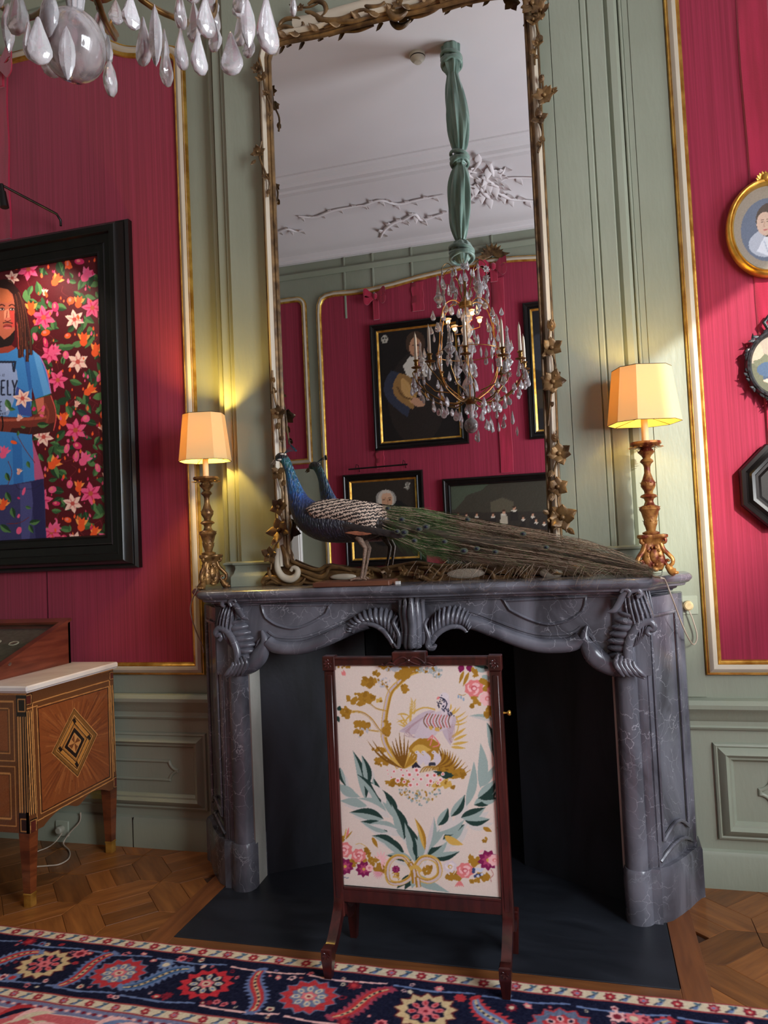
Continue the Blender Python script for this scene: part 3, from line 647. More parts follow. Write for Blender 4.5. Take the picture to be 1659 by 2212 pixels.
# travelling up the left side and over: outside is to the left of travel
for pf, mm, nm in (([(0, -.003), (.001, .010), (.006, .016), (.013, .014), (.018, .022), (.024, .024), (.024, -.003)], m_gilt, 'inner_moulding'),
                   ([(.023, -.003), (.023, .022), (.028, .034), (.037, .040), (.046, .036), (.052, .024), (.052, -.003)], m_cream, 'cream_moulding'),
                   ([(.051, -.003), (.051, .020), (.055, .024), (.060, .020), (.062, -.003)], m_gilt, 'outer_moulding')):
    mb = MB(); mb.sweep(pth, pf, (0, -1, 0)); mb.build(nm, mm, mir, smooth=45)
YL = -.200
def wl(x, y): v = P(x, y, Y=YL); return Vector((v.x, YL, v.z))
rl = random.Random(3)
def cluster(mb, x, y, r, n=5, a0=None, L=None, cone=.5):
    c = wl(x, y); s_ = r*.00195
    a0 = rl.uniform(0, 6) if a0 is None else a0
    for k in range(n):
        a = a0+k*2*pi/n+rl.uniform(-.25, .25); d = Vector((cos(a), -cone*rl.uniform(.2, 1), sin(a)))
        mb.leaf(c, d, (0, -1, .2), s_*rl.uniform(.95, 1.3), s_*.95, curl=rl.uniform(-.25, .35), n=6)
    mb.ball(c+Vector((0, -.012, 0)), s_*.22, 8, 5)
def bud(mb, x, y, r, ang):
    c = wl(x, y); s_ = r*.00195; d = Vector((cos(ang), -.25, sin(ang)))
    for k in range(3): mb.leaf(c, d+Vector((.25*(k-1)*sin(ang), -.1*(k == 1), .25*(k-1)*cos(ang))), (0, -1, 0), s_*1.15, s_*.62, curl=.1, n=6)
    mb.ball(c+d.normalized()*s_*.55, s_*.2, 8, 5)
def vine(mb, px, r=.005): p = spline([tuple(wl(*q)) for q in px], 5); mb.tube([tuple(q) for q in p], r, 6)
L1 = [('c', 556, 150, 15, 7), ('c', 565, 170, 14, 6), ('b', 575, 195, 16, -1.2), ('c', 577, 202, 11, 5), ('b', 583, 240, 14, -1.5), ('c', 558, 330, 17, 6), ('b', 552, 345, 16, -2.2), ('b', 570, 375, 12, -1.6), ('c', 578, 382, 10, 4), ('b', 580, 408, 15, -1.5),
      ('b', 590, 828, 14, 1.4), ('c', 592, 845, 9, 3), ('c', 602, 893, 20, 5), ('b', 600, 912, 18, -1.4), ('b', 606, 940, 15, -1.2), ('c', 600, 1022, 18, 4), ('b', 610, 1050, 16, 1.0), ('c', 603, 1095, 22, 5), ('b', 612, 1120, 12, -1.4), ('c', 604, 1145, 27, 5), ('b', 600, 1160, 22, -2.2), ('c', 583, 1200, 20, 5)]
R1 = [('c', 1150, 10, 26, 8), ('c', 1168, 25, 20, 6), ('c', 1152, 45, 18, 6), ('b', 1162, 75, 20, -1.3), ('c', 1160, 95, 12, 5), ('b', 1152, 105, 16, -1.8), ('b', 1156, 118, 14, -1.4), ('b', 1168, 180, 16, 1.3), ('c', 1176, 208, 22, 7), ('b', 1186, 202, 18, .2), ('c', 1166, 255, 18, 4), ('b', 1168, 295, 16, -1.2), ('b', 1163, 305, 16, -1.5),
      ('b', 1192, 715, 22, 1.6), ('c', 1192, 752, 22, 6), ('b', 1185, 760, 16, -2.5), ('c', 1195, 825, 24, 7), ('c', 1200, 812, 14, 5), ('b', 1190, 880, 12, 1.2), ('c', 1208, 980, 24, 7), ('b', 1200, 955, 18, 1.7), ('b', 1192, 1015, 16, -1.8), ('c', 1205, 1052, 22, 6), ('b', 1195, 1065, 18, -2), ('c', 1215, 1118, 28, 7), ('c', 1200, 1125, 18, 5), ('b', 1225, 1140, 20, -.8), ('b', 1186, 1110, 14, 2.6)]
for lst, vs_, nm in ((L1, [[(560, 125), (568, 160), (573, 200), (585, 230), (584, 260)], [(566, 305), (560, 335), (572, 370), (582, 395), (578, 425)], [(588, 800), (592, 850), (600, 890), (602, 920), (608, 955)], [(598, 1015), (605, 1045), (612, 1070), (602, 1100), (612, 1130), (605, 1160), (590, 1190), (585, 1230)]], 'leaf_trail'),
                     (R1, [[(1160, 0), (1158, 50), (1165, 80), (1156, 110), (1155, 140)], [(1172, 165), (1172, 205), (1163, 250), (1172, 290), (1162, 330)], [(1190, 690), (1186, 740), (1200, 790), (1192, 840), (1188, 880), (1184, 920)], [(1202, 930), (1208, 980), (1198, 1015), (1204, 1060), (1208, 1100), (1225, 1150)]], 'leaf_trail')):
    for zlo, zhi in ((-50, 500), (600, 1300)):
        mb = MB()
        for q in lst:
            if zlo < q[2] < zhi: (cluster(mb, *q[1:]) if q[0] == 'c' else bud(mb, *q[1:]))
        for v in vs_:
            if zlo < v[1][1] < zhi: vine(mb, v)
        mb.build(nm, m_gilt, mir, smooth=60)
# foot of the frame
YB = -.185
def sc2(mb, px, rad, Y=YB, flat=1.0, n=10): scr(mb, px, rad, Y, 1, n, flat)
top_edge = [(566, 1262), (566, 1250), (574, 1240), (586, 1228), (590, 1205), (598, 1185), (612, 1178), (622, 1190), (630, 1212), (650, 1221), (672, 1229), (690, 1231), (705, 1222), (722, 1224), (745, 1229), (790, 1232), (830, 1228), (860, 1222), (900, 1216), (940, 1222), (990, 1222), (1040, 1222), (1080, 1218), (1110, 1214), (1135, 1218), (1160, 1212), (1185, 1215), (1220, 1208), (1245, 1215), (1262, 1228), (1275, 1240), (1278, 1248)]
te = [W(x, y, Y=YB+.02) for x, y in top_edge]; bp_ = te+[(te[-1][0], 1.3255), (te[0][0], 1.3255)]
mb = MB(); mb.prism([(x, YB+.015, z) for x, z in bp_], (0, .035, 0))
sc2(mb, top_edge[8:], [.009]*20, Y=YB+.012)
for px, rad in (([(640, 1230), (660, 1236), (690, 1246), (705, 1240), (712, 1228), (735, 1226), (760, 1234)], [.004, .012, .013, .010, .008, .010, .004]),
                ([(655, 1258), (680, 1262), (700, 1260), (712, 1252)], [.006, .010, .008, .004]), ([(650, 1240), (668, 1248), (690, 1256), (720, 1260)], [.004, .010, .010, .004]),
                ([(566, 1260), (572, 1250), (590, 1247), (606, 1256), (622, 1264)], [.008, .012, .012, .010, .004]), ([(575, 1262), (590, 1257), (606, 1263)], [.006, .010, .006]),
                ([(580, 1225), (584, 1243), (596, 1254), (618, 1264), (648, 1262), (660, 1248)], [.006, .012, .012, .010, .010, .004]),
                ([(608, 1178), (618, 1200), (622, 1222), (640, 1226)], [.010, .014, .014, .004]), ([(770, 1236), (790, 1228), (815, 1232), (830, 1244), (820, 1254)], [.004, .008, .010, .008, .004]),
                ([(850, 1250), (880, 1240), (910, 1246), (940, 1258), (955, 1246)], [.004, .012, .012, .010, .004]), ([(900, 1226), (930, 1228), (950, 1240), (960, 1232), (985, 1224)], [.004, .010, .010, .008, .004]),
                ([(1040, 1226), (1060, 1236), (1070, 1252), (1092, 1250), (1104, 1238), (1110, 1224)], [.006, .010, .012, .012, .010, .004]), ([(1118, 1256), (1140, 1240), (1150, 1224), (1168, 1218)], [.006, .012, .012, .004]),
                ([(1215, 1222), (1240, 1226), (1262, 1236), (1272, 1246), (1262, 1250), (1252, 1244)], [.006, .014, .014, .012, .010, .005]), ([(1120, 1220), (1126, 1240), (1140, 1252), (1170, 1256)], [.006, .010, .010, .004]),
                ([(1158, 1206), (1180, 1220), (1195, 1236), (1215, 1240)], [.010, .014, .012, .004])):
    sc2(mb, px, rad, Y=YB+.006)
for q in ((800, 1240, 12), (835, 1238, 14), (870, 1232, 12), (905, 1240, 12), (935, 1236, 10), (1128, 1236, 12)): cluster(mb, *q, 5)
mb.build('carved_base', m_gilt, mir, smooth=60)
mb = MB()
sc2(mb, [(601, 1184), (598, 1210), (601, 1232), (612, 1247), (628, 1251), (641, 1243), (643, 1231), (634, 1226), (628, 1233)], [.011, .014, .016, .018, .018, .016, .013, .010, .008], Y=YB-.008)
mb.build('cream_scroll', m_cream, mir, smooth=60)
for cx, cy, rx, ry in ((740, 1246, 32, 7), (1005, 1239, 42, 11), (1190, 1238, 24, 12)):
    c = W(cx, cy, Y=YB); mb = MB(); mb.ball((c[0], YB+.008, c[1]), (rx*.0020, .010, ry*.0020), 16, 8); mb.build('cream_boss', m_cream, mir, smooth=60)
# cresting
mb = MB(); tp_ = [tuple(p) for p in spline(top_in[2:12], 3)]
for i, (x, z) in enumerate(tp_[::1]):
    if i % 2: continue
    mb.leaf((x, YG-.03, z+.012), (-.8, -.35, .45 if i % 4 else -.1), (0, -1, 0), .055, .03, curl=.3, n=6)
def tpx(dx): return [(x, z) for x, z in tp_]
for px, rad in (([(612, 70), (604, 55), (616, 42), (640, 40), (655, 50), (650, 62)], [.004, .008, .010, .010, .008, .004]), ([(600, 85), (598, 68), (612, 58), (632, 62), (640, 72)], [.004, .009, .011, .009, .004]),
                ([(665, 10), (680, 2), (700, 8), (704, 28), (690, 40), (670, 36)], [.006, .010, .012, .012, .010, .004]), ([(660, 25), (675, 30), (700, 45), (740, 42), (780, 25), (810, 28)], [.006, .012, .016, .014, .014, .008]),
                ([(838, 12), (842, 28), (852, 38), (866, 36), (880, 24)], [.010, .016, .016, .012, .006]), ([(780, 8), (800, 16), (822, 14), (832, 2)], [.006, .012, .012, .006]), ([(870, 18), (900, 14), (930, 2), (950, -10)], [.008, .012, .012, .006]),
                ([(625, 10), (650, 16), (672, 14), (690, 5)], [.003, .004, .005, .004]), ([(950, 2), (1000, -14), (1060, -26), (1120, -30)], [.012]*4), ([(700, 60), (730, 48), (765, 46), (800, 36)], [.006, .012, .012, .005])):
    sc2(mb, px, rad, Y=YG-.03)
for q in ((648, 18, 12), (1100, -30, 20), (1000, -40, 24), (860, 8, 14)): cluster(mb, *q, 5)
mb.build('carved_cresting', m_gilt, mir, smooth=60)
mb = MB(); sc2(mb, [(590, 110), (586, 92), (600, 76), (622, 66), (640, 74)], [.012, .016, .018, .018, .012], Y=YG-.012)
tpc = [(x, YG, z) for x, z in spline(top_in[3:12], 3)]
mb.sweep(tpc, [(.05, -.003), (.05, .026), (.07, .04), (.095, .036), (.11, .02), (.112, -.003)], (0, -1, 0)); mb.build('cream_moulding', m_cream, mir, smooth=50)
# ------------------------------------------------------------------ rug
m_pile = vcol_mat('wool_pile', rough=.95, bump=.5, bsc=900, spec=.1, sheen=.0)
RZ = .012
def ry(y): return P(0, y, Z=RZ).y
RE = [ry(v) for v in (1999, 2018, 2131, 2153, 2172)]
RY0 = RE[0]; RX0, RX1, RYB = -3.1, 2.55, -3.6
NAVY, CRM, RED, PNK, LBL, DKR, TAN, LPK = (20, 22, 44), (206, 190, 162), (176, 52, 58), (210, 110, 116), (104, 122, 160), (120, 30, 46), (198, 172, 130), (226, 176, 172)
cv = Canvas(-1.75, 1.45, -1.46, RY0, .0036, NAVY); rr = random.Random(5)
def band(y0, y1, c, cvs=None): cvs = cvs or cv; cvs.poly([(-4, y0), (4, y0), (4, y1), (-4, y1)], c)
field = cv
def small_border(y0, y1, cvs):
    band(y1, y0, CRM, cvs); h = y0-y1; ym = (y0+y1)/2; x = -1.8; k = 0
    for yy in (y0-.004, y1+.004): band(yy-.0035, yy+.0035, (150, 60, 62), cvs)
    while x < 1.5:
        if k % 2 == 0:
            cvs.ell((x, ym), h*.30, h*.32, DKR, n=14, jag=.18); cvs.ell((x, ym), h*.20, h*.20, PNK if k % 4 else RED, n=12, jag=.2); cvs.ell((x, ym), h*.09, h*.09, LBL if k % 4 else CRM)
        else:
            cvs.line([(x-h*.35, ym-h*.28), (x, ym+.0), (x+h*.3, ym+h*.3)], h*.10, (40, 50, 70), sp=False); cvs.leaf((x-h*.2, ym-h*.3), (x+h*.15, ym-.0), h*.22, LBL); cvs.leaf((x-h*.1, ym+h*.3), (x+h*.25, ym+h*.1), h*.2, (70, 100, 120))
        x += .052+rr.uniform(-.004, .004); k += 1
small_border(RE[0], RE[1], cv)
yA, yB = RE[1], RE[2]; hb = yA-yB; ymid = (yA+yB)/2
def rosette(x, y, r, cols, n=10):
    c1, c2, c3, c4 = cols
    cv.ell((x, y), r*1.08, r*.98, c2, n=26, jag=.10); cv.ell((x, y), r, r*.9, c1, n=26, jag=.13); cv.ell((x, y), r*.68, r*.62, NAVY if c1 == TAN else c2, n=20, jag=.10)
    for k in range(8):
        a = k*pi/4+.2; cv.ell((x+r*.48*cos(a), y+r*.44*sin(a)), r*.17, r*.12, c3, a); cv.ell((x+r*.48*cos(a), y+r*.44*sin(a)), r*.09, r*.06, c4, a)
    cv.ell((x, y), r*.30, r*.27, PNK, n=12, jag=.15); cv.ell((x, y), r*.16, r*.14, c3); cv.ell((x, y), r*.08, r*.07, DKR)
def saw(x, y, L, w_, ang, c1, c2):
    n = 26; A = []; B = []; ca, sa = cos(ang), sin(ang)
    for i in range(n):
        t = i/(n-1)-.5; wv = w_*(1-abs(t)*1.1)*(1.25 if i % 2 else .72); bx = w_*.5*sin(t*6); A.append((x+(t*L)*ca-(wv+bx)*sa, y+(t*L)*sa+(wv+bx)*ca)); B.append((x+(t*L)*ca-(-wv+bx)*sa, y+(t*L)*sa+(-wv+bx)*ca))
    cv.poly(A+B[::-1], c1)
    for sc_, c in ((.55, c2), (.18, TAN)):
        A2 = []; B2 = []
        for i in range(n):
            t = (i/(n-1)-.5)*.86; wv = w_*(1-abs(t)*1.1)*sc_; bx = w_*.5*sin(t*6); A2.append((x+(t*L)*ca-(wv+bx)*sa, y+(t*L)*sa+(wv+bx)*ca)); B2.append((x+(t*L)*ca-(-wv+bx)*sa, y+(t*L)*sa+(-wv+bx)*ca))
        cv.poly(A2+B2[::-1], c)
    for k in range(9):
        t = ((k+.5)/9-.5)*.7; bx = w_*.5*sin(t*6); cv.ell((x+t*L*ca-bx*sa, y+t*L*sa+bx*ca), L*.022, w_*.10, NAVY, ang, 8)
def rp(x, y): v = P(x, y, Z=RZ); return v.x, v.y
for yy, ph in ((yA-hb*.13, 0), (yB+hb*.13, 1)):       # running stems
    x = -1.8
    while x < 1.5: cv.line([(x, yy), (x+.14, yy-.008), (x+.28, yy+.006)], .009, LPK if int(x*10) % 3 else LBL); x += .30
pal = {'t': (TAN, (90, 30, 36), PNK, RED), 'r': (RED, (100, 110, 140), CRM, LBL), 'w': ((186, 46, 56), NAVY, CRM, LBL), 'b': ((92, 104, 128), RED, LPK, NAVY)}
for px_, c in (((103, 2077), 't'), ((266, 2094), 'r'), ((454, 2115), 'w'), ((675, 2139), 'r'), ((925, 2166), 't'), ((1216, 2198), 'b'), ((1560, 2235), 'r')):
    x, y = rp(*px_); rosette(x, ymid, hb*.30, pal[c])
for px_, a, c1, c2 in (((25, 2064), .55, LBL, RED), ((196, 2086), 1.2, (96, 110, 150), RED), ((346, 2105), .6, LBL, (60, 90, 130)), ((561, 2130), -1.35, (96, 110, 150), RED), ((788, 2151), .8, (150, 60, 80), RED), ((1070, 2180), -1.0, RED, LBL), ((1400, 2213), .9, RED, LBL)):
    x, y = rp(*px_); saw(x, ymid, hb*.86, hb*.13, a, c1, c2)
for k in range(560):
    x = rr.uniform(-1.75, 1.45); y = rr.choice((yA-hb*rr.uniform(.08, .24), yB+hb*rr.uniform(.08, .24), yA-hb*rr.uniform(.06, .94))); j = int((x-cv.x0)/(cv.x1-cv.x0)*cv.w); i = int((y-cv.y0)/(cv.y1-cv.y0)*cv.h)
    if not (2 < i < cv.h-3 and 2 < j < cv.w-3) or np.abs(cv.a[i-2:i+3, j-2:j+3]-np.array(NAVY)).max() > 4: continue
    r = rr.uniform(.007, .017); c = rr.choice((PNK, RED, LPK, LBL, CRM, DKR, PNK))
    if rr.random() < .22: cv.star((x, y), r*2.0, 8, c, .6, rr.random(), rr.choice((DKR, CRM, RED)), .4)
    else: cv.ell((x, y), r, r*.75, c, rr.uniform(0, 3), 10, jag=.15); cv.ell((x, y), r*.5, r*.35, rr.choice((NAVY, DKR, CRM)), 0, 8)
small_border(RE[2], RE[3], cv)
band(RE[4], RE[3], (112, 116, 148)); x = -1.8; k = 0
while x < 1.5: cv.ell((x, (RE[3]+RE[4])/2), .012, .008, LPK if k % 2 else DKR, 0, 4); x += .021; k += 1
band(-2, RE[4], (196, 96, 100)); band(RE[4]-.006, RE[4], (225, 205, 190))
for k in range(46):
    x = -1.75+k*.07; y = RE[4]-.08-.05*sin(k*1.3); cv.leaf((x-.05, y-.03), (x+.07, y+.05), .05, rr.choice((LBL, CRM, (120, 120, 130), (178, 60, 66), NAVY)), bend=.2, vein=rr.choice((LPK, RED, LBL)))
    cv.line([(x, y-.05), (x+.05, y), (x+.12, y-.02)], .008, CRM)
cv.noise(9, 2); cv.blur()
rug = thing('oriental_rug', 'patterned oriental wool rug, navy border with red and cream flowers, before the hearth', 'rug', (0, -2.2, 0))
mb = MB(); mb.box(RX0, RX1, RYB, RY0, .002, .0105); mb.build('backing', M('rug_backing', (110, 80, 60), rough=.9), rug, smooth=0)
rs_ = np.random.RandomState(1)
cv.build('woven_border', m_pile, lambda X, Y: (X, Y+.0015*np.sin(X*37), np.full_like(X, RZ)), rug)
cf = Canvas(RX0, RX1, RYB, RY0, .012, (190, 90, 96))
for q in range(5):
    d = [0, .07, .43, .50, .56][q]; c = [CRM, NAVY, CRM, (112, 116, 148), (190, 90, 96)][q]; cf.poly([(RX0+d, RYB+d), (RX1-d, RYB+d), (RX1-d, RY0-d), (RX0+d, RY0-d)], c)
for k in range(240):
    x = rr.uniform(RX0+.6, RX1-.6); y = rr.uniform(RYB+.6, RY0-.6); cf.star((x, y), rr.uniform(.04, .1), 8, rr.choice((NAVY, CRM, LBL, RED)), .6, rr.random(), CRM, .3)
for k in range(60):
    x = RX0+.25+k*.1; cf.star((x, RYB+.25), .06, 8, rr.choice((CRM, LBL, RED)), .6); cf.star((rr.choice((RX0+.25, RX1-.25)), RYB+.3+k*.05), .06, 8, rr.choice((CRM, LBL, RED)), .6)
cf.noise(6); cf.build('woven_field', m_pile, lambda X, Y: (X, Y, np.full_like(X, RZ-.001)), rug)

# ------------------------------------------------------------------ fire screen
m_mah = M('dark_mahogany', (40, 14, 12), (66, 24, 20), (84, 34, 26), scale=(40, 40, 5), rough=.30, coat=.45, dist=.5, bump=.05, bscale=(90, 90, 20))
fs = thing('fire_screen', 'mahogany fire screen on four splayed feet with a printed floral fabric panel', 'screen', (.075, -.80, RZ))
xl, xr = -.248, .402; zt_ = 1.092; YS = -.80
wz = lambda x, y: P(x, y, Y=YS).z
zbr1 = wz(730, 1909); zbr0 = wz(733, 1944); ztr = wz(728, 1437)
for x0 in (xl, xr-.040):
    mb = MB(); mb.box(x0, x0+.040, YS-.016, YS+.016, .155, zt_-.05, b=.003)
    st_ = mb.build('stile', m_mah, fs, smooth=30)
    mb = MB(); mb.box(x0+.010, x0+.030, YS-.0185, YS-.014, .22, zt_-.065, b=.002); mb.build('stile_moulding', m_mah, st_)
    mb = MB(); mb.box(x0-.004, x0+.044, YS-.021, YS+.021, zt_-.050, zt_+.004, b=.003); cb = mb.build('corner_block', m_mah, fs, smooth=30)
    mb = MB(); c = Vector((x0+.02, YS-.022, zt_-.023))
    for k in range(8): mb.leaf(c, (cos(k*pi/4), -.2, sin(k*pi/4)), (0, -1, 0), .018, .012, curl=.1, n=5)
    mb.ball(c, .005, 8, 5); mb.build('rosette', m_mah, cb)
mb = MB(); mb.box(xl+.036, xr-.036, YS-.014, YS+.014, ztr, zt_-.004, b=.003); mb.box(xl+.04, xr-.04, YS-.018, YS+.018, zt_-.010, zt_, b=.003); mb.build('top_rail', m_mah, fs, smooth=30)
mb = MB(); mb.box(xl+.036, xr-.036, YS-.014, YS+.014, zbr0, zbr1, b=.003); mb.box(xl+.04, xr-.04, YS-.017, YS+.017, zbr1-.012, zbr1, b=.003); mb.build('bottom_rail', m_mah, fs, smooth=30)
ca = P(848, 1405, Y=YS); cb_ = P(923, 1430, Y=YS)
mb = MB(); mb.box(ca.x, cb_.x, YS-.021, YS+.018, zt_-.034, zt_+.018, b=.004); crest = mb.build('crest_block', m_mah, fs, smooth=30)
mb = MB(); xm = (ca.x+cb_.x)/2
for sg in (-1, 1):
    for q in ([(0, .0), (.02, .012), (.045, .002), (.06, -.012)], [(0, 0), (.02, -.010), (.04, -.016)], [(.05, -.016), (.07, -.008), (.09, -.018), (.10, -.012)]):
        p = spline(q, 4); mb.tube([(xm+sg*a, YS-.023, zt_-.012+b) for a, b in p], .0035, 6)
mb.ball((xm, YS-.024, zt_-.012), .008, 8, 6); mb.build('carved_ribbon', m_mah, crest)
for x0, nm in ((xl, 0), (xr-.040, 1)):
    for sg in (-1, 1):
        mb = MB(); cx = x0+.02
        pr = spline([(0, .30), (0, .235), (sg*.012, .19), (sg*.050, .145), (sg*.098, .105), (sg*.128, .093)], 5) if sg < 0 else spline([(0, .24), (sg*.01, .19), (sg*.045, .145), (sg*.09, .128), (sg*.125, .132)], 5)
        rings = []
        for i, p in enumerate(pr):
            t = pr[min(i+1, len(pr)-1)]-pr[max(i-1, 0)]; t = t/np.hypot(*t); n_ = (-t[1], t[0]); h = .0165
            rings.append([(cx-.017, YS+p[0]+n_[0]*h, p[1]+n_[1]*h), (cx+.017, YS+p[0]+n_[0]*h, p[1]+n_[1]*h), (cx+.017, YS+p[0]-n_[0]*h, p[1]-n_[1]*h), (cx-.017, YS+p[0]-n_[0]*h, p[1]-n_[1]*h)])
        mb.loft(rings); yb_ = YS+sg*.145; zf_ = RZ+.002 if sg < 0 else .0032; zt2 = .105 if sg < 0 else .145
        mb.loft([[(cx+a*w_, yb_+b*w_, z) for a, b in ((-1, -1), (1, -1), (1, 1), (-1, 1))] for w_, z in ((.0125, zf_), (.0185, zt2-.035), (.0195, zt2-.03), (.0195, zt2+.008), (.016, zt2+.012))])
        lg = mb.build('leg', m_mah, fs, smooth=30)
        mb = MB(); c = Vector((cx, yb_-.0205, zt2-.010))
        for k in range(6): mb.leaf(c, (cos(k*pi/3), -.2, sin(k*pi/3)), (0, -1, 0), .014, .010, curl=.1, n=5)
        mb.build('foot_rosette', m_mah, lg)
kn = P(1093, 1540, Y=YS); mb = MB()
mb.xf(Matrix()); mb.lathe([(.0, -.008), (.004, -.006), (.003, .002), (.004, .006), (.009, .010), (.010, .015), (.007, .019), (0, .0195)], (0, 0, 0), 14)
mb.xf(Matrix.Translation((xr+.006, YS, kn.z)) @ Matrix.Rotation(pi/2, 4, 'Y')); mb.build('knob', m_gold, fs, label='small brass knob', smooth=50)
# printed fabric
FC = Canvas(xl+.038, xr-.038, zbr1-.006, ztr+.006, .0016, (222, 208, 196))
def fmap(x, y): v = P(680+x/3.607, 1380+y/3.607, Y=YS-.002); return v.x, v.z
FC.map = fmap
OC, LO, SG, DG, LI, PK, MG, NV, DO, LP = (168, 124, 42), (208, 170, 84), (152, 172, 166), (38, 62, 56), (196, 180, 188), (222, 128, 126), (128, 32, 82), (64, 74, 116), (128, 88, 30), (238, 186, 186)
R_ = random.Random(11)
def lv(a, b, w_, c, bend=0, vein=None): FC.leaf(a, b, w_, c, bend, vein)
def foliage(cx, cy, rx, ry, c=OC, n=26, r=20):
    for k in range(n):
        a = R_.uniform(0, 6.28); q = sqrt(R_.random()); FC.blob((cx+rx*q*cos(a), cy+ry*q*sin(a)), r*R_.uniform(.6, 1.2), c if R_.random() > .2 else (150, 108, 34), 11, .35)
# tree
for pts, w_ in (([(660, 1000), (600, 900), (545, 780), (545, 650), (560, 540), (590, 420), (650, 350), (740, 270), (830, 240)], 46), ([(560, 760), (500, 700), (440, 620), (360, 570), (250, 570)], 18), ([(500, 720), (430, 710), (350, 700)], 12), ([(560, 560), (480, 540), (420, 490)], 12), ([(590, 430), (560, 380), (520, 330)], 12), ([(640, 365), (640, 300), (620, 240)], 10)):
    FC.line(pts, w_, LO); FC.line([(x-w_*.2, y) for x, y in pts], w_*.35, LI); FC.line([(x+w_*.3, y) for x, y in pts], w_*.25, OC)
for q in ((560, 700, 22, 90, OC, 16, 18), (350, 470, 100, 42), (410, 450, 60, 26), (250, 570, 40, 34, OC, 14, 18), (420, 335, 60, 30), (490, 270, 30, 20, OC, 8, 16), (370, 670, 60, 20), (340, 725, 34, 14, OC, 8, 14), (705, 385, 26, 24, OC, 10, 16), (680, 290, 50, 24), (740, 230, 80, 22), (540, 215, 70, 14, OC, 12, 16), (500, 865, 55, 16, OC, 12, 15), (530, 950, 55, 34, OC, 18, 17), (230, 215, 50, 14, OC, 8, 12), (500, 475, 22, 14, LO, 6, 14)): foliage(*q)
for q in ((620, 230, 70, 22, (178, 180, 184), 26, 12), (890, 240, 100, 26, (168, 178, 178), 40, 11), (950, 285, 40, 20, (168, 178, 178), 14, 9), (540, 340, 50, 40, (186, 184, 190), 26, 8), (400, 710, 50, 20, (186, 184, 192), 14, 8), (355, 755, 14, 10, (170, 176, 180), 4, 8)): foliage(*q)
# grasses
for k in range(16):
    a = -pi*.5+(k-8)*.14; L = R_.uniform(180, 330); lv((700, 1010), (700+L*sin(a+pi/2)*1.0-L*0, 1010-L*cos((k-8)*.10)), 16, R_.choice((OC, DO, LO)), bend=.1*(k-8)/8)
for x, y in ((760, 470), (745, 500), (660, 570), (640, 620), (650, 660)): lv((745, 700), (x, y), 12, LO); 
for k in range(10): lv((770, 590-k*10), (770+(-1)**k*22, 560-k*12), 8, LO)
for a, b in (((1020, 600), (1140, 520)), ((1040, 620), (1180, 560)), ((1050, 650), (1200, 590)), ((1060, 660), (1190, 640)), ((1050, 560), (1060, 500)), ((1060, 580), (1100, 530)), ((740, 600), (640, 590)), ((730, 640), (640, 650))): lv(a, b, 14, LO, bend=.12)
for a, b in (((1080, 760), (1180, 690)), ((1080, 790), (1190, 740)), ((1070, 820), (1200, 800)), ((1060, 840), (1180, 850)), ((1060, 770), (1150, 710))): lv(a, b, 22, LO)
# mound
FC.blob((860, 850), 120, OC, 20, .15, .8); FC.blob((830, 860), 70, LO, 14, .2, .6)
for k in range(12): lv((940, 1000), (960+k*24, 840+k*k*1.4), 26, OC if k % 2 else DO, bend=.25)
foliage(1060, 1040, 110, 44); foliage(650, 1120, 90, 24); foliage(1000, 1130, 120, 30, LO, 24, 16); FC.blob((1040, 1060), 50, DG, 14, .4, .5); FC.blob((960, 1040), 30, DG, 12, .4, .6)
for k in range(9): FC.line([(820+k*12, 1040-k*2), (850+k*10, 1000), (900+k*8, 990), (930+k*5, 1020)], 5, LO if k % 2 else DO)
# large bird
lv((940, 560), (660, 720), 150, LI, bend=-.12); lv((960, 600), (770, 770), 150, (205, 192, 196), bend=-.1)
for k in range(8): FC.line([(930-k*14, 560+k*8), (800-k*14, 640+k*14), (690+k*14, 710+k*8)], 5, (178, 150, 156))
FC.line([(940, 550), (850, 535), (760, 580), (690, 660)], 12, LO); lv((1100, 600), (1060, 830), 90, LI, bend=.18); FC.line([(1100, 600), (1120, 680), (1090, 760)], 8, LO)
for k in range(6): FC.line([(1020+k*13, 640+k*5), (1040+k*10, 720+k*5), (1050+k*3, 790+k*4)], 4, (178, 150, 156))
FC.poly([(980, 560), (1060, 560), (1080, 600), (1060, 680), (980, 720), (880, 760), (800, 740), (820, 650), (880, 590)], (206, 192, 198)); lv((1000, 600), (1040, 440), 70, (214, 202, 206)); FC.ell((1010, 448), 36, 30, (220, 210, 212))
lv((978, 450), (948, 472), 18, PK); FC.ell((990, 440), 4, 4, (40, 40, 50))
for k in range(9): FC.line([(880+k*22, 580+k*2), (850+k*24, 640), (880+k*22, 690)], 7, (200, 96, 92) if k % 2 else (110, 70, 40))
for k in range(60): t = R_.random(); FC.ell((1040-30*sin(t*5)+R_.uniform(-30, 20)-60*(1-t)*.6, 470+130*(t)+R_.uniform(-14, 14)), 6, 4, (44, 44, 66), R_.uniform(0, 3), 6)
FC.line([(975, 455), (1010, 470), (1030, 510), (1000, 560)], 8, (40, 40, 62)); FC.line([(880, 790), (920, 750), (900, 830)], 10, PK); FC.line([(930, 760), (970, 820), (920, 840)], 9, PK)
foliage(940, 700, 50, 14, LO, 8, 12)
# small birds
for x in (800, 850, 930): lv((x+20, 985), (x, 870), 60, (212, 202, 208), bend=.15); FC.ell((x, 882), 18, 14, (214, 206, 210)); FC.ell((x-6, 880), 3, 3, (60, 40, 50))
FC.poly([(760, 985), (790, 955), (830, 1000), (760, 1005)], (48, 44, 56)); FC.poly([(890, 960), (940, 960), (945, 985), (890, 985)], (60, 60, 72))
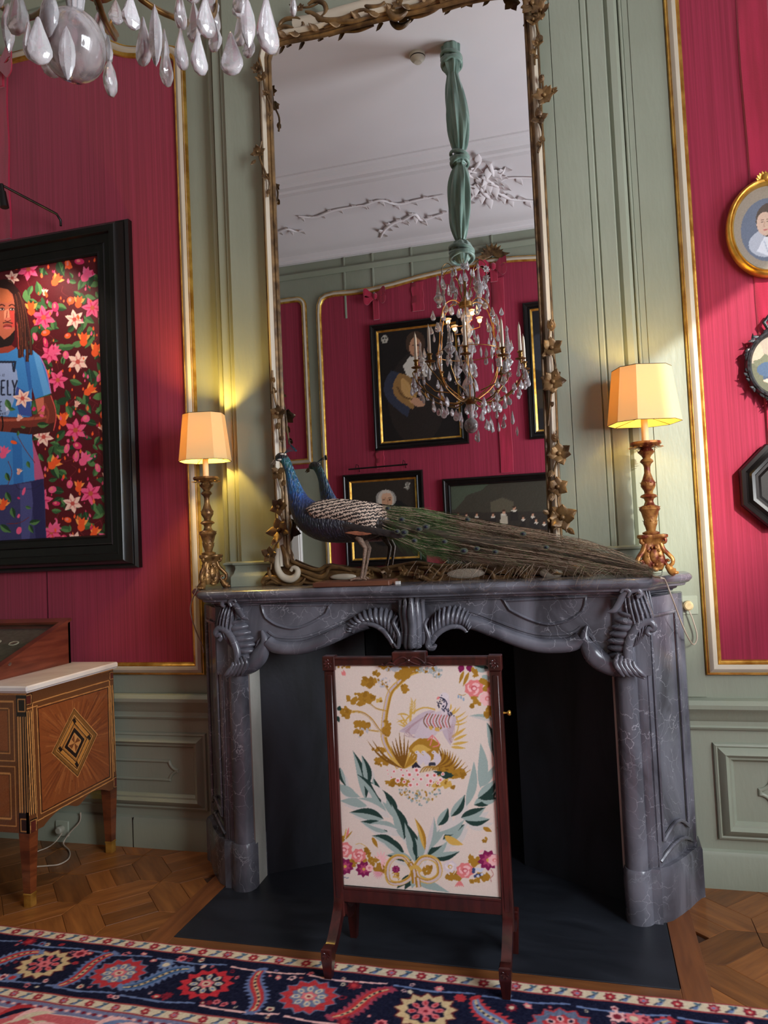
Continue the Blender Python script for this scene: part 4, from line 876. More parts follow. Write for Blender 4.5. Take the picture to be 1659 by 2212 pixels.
# daisies
for x, y, r in ((740, 1055, 26), (650, 1100, 24), (690, 1060, 18), (795, 1020, 26), (805, 1055, 18), (880, 1060, 24), (935, 1060, 24), (905, 1105, 26), (748, 1135, 24), (830, 1090, 20), (700, 1110, 18), (980, 1095, 20), (1000, 1050, 16), (620, 1030, 16), (676, 1018, 14), (720, 1025, 14), (600, 1075, 10), (575, 1050, 8), (570, 1020, 8), (880, 1135, 18), (800, 1130, 18), (960, 1120, 14), (770, 1090, 16)):
    FC.star((x, y), r*1.1, 8, (236, 214, 212), .62, R_.random(), PK, .42); FC.ell((x, y), r*.18, r*.18, (190, 60, 60))
for k in range(70):
    x = R_.uniform(660, 980); y = 1160+R_.random()*130*(1-abs(x-830)/230); lv((x, y), (x+R_.uniform(-22, 22), y+R_.uniform(10, 26)), 16, R_.choice(((150, 168, 168), (186, 170, 120), (120, 140, 140), (206, 196, 190), OC)))
# laurel sprays
def spray(lst):
    for a, b, w_, c, v in lst: lv(a, b, w_*1.15, c, .06, v)
S1 = [((200, 1000), (250, 1150), 40, SG, DG), ((190, 1140), (360, 1230), 60, SG, None), ((330, 1230), (190, 1130), 40, SG, None), ((400, 1250), (300, 870), 70, SG, DG), ((420, 1140), (370, 905), 60, SG, DG), ((470, 1260), (460, 1080), 66, SG, DG), ((520, 1280), (330, 1050), 60, SG, DG),
      ((410, 1300), (200, 1260), 60, SG, None), ((540, 1400), (275, 1350), 80, SG, DG), ((570, 1500), (360, 1420), 74, SG, DG), ((640, 1400), (490, 1150), 80, SG, DG), ((700, 1560), (600, 1280), 90, SG, DG), ((640, 1600), (450, 1530), 60, SG, DG), ((700, 1680), (500, 1540), 70, SG, DG), ((560, 1340), (340, 1240), 70, (214, 206, 198), SG),
      ((790, 1740), (700, 1420), 90, SG, DG), ((760, 1720), (560, 1680), 60, DG, SG), ((800, 1700), (780, 1540), 60, DG, SG), ((830, 1700), (810, 1490), 56, SG, None), ((650, 1480), (420, 1440), 60, (210, 206, 200), SG), ((560, 1280), (440, 1120), 50, (216, 208, 200), None),
      ((870, 1680), (930, 1380), 60, (206, 198, 196), SG), ((880, 1690), (1040, 1550), 76, DG, SG), ((920, 1620), (1050, 1420), 90, SG, (212, 206, 198)), ((1000, 1560), (1170, 1440), 80, DG, SG), ((970, 1500), (1170, 1400), 90, (212, 206, 200), SG), ((960, 1450), (1040, 1310), 66, SG, DG), ((1060, 1380), (1170, 1210), 66, SG, DG), ((1140, 1390), (1330, 1310), 76, DG, SG), ((1170, 1410), (1365, 1400), 66, SG, DG),
      ((1180, 1300), (1240, 950), 60, SG, None), ((1240, 1290), (1420, 1180), 80, SG, DG), ((1290, 1160), (1290, 810), 70, SG, None), ((1270, 1240), (1420, 1090), 80, SG, DG), ((1290, 1250), (1425, 1240), 60, DG, SG), ((1290, 1150), (1400, 980), 50, SG, None), ((1390, 900), (1340, 650), 60, SG, DG), ((1400, 940), (1380, 640), 50, DG, SG), ((1400, 640), (1200, 600), 40, (200, 196, 190), SG), ((910, 1700), (1130, 1650), 60, SG, DG), ((860, 1640), (780, 1390), 40, LO, OC), ((1010, 1530), (1160, 1600), 50, LO, None), ((1240, 210), (1370, 235), 60, DG, SG), ((1300, 290), (1375, 310), 40, SG, None), ((185, 560), (200, 520), 30, DG, None), ((180, 600), (195, 650), 26, DG, None)]
spray([(a, b, w_*.9, (208, 204, 198), None) for a, b, w_, c, v in [((x0+30, y0+50), (x1+26, y1+30), w, 0, 0) for (x0, y0), (x1, y1), w, _, _ in S1[:30]]]); spray(S1); lv((450, 1540), (495, 1625), 30, OC)
for x, y in ((640, 1900), (700, 1910), (760, 1900), (900, 1910), (960, 1920), (1050, 1930)): lv((800, 1830), (x, y+40), 60, R_.choice((DG, SG, SG)), .06)
# flowers
def rose(x, y, r, c=PK, d=(206, 100, 106), l=LP):
    FC.ell((x, y), r, r*.92, c, 0, 16, jag=.09)
    for k in range(6): a = k*1.05; FC.ell((x+r*.45*cos(a), y+r*.4*sin(a)), r*.42, r*.24, l if k % 2 else c, a+1.2)
    FC.ell((x, y), r*.34, r*.3, d); FC.ell((x+2, y+2), r*.2, r*.17, l)
def pansy(x, y, r): 
    FC.star((x, y), r*1.1, 9, MG, .7, R_.random()); FC.star((x, y), r*.7, 7, (176, 70, 110), .5, R_.random()); FC.ell((x, y), r*.2, r*.2, LO)
foliage(390, 1690, 50, 60, OC, 18, 20); foliage(280, 1750, 40, 30, OC, 8, 20); foliage(220, 1560, 20, 20, OC, 5, 14); foliage(530, 1790, 50, 40, OC, 16, 20); foliage(470, 1750, 30, 60, OC, 12, 14)
rose(230, 1640, 66); rose(345, 1685, 58); pansy(240, 1770, 62); pansy(385, 1790, 60); rose(430, 1780, 30, LP)
for k in range(9): lv((520, 1720), (520+70*cos(k*.5-2.6), 1720+80*sin(k*.5-2.6)), 14, LP)
for k in range(9): lv((500, 1810), (500+50*cos(k*.35+.4), 1810+60*sin(k*.35+.3)), 10, (222, 160, 170))
lv((250, 1560), (270, 1460), 18, PK); lv((240, 1560), (300, 1490), 12, OC); lv((235, 1550), (250, 1470), 12, LO); FC.line([(320, 1600), (360, 1590), (410, 1620)], 5, LO)
foliage(1320, 370, 40, 50, OC, 12, 20); foliage(1260, 480, 50, 60, OC, 16, 20); foliage(1350, 570, 36, 40, OC, 10, 22); rose(1240, 385, 72); rose(1345, 465, 62, LP, PK); rose(1380, 400, 40)
lv((1150, 200), (1130, 265), 50, MG); lv((1200, 200), (1210, 260), 50, MG); lv((1160, 250), (1125, 350), 26, OC); lv((1200, 260), (1155, 370), 28, OC); foliage(1245, 260, 22, 40, OC, 8, 16); FC.ell((1140, 455), 8, 14, (150, 170, 190)); FC.ell((1120, 450), 8, 14, (150, 170, 190)); FC.ell((1160, 470), 8, 14, (150, 170, 190)); FC.line([(1120, 430), (1150, 440), (1180, 430)], 4, OC)
lv((240, 290), (225, 240), 20, PK); lv((225, 290), (212, 250), 14, PK)
foliage(1240, 1720, 36, 34, OC, 10, 22); foliage(1090, 1840, 60, 40, OC, 14, 20); foliage(1310, 1850, 40, 40, OC, 10, 22); foliage(1240, 1880, 60, 14, OC, 8, 14)
rose(1170, 1800, 66); rose(1055, 1770, 52, (214, 204, 208), LO, (232, 222, 222)); pansy(1350, 1720, 76); rose(1400, 1720, 50, LP, PK); lv((1300, 1660), (1290, 1640), 40, LP)
for k in range(16): FC.ell((1270+R_.uniform(-40, 40), 1810+R_.uniform(-36, 36)), 12, 12, NV if k % 2 else (196, 204, 220), 0, 8)
for k in range(5): lv((1130, 1880), (1090+k*18, 1930), 14, PK)
FC.line([(1370, 1790), (1390, 1830), (1370, 1860), (1375, 1890)], 5, (180, 110, 100)); lv((1310, 1465), (1380, 1500), 34, OC); foliage(1325, 1560, 16, 22, OC, 4, 12); foliage(1430, 1480, 8, 14, OC, 3, 10)
# ribbon bow
for pts, c, w_ in (([(760, 1780), (700, 1700), (620, 1700), (570, 1770), (580, 1880), (660, 1900), (740, 1860), (770, 1800)], LO, 40), ([(780, 1780), (830, 1710), (900, 1700), (960, 1740), (970, 1830), (900, 1880), (820, 1860), (790, 1800)], LO, 44), ([(740, 1740), (770, 1800), (780, 1900)], OC, 46), ([(800, 1850), (810, 1930)], OC, 40)):
    FC.line(pts, w_, c); FC.line([(x+5, y+6) for x, y in pts], w_*.45, (206, 188, 186)); FC.line([(x-8, y-6) for x, y in pts], w_*.14, OC)
for k in range(12): lv((640+R_.uniform(-40, 40), 1840+R_.uniform(-40, 40)), (640+R_.uniform(-50, 50), 1840+R_.uniform(-40, 40)), 12, OC if k % 2 else LO)
rose(635, 1790, 30, MG, (90, 20, 60), (160, 60, 110)); foliage(880, 1800, 40, 34, OC, 10, 16); FC.line([(740, 1790), (790, 1770), (830, 1810)], 30, LO)
FC.line([(212, 1850), (225, 1862), (236, 1852), (250, 1860), (268, 1856)], 4, NV)
FC.noise(3, 4); FC.blur()
m_fab = vcol_mat('printed_fabric', rough=.85, bump=.35, bsc=700, spec=.15)
FC.build('fabric_panel', m_fab, lambda X, Z: (X, YS-.0045-.003*np.sin(np.clip((X-FC.x0)/(FC.x1-FC.x0), 0, 1)*pi)**.5*np.sin(np.clip((Z-FC.y0)/(FC.y1-FC.y0), 0, 1)*pi)**.5, Z), fs)
mb = MB(); mb.box(FC.x0, FC.x1, YS-.001, YS+.006, FC.y0, FC.y1); mb.build('fabric_backing', M('linen', (200, 188, 170), rough=.9), fs, smooth=0)

# ------------------------------------------------------------------ commode
XS = -1.672; YFc, YBc = -.69, -.075; XCL = -2.95
co = thing('commode', 'inlaid walnut commode with white marble top and tapered legs, below the floral portrait', 'commode', (-2.3, -.38, 0))
cz = lambda x, y: P(x/2.95, 1200+y/2.95, X=XS).z
zbody = cz(150, 1795)
m_wal = M('walnut', (80, 36, 18), (114, 58, 30), (132, 74, 42), scale=(6, 6, 30), rough=.32, coat=.4, dist=1.2, detail=6)
mb = MB(); mb.box(XCL, XS-.002, YFc+.002, YBc, zbody+.045, .925); mb.build('carcase', m_wal, co, smooth=0)
SC = Canvas(YFc, YBc, zbody, .928, .0015, (120, 66, 32))
SC.map = lambda x, y: (lambda v: (v.y, v.z))(P(x/2.95, 1200+y/2.95, X=XS))
Y_, Z_ = np.meshgrid(SC.gx, SC.gy)
HON, EBN, CHY, WAL = (190, 132, 74), (26, 15, 12), (112, 54, 28), (96, 56, 28)
SC.a[:] = (96, 56, 30)
def frame(cvs, q, w_, c):
    for i in range(len(q)): cvs.line([q[i], q[(i+1) % len(q)]], w_, c, sp=False)
rw = random.Random(2)
# quartered veneer
TL, TR, BR, BL = (243, 968), (690, 838), (700, 1412), (268, 1638); CC = (475, 1195)
for tri, a in (((TL, TR, CC), 1), ((TR, BR, CC), 2), ((BR, BL, CC), 3), ((BL, TL, CC), 4)):
    SC.poly(tri, (126, 66, 32))
def gr(p, q, t): return (p[0]+(q[0]-p[0])*t, p[1]+(q[1]-p[1])*t)
for (p, q) in ((TL, TR), (TR, BR), (BR, BL), (BL, TL)):
    for k in range(60):
        t = rw.random(); b0 = gr(p, q, t); c0 = gr(CC, b0, rw.uniform(.15, .5)); c1 = gr(c0, b0, rw.uniform(.3, 1)); SC.line([c0, c1], rw.uniform(3, 12), rw.choice(((150, 86, 44), (104, 50, 24), (168, 104, 56), (92, 42, 22), (140, 74, 36))), al=.45, sp=False)
for k in range(120):
    x = rw.uniform(150, 740); y = rw.uniform(1200, 1700); SC.line([(x, y), (x+4, y+rw.uniform(20, 60))], 5, (84, 48, 26), al=.0, sp=False)
frame(SC, [(207, 940), (697, 795), (722, 1425), (238, 1690)], 6, HON); frame(SC, [(235, 968), (692, 835), (705, 1415), (262, 1645)], 5, HON); frame(SC, [(243, 976), (686, 844), (699, 1408), (270, 1632)], 4, EBN)
SC.poly([(150, 850), (742, 700), (742, 722), (150, 872)], EBN); SC.line([(150, 876), (742, 720)], 7, HON, sp=False); SC.line([(150, 985), (240, 958)], 7, HON, sp=False)
def band_post(x0, x1, yt0, yt1, yb0, yb1, n):
    tl, tr, br, bl = (x0, yt0), (x1, yt1), (x1+(24 if x0 > 600 else 30), yb1), (x0+(24 if x0 > 600 else 30), yb0)
    SC.poly([tl, tr, br, bl], EBN)
    for k in range(n):
        t = (k+.5)/n; SC.line([gr(tl, tr, t), gr(bl, br, t)], (x1-x0)/n*.55, HON if n < 5 or k else HON, sp=False)
band_post(152, 205, 998, 985, 1660, 1640, 4); band_post(700, 733, 830, 822, 1380, 1370, 3)
def sqr(x0, y0, x1, y1, sl):
    q = [(x0, y0), (x1, y0-sl), (x1, y1-sl), (x0, y1)]; SC.poly(q, EBN); c = ((x0+x1)/2, (y0+y1-sl)/2); frame(SC, [gr(c, p, .78) for p in q], 4, HON); SC.poly([gr(c, p, .66) for p in q], (84, 34, 26))
sqr(152, 890, 206, 965, 12); sqr(695, 742, 735, 798, 8); sqr(190, 1685, 238, 1785, 20); sqr(722, 1410, 762, 1486, 12)
dm = [(472, 968), (622, 1138), (496, 1415), (328, 1258)]
for s_, c in ((1, HON), (.965, EBN), (.94, (120, 78, 34)), (.80, HON), (.76, EBN), (.73, (176, 116, 50)), (.60, HON), (.57, EBN), (.54, (150, 96, 40)), (.47, HON), (.44, EBN), (.30, HON), (.26, (110, 60, 30))):
    SC.poly([gr(CC, p, s_) for p in dm], c)
for i in range(4): a = gr(dm[i], dm[(i+1) % 4], .5)
for p in dm: q = gr(CC, p, .62); SC.poly([(q[0]-12, q[1]-6), (q[0]+4, q[1]-20), (q[0]+14, q[1]+6), (q[0], q[1]+20)], EBN)
ct = [gr(CC, p, .26) for p in dm]
for i in range(4): SC.poly([CC, ct[i], gr(ct[i], ct[(i+1) % 4], .5)], (186, 126, 70))
SC.noise(4, 3); SC.blur()
m_inl = vcol_mat('inlaid_veneer', rough=.3, bump=.05, bsc=300, spec=.5, coat=.4)
sd = SC.build('inlaid_side', m_inl, lambda Y, Z: (np.full_like(Y, XS), Y, Z), co, )
# carve the shaped apron: drop mesh below the curve
def trim(o, keep):
    bm = bmesh.new(); bm.from_mesh(o.data); dead = [v for v in bm.verts if not keep(v.co+o.parent.location)]; bmesh.ops.delete(bm, geom=dead, context='VERTS'); bm.to_mesh(o.data); bm.free()
def apron(y):
    t = (y-YFc)/(YBc-YFc)
    if t < .14 or t > .90: return zbody
    u = (t-.14)/.76; return zbody+.045-.045*abs(2*u-1)**3-.035*math.exp(-((u-.5)/.13)**2)
trim(sd, lambda c: c.z > apron(c.y)-.001)
mb = MB(); ay = [YFc+(YBc-YFc)*i/40 for i in range(41)]
mb.prism([(XS-.016, y, apron(y)) for y in ay]+[(XS-.016, YBc, zbody+.09), (XS-.016, YFc, zbody+.09)], (.0145, 0, 0)); mb.build('apron', m_wal, co, smooth=0)
FR_ = Canvas(XCL, XS, zbody, .928, .004, (100, 58, 30)); FR_.map = None; H_ = .928-zbody
for x0, x1 in ((XCL, XCL+.07), (XS-.058, XS)):
    FR_.poly([(x0, zbody), (x1, zbody), (x1, .928), (x0, .928)], EBN)
    for k in range(4): FR_.poly([(x0+.006+k*.013, zbody+.09), (x0+.012+k*.013, zbody+.09), (x0+.012+k*.013, .928-.11), (x0+.006+k*.013, .928-.11)], HON)
    for za in (zbody+.012, .928-.085): frame(FR_, [(x0+.01, za), (x1-.01, za), (x1-.01, za+.05), (x0+.01, za+.05)], .004, HON)
FR_.line([(XCL, .915), (XS, .915)], .006, HON, sp=False)
for k in range(2):
    z0 = zbody+.03+k*(H_-.05)/2; z1 = z0+(H_-.10)/2; frame(FR_, [(XCL+.09, z0), (XS-.07, z0), (XS-.07, z1), (XCL+.09, z1)], .006, HON); frame(FR_, [(XCL+.12, z0+.03), (XS-.095, z0+.03), (XS-.095, z1-.03), (XCL+.12, z1-.03)], .005, HON); FR_.poly([(XCL+.13, z0+.04), (XS-.105, z0+.04), (XS-.105, z1-.04), (XCL+.13, z1-.04)], (130, 72, 36))
FR_.noise(4, 5); FR_.build('inlaid_front', m_inl, lambda X, Z: (X, np.full_like(X, YFc), Z), co)
for x in (XS-.002, XCL+.06):
    for y in (YFc, YBc):
        sx = 1 if y == YFc else 1; mb = MB(); w1 = .058; a = .013; cx = x-w1/2-.002; cy = y+(w1/2+.002 if y == YFc else -w1/2+.012)
        mb.loft([[(cx+s*h, cy+t*h, z) for s, t in ((-1, -1), (1, -1), (1, 1), (-1, 1))] for h, z in ((.0175, .048), (w1/2-.002, zbody-.006), (w1/2-.002, zbody+.06))])
        lg = mb.build('leg', m_wal, co, smooth=0)
        mb = MB(); mb.loft([[(cx+s*h, cy+t*h, z) for s, t in ((-1, -1), (1, -1), (1, 1), (-1, 1))] for h, z in ((.017, 0), (.0175, .006), (.0172, .048), (.0195, .05), (.0195, .056), (.018, .058))]); mb.build('brass_shoe', m_gold, lg, label='brass foot cap', smooth=0)
m_wm = M('white_marble', (196, 186, 180), (212, 204, 198), (176, 166, 162), scale=(3, 3, 3), rough=.22, dist=2)
mb = MB(); mb.box(XCL-.03, XS+.028, YFc-.028, YBc+.005, .930, .957, b=.006); mb.box(XCL-.02, XS+.018, YFc-.018, YBc+.004, .926, .931); mb.build('marble_top', m_wm, co, label='white marble top', smooth=30)

# display case on the commode
dx1 = -1.905; dx0 = -2.86; dy0, dy1 = -.62, -.10; zc = .9572; zb_, zf2 = 1.172, zc+.035
ds = thing('display_case', 'sloping mahogany display case with glass lid on the marble top', 'display case', (-2.38, -.36, zc))
m_cas = M('reddish_mahogany', (84, 36, 24), (112, 54, 36), (124, 64, 44), scale=(5, 5, 40), rough=.35, coat=.3)
for x in (dx0, dx1-.018):
    mb = MB(); mb.prism([(x, dy0, zc), (x, dy1, zc), (x, dy1, zb_), (x, dy0, zf2)], (.018, 0, 0)); mb.build('side_panel', m_cas, ds, smooth=0)
mb = MB(); mb.box(dx0, dx1, dy1-.016, dy1, zc, zb_-.002); mb.build('back_panel', m_cas, ds, smooth=0)
mb = MB(); mb.box(dx0+.018, dx1-.018, dy0, dy0+.016, zc, zf2-.002); mb.build('front_panel', m_cas, ds, smooth=0)
mb = MB(); mb.box(dx0+.018, dx1-.018, dy0+.016, dy1-.016, zc, zc+.016); mb.build('lining', M('case_velvet', (88, 76, 62), (104, 92, 76), scale=(40, 40, 40), rough=.9), ds, smooth=0)
sl_ = Vector((0, dy1-dy0, zb_-zf2)).normalized(); nn = Vector((0, -sl_.z, sl_.y))
def lidbox(x0, x1, t0, t1, th): 
    L = (Vector((0, dy1, zb_))-Vector((0, dy0, zf2))).length; mb = MB(); a = Vector((0, dy0, zf2))
    c = [a+sl_*(L*t) for t in (t0, t1)]; pts = [(x0, c[0].y, c[0].z), (x1, c[0].y, c[0].z), (x1, c[1].y, c[1].z), (x0, c[1].y, c[1].z)]; mb.prism(pts, nn*th); return mb
for a in ((dx0-.004, dx1+.004, -.01, .07, .014), (dx0-.004, dx1+.004, .93, 1.02, .014), (dx0-.004, dx0+.034, .07, .93, .014), (dx1-.034, dx1+.004, .07, .93, .014)): lidbox(*a).build('lid_frame', m_cas, ds, smooth=0)
m_lg = bpy.data.materials.new('lid_glass'); m_lg.use_nodes = True; _n = m_lg.node_tree; _t = _n.nodes.new('ShaderNodeBsdfTransparent'); _t.inputs[0].default_value = (.9, .93, .92, 1); _g = _n.nodes.new('ShaderNodeBsdfGlossy'); _g.inputs['Roughness'].default_value = .02
_m = _n.nodes.new('ShaderNodeMixShader'); _m.inputs[0].default_value = .07; _n.links.new(_t.outputs[0], _m.inputs[1]); _n.links.new(_g.outputs[0], _m.inputs[2]); _n.links.new(_m.outputs[0], _n.nodes['Material Output'].inputs[0])
lidbox(dx0+.03, dx1-.03, .06, .94, .003).build('lid_glass', m_lg, ds, smooth=0)
mb = lidbox(dx0+.019, dx1-.019, .05, .97, .004); mb.v = [(p[0], p[1]-nn.y*.030, p[2]-nn.z*.030) for p in mb.v]; mb.build('display_board', MATS['case_velvet'], ds, smooth=0)
lk = P(20, 1433, X=dx1); mb = MB(); mb.lathe([(0, 0), (.011, 0), (.011, .003), (.008, .004), (.005, .003), (.005, .007), (0, .007)], n=16); mb.xf(Matrix.Translation((dx1, lk.y, lk.z)) @ Matrix.Rotation(pi/2, 4, 'Y')); mb.build('lock', M('steel', (170, 170, 175), rough=.25, metal=1), ds, label='round steel lock', smooth=40)
for px_, in (((30, 1391),), ((-8, 1388),)):
    d_ = Vector(P(px_[0], px_[1], Y=-.3)-Vector(CAM)); p0 = Vector((0, dy0, zf2))-nn*.0255; v = Vector(CAM)+d_*((p0-Vector(CAM)).dot(nn)/d_.dot(nn))
    o = thing('portrait_miniature', 'small oval miniature in a pale rim inside the case, %s' % ('nearest its right end' if px_[0] > 0 else 'at the left edge'), 'miniature', tuple(v), 'miniatures in the display case'); o.rotation_euler = (atan2(sl_.z, sl_.y), 0, 0)
    mb = MB(); mb.lathe([(0, 0), (.026, 0), (.028, .003), (.025, .006), (.021, .004), (0, .004)], (0, 0, 0), 24, sy=.8); mb.build('rim', M('ivory_rim', (206, 190, 164), rough=.4), o, local=True); mb = MB(); mb.lathe([(0, .0045), (.020, .0045), (0, .005)], (0, 0, 0), 20, sy=.8); mb.build('painting', M('mini_paint', (150, 120, 100), (60, 50, 50), scale=(60, 60, 60)), o, local=True)
# ------------------------------------------------------------------ table lamps
m_shade = bpy.data.materials.new('lamp_shade_silk'); m_shade.use_nodes = True; _n = m_shade.node_tree; _b = _n.nodes['Principled BSDF']
_b.inputs['Base Color'].default_value = lin((232, 216, 158)); _b.inputs['Roughness'].default_value = .8
_t = _n.nodes.new('ShaderNodeBsdfTranslucent'); _t.inputs[0].default_value = lin((250, 212, 84)); _m = _n.nodes.new('ShaderNodeMixShader'); _m.inputs[0].default_value = .30
_n.links.new(_b.outputs[0], _m.inputs[1]); _n.links.new(_t.outputs[0], _m.inputs[2]); _n.links.new(_m.outputs[0], _n.nodes['Material Output'].inputs[0])
m_lampL = M('bronzed_gilt', (86, 56, 34), (160, 120, 70), (196, 156, 96), scale=(30, 30, 30), rough=.34, metal=.55, bump=.25, bscale=(80, 80, 80))
m_lampR = M('red_and_gold_gilt', (110, 44, 26), (176, 122, 62), (206, 160, 90), scale=(26, 26, 26), rough=.38, metal=.35, bump=.25, bscale=(80, 80, 80), lo=.4, hi=.55)
m_candle = M('wax', (224, 196, 150), (232, 206, 164), scale=(8, 8, 8), rough=.5)
m_bulb = M('lamp_bulb', (255, 190, 96), rough=.4, emit=9)
m_wire = M('cord_plastic', (172, 156, 138), rough=.5); m_rim = M('shade_binding', (70, 52, 30), rough=.7)
STEM = [(1154, 18), (1150, 19), (1146, 10), (1138, 12), (1130, 15), (1122, 14), (1112, 17), (1104, 19), (1098, 23), (1092, 21), (1088, 12), (1080, 9), (1074, 11), (1070, 19), (1066, 17), (1062, 9), (1056, 10), (1046, 16), (1038, 16), (1030, 12), (1015, 7), (1002, 7), (996, 9), (990, 15), (986, 13), (982, 8), (976, 11), (968, 19), (964, 14), (960, 12), (956, 28), (950, 34), (945, 33), (944, 8)]
def table_lamp(label, x, y, mt, rz, srz, E, kz=1.0, cord=None, sk=1.0):
    z0 = ZB; k = .00180; L = thing('table_lamp', label, 'lamp', (x, y, z0), 'pair of carved candlestick lamps on the mantelshelf')
    mb = MB(); mb.lathe([(0, (1245-1156)*k*kz)]+[(r*k, (1245-yy)*k*kz) for yy, r in STEM]+[(0, (1245-943)*k*kz)], (x, y, z0), 32); mb.build('stem', mt, L, smooth=50)
    mb = MB()
    for yy, r, n in ((1097, 22, 12), (952, 34, 16), (1042, 15, 10), (1128, 14, 8), (968, 18, 8), (1106, 18, 10)):
        for j in range(n):
            a = 2*pi*j/n; c = Vector((x+r*k*.8*cos(a), y+r*k*.8*sin(a), z0+(1245-yy)*k*kz)); mb.leaf(c-Vector((0, 0, .008)), (cos(a)*.35, sin(a)*.35, 1 if yy != 952 else -.1), (cos(a), sin(a), 0), .020, .014, curl=.2, n=5)
    mb.build('carved_leaves', mt, L, smooth=50)
    mb = MB(); rg = []
    for zz, r, tw in ((.020, .030, 0), (.05, .042, 0), (.085, .036, 0), (.118, .030, 0), (.135, .034, 0), (.146, .046, 0), (.150, .052, 0), (.160, .052, 0), (.163, .046, 0)):
        rg.append([(x+r*(1+.28*cos(3*(2*pi*j/24)))*cos(2*pi*j/24+rz), y+r*(1+.28*cos(3*(2*pi*j/24)))*sin(2*pi*j/24+rz), z0+zz*kz) for j in range(24)])
    mb.loft(rg); mb.build('base_body', mt, L, smooth=50)
    for q in range(3):
        a = rz+q*2*pi/3; d = Vector((cos(a), sin(a), 0)); o = Vector((x, y, z0)); up = Vector((0, 0, 1)); mb = MB()
        sp = [(.034, .150), (.052, .146), (.054, .132), (.044, .128)]
        mb.tube([tuple(o+d*a_+up*b) for a_, b in spline(sp, 4)], .0075, 8)
        sp = [(.036, .125), (.046, .10), (.062, .082), (.078, .062), (.076, .042), (.060, .034), (.050, .046), (.058, .058), (.066, .052)]
        pts = [tuple(o+d*a_+up*b) for a_, b in spline(sp, 4)]; mb.tube(pts, [(.013*(1-.5*i/len(pts)), .010*(1-.5*i/len(pts))) for i in range(len(pts))], 8)
        sp = [(.056, .036), (.064, .024), (.072, .012), (.084, .008)]; mb.tube([tuple(o+d*a_+up*b) for a_, b in spline(sp, 4)], [.012+.004*min(1, i/8) for i in range(13)], 8)
        s_ = d.cross(up)
        for t in (-1.2, -.4, .4, 1.2): mb.ball(o+d*.088+s_*(t*.0085)+up*.0065, (.009, .006, .0065), 8, 5, R=Matrix.Rotation(a, 3, 'Z'))
        mb.build('scroll_foot', mt, L, smooth=60)
        a2 = a+pi/3; d2 = Vector((cos(a2), sin(a2), 0)); mb = MB(); R3 = Matrix.Rotation(a2, 3, 'Z')
        mb.ball(o+d2*.030+up*.075, (.010, .020, .030), 10, 8, R=R3)
        for j in range(10): t = 2*pi*j/10; mb.ball(o+d2*.030+d2.cross(up)*(.024*cos(t))+up*(.075+.036*sin(t)), .0065, 6, 4)
        mb.ball(o+d2*.034+up*.022, (.010, .016, .010), 8, 5, R=R3); mb.build('cartouche', mt, L, smooth=60)
    zt = (1245-944)*k*kz; mb = MB(); mb.lathe([(0, zt), (.014, zt), (.0135, zt+.12), (0, zt+.12)], (x, y, z0), 20); mb.build('candle_tube', m_candle, L, label='cream candle tube')
    mb = MB(); mb.ball((x, y, z0+zt+.155), (.022, .022, .032), 12, 8); mb.build('bulb', m_bulb, L)
    zs0, zs1 = zt+.075, zt+.300; hw0, hd0, hw1, hd1 = .135*sk, .112*sk, .108*sk, .090*sk
    def oct_(hw, hd, z, dd=0):
        c = min(hw, hd)*.52; hw -= dd; hd -= dd; q = [(-hw+c, -hd), (hw-c, -hd), (hw, -hd+c), (hw, hd-c), (hw-c, hd), (-hw+c, hd), (-hw, hd-c), (-hw, -hd+c)]
        return [(x+a*cos(srz)-b*sin(srz), y+a*sin(srz)+b*cos(srz), z0+z) for a, b in q]
    mb = MB(); mb.loft([oct_(hw0, hd0, zs0), oct_(hw1, hd1, zs1), oct_(hw1, hd1, zs1, .0012), oct_(hw0, hd0, zs0, .0012), oct_(hw0, hd0, zs0)], cap=False); sh = mb.build('lamp_shade', m_shade, L, label='cream silk shade with cut corners', smooth=0)
    for hw, hd, z in ((hw0, hd0, zs0), (hw1, hd1, zs1)): q = oct_(hw, hd, z); mb = MB(); mb.tube(q+q[:1], .0013, 5); mb.build('shade_binding', m_rim, sh)
    mb = MB(); q = oct_(hw0, hd0, zs0)
    for i in (0, 3, 5): mb.tube([(x, y, z0+zs0+.03), q[i]], .0012, 5)
    mb.build('shade_carrier', m_rim, sh)
    l = bpy.data.lights.new('lamp_light', 'POINT'); l.energy = E; l.color = (1.0, .64, .13); l.shadow_soft_size = .03; lo = bpy.data.objects.new('lamp_light', l); COL.objects.link(lo); lo.parent = L; lo.location = (0, 0, zt+.21)
    if cord:
        mb = MB(); mb.tube([tuple(p) for p in spline(cord, 6)], .0030, 7); mb.build('cord', m_wire, L, label='pale flex')
    return L
XLL, XLR = -1.028, .968
table_lamp('aged bronze-gilt candlestick lamp at the left end of the mantelshelf, shade glowing yellow', XLL, -.215, m_lampL, radians(-90), radians(14), 30, .985,
           [P(428, 1262, Z=ZB+.004), P(424, 1276, Y=-.235), P(414, 1300, Y=-.24), P(412, 1325, Y=-.22), P(424, 1365, Y=-.12), P(437, 1395, Y=-.06), P(440, 1410, Y=-.05)], .86)
cr_ = [P(1402, 1238, Z=ZB+.004), P(1414, 1246, Z=ZB+.004), P(1430, 1249, Z=ZB+.004), P(1438, 1256, Y=-.36), P(1455, 1300, Y=-.33), P(1478, 1360, Y=-.2), P(1497, 1392, Y=-.05), P(1506, 1375, Y=-.03), P(1497, 1340, Y=-.03), P(1488, 1318, Y=-.03)]
table_lamp('red and gold carved candlestick lamp at the right end of the mantelshelf, shade in sunlight', XLR, -.225, m_lampR, radians(-22), radians(20), 7, 1.0, cr_)
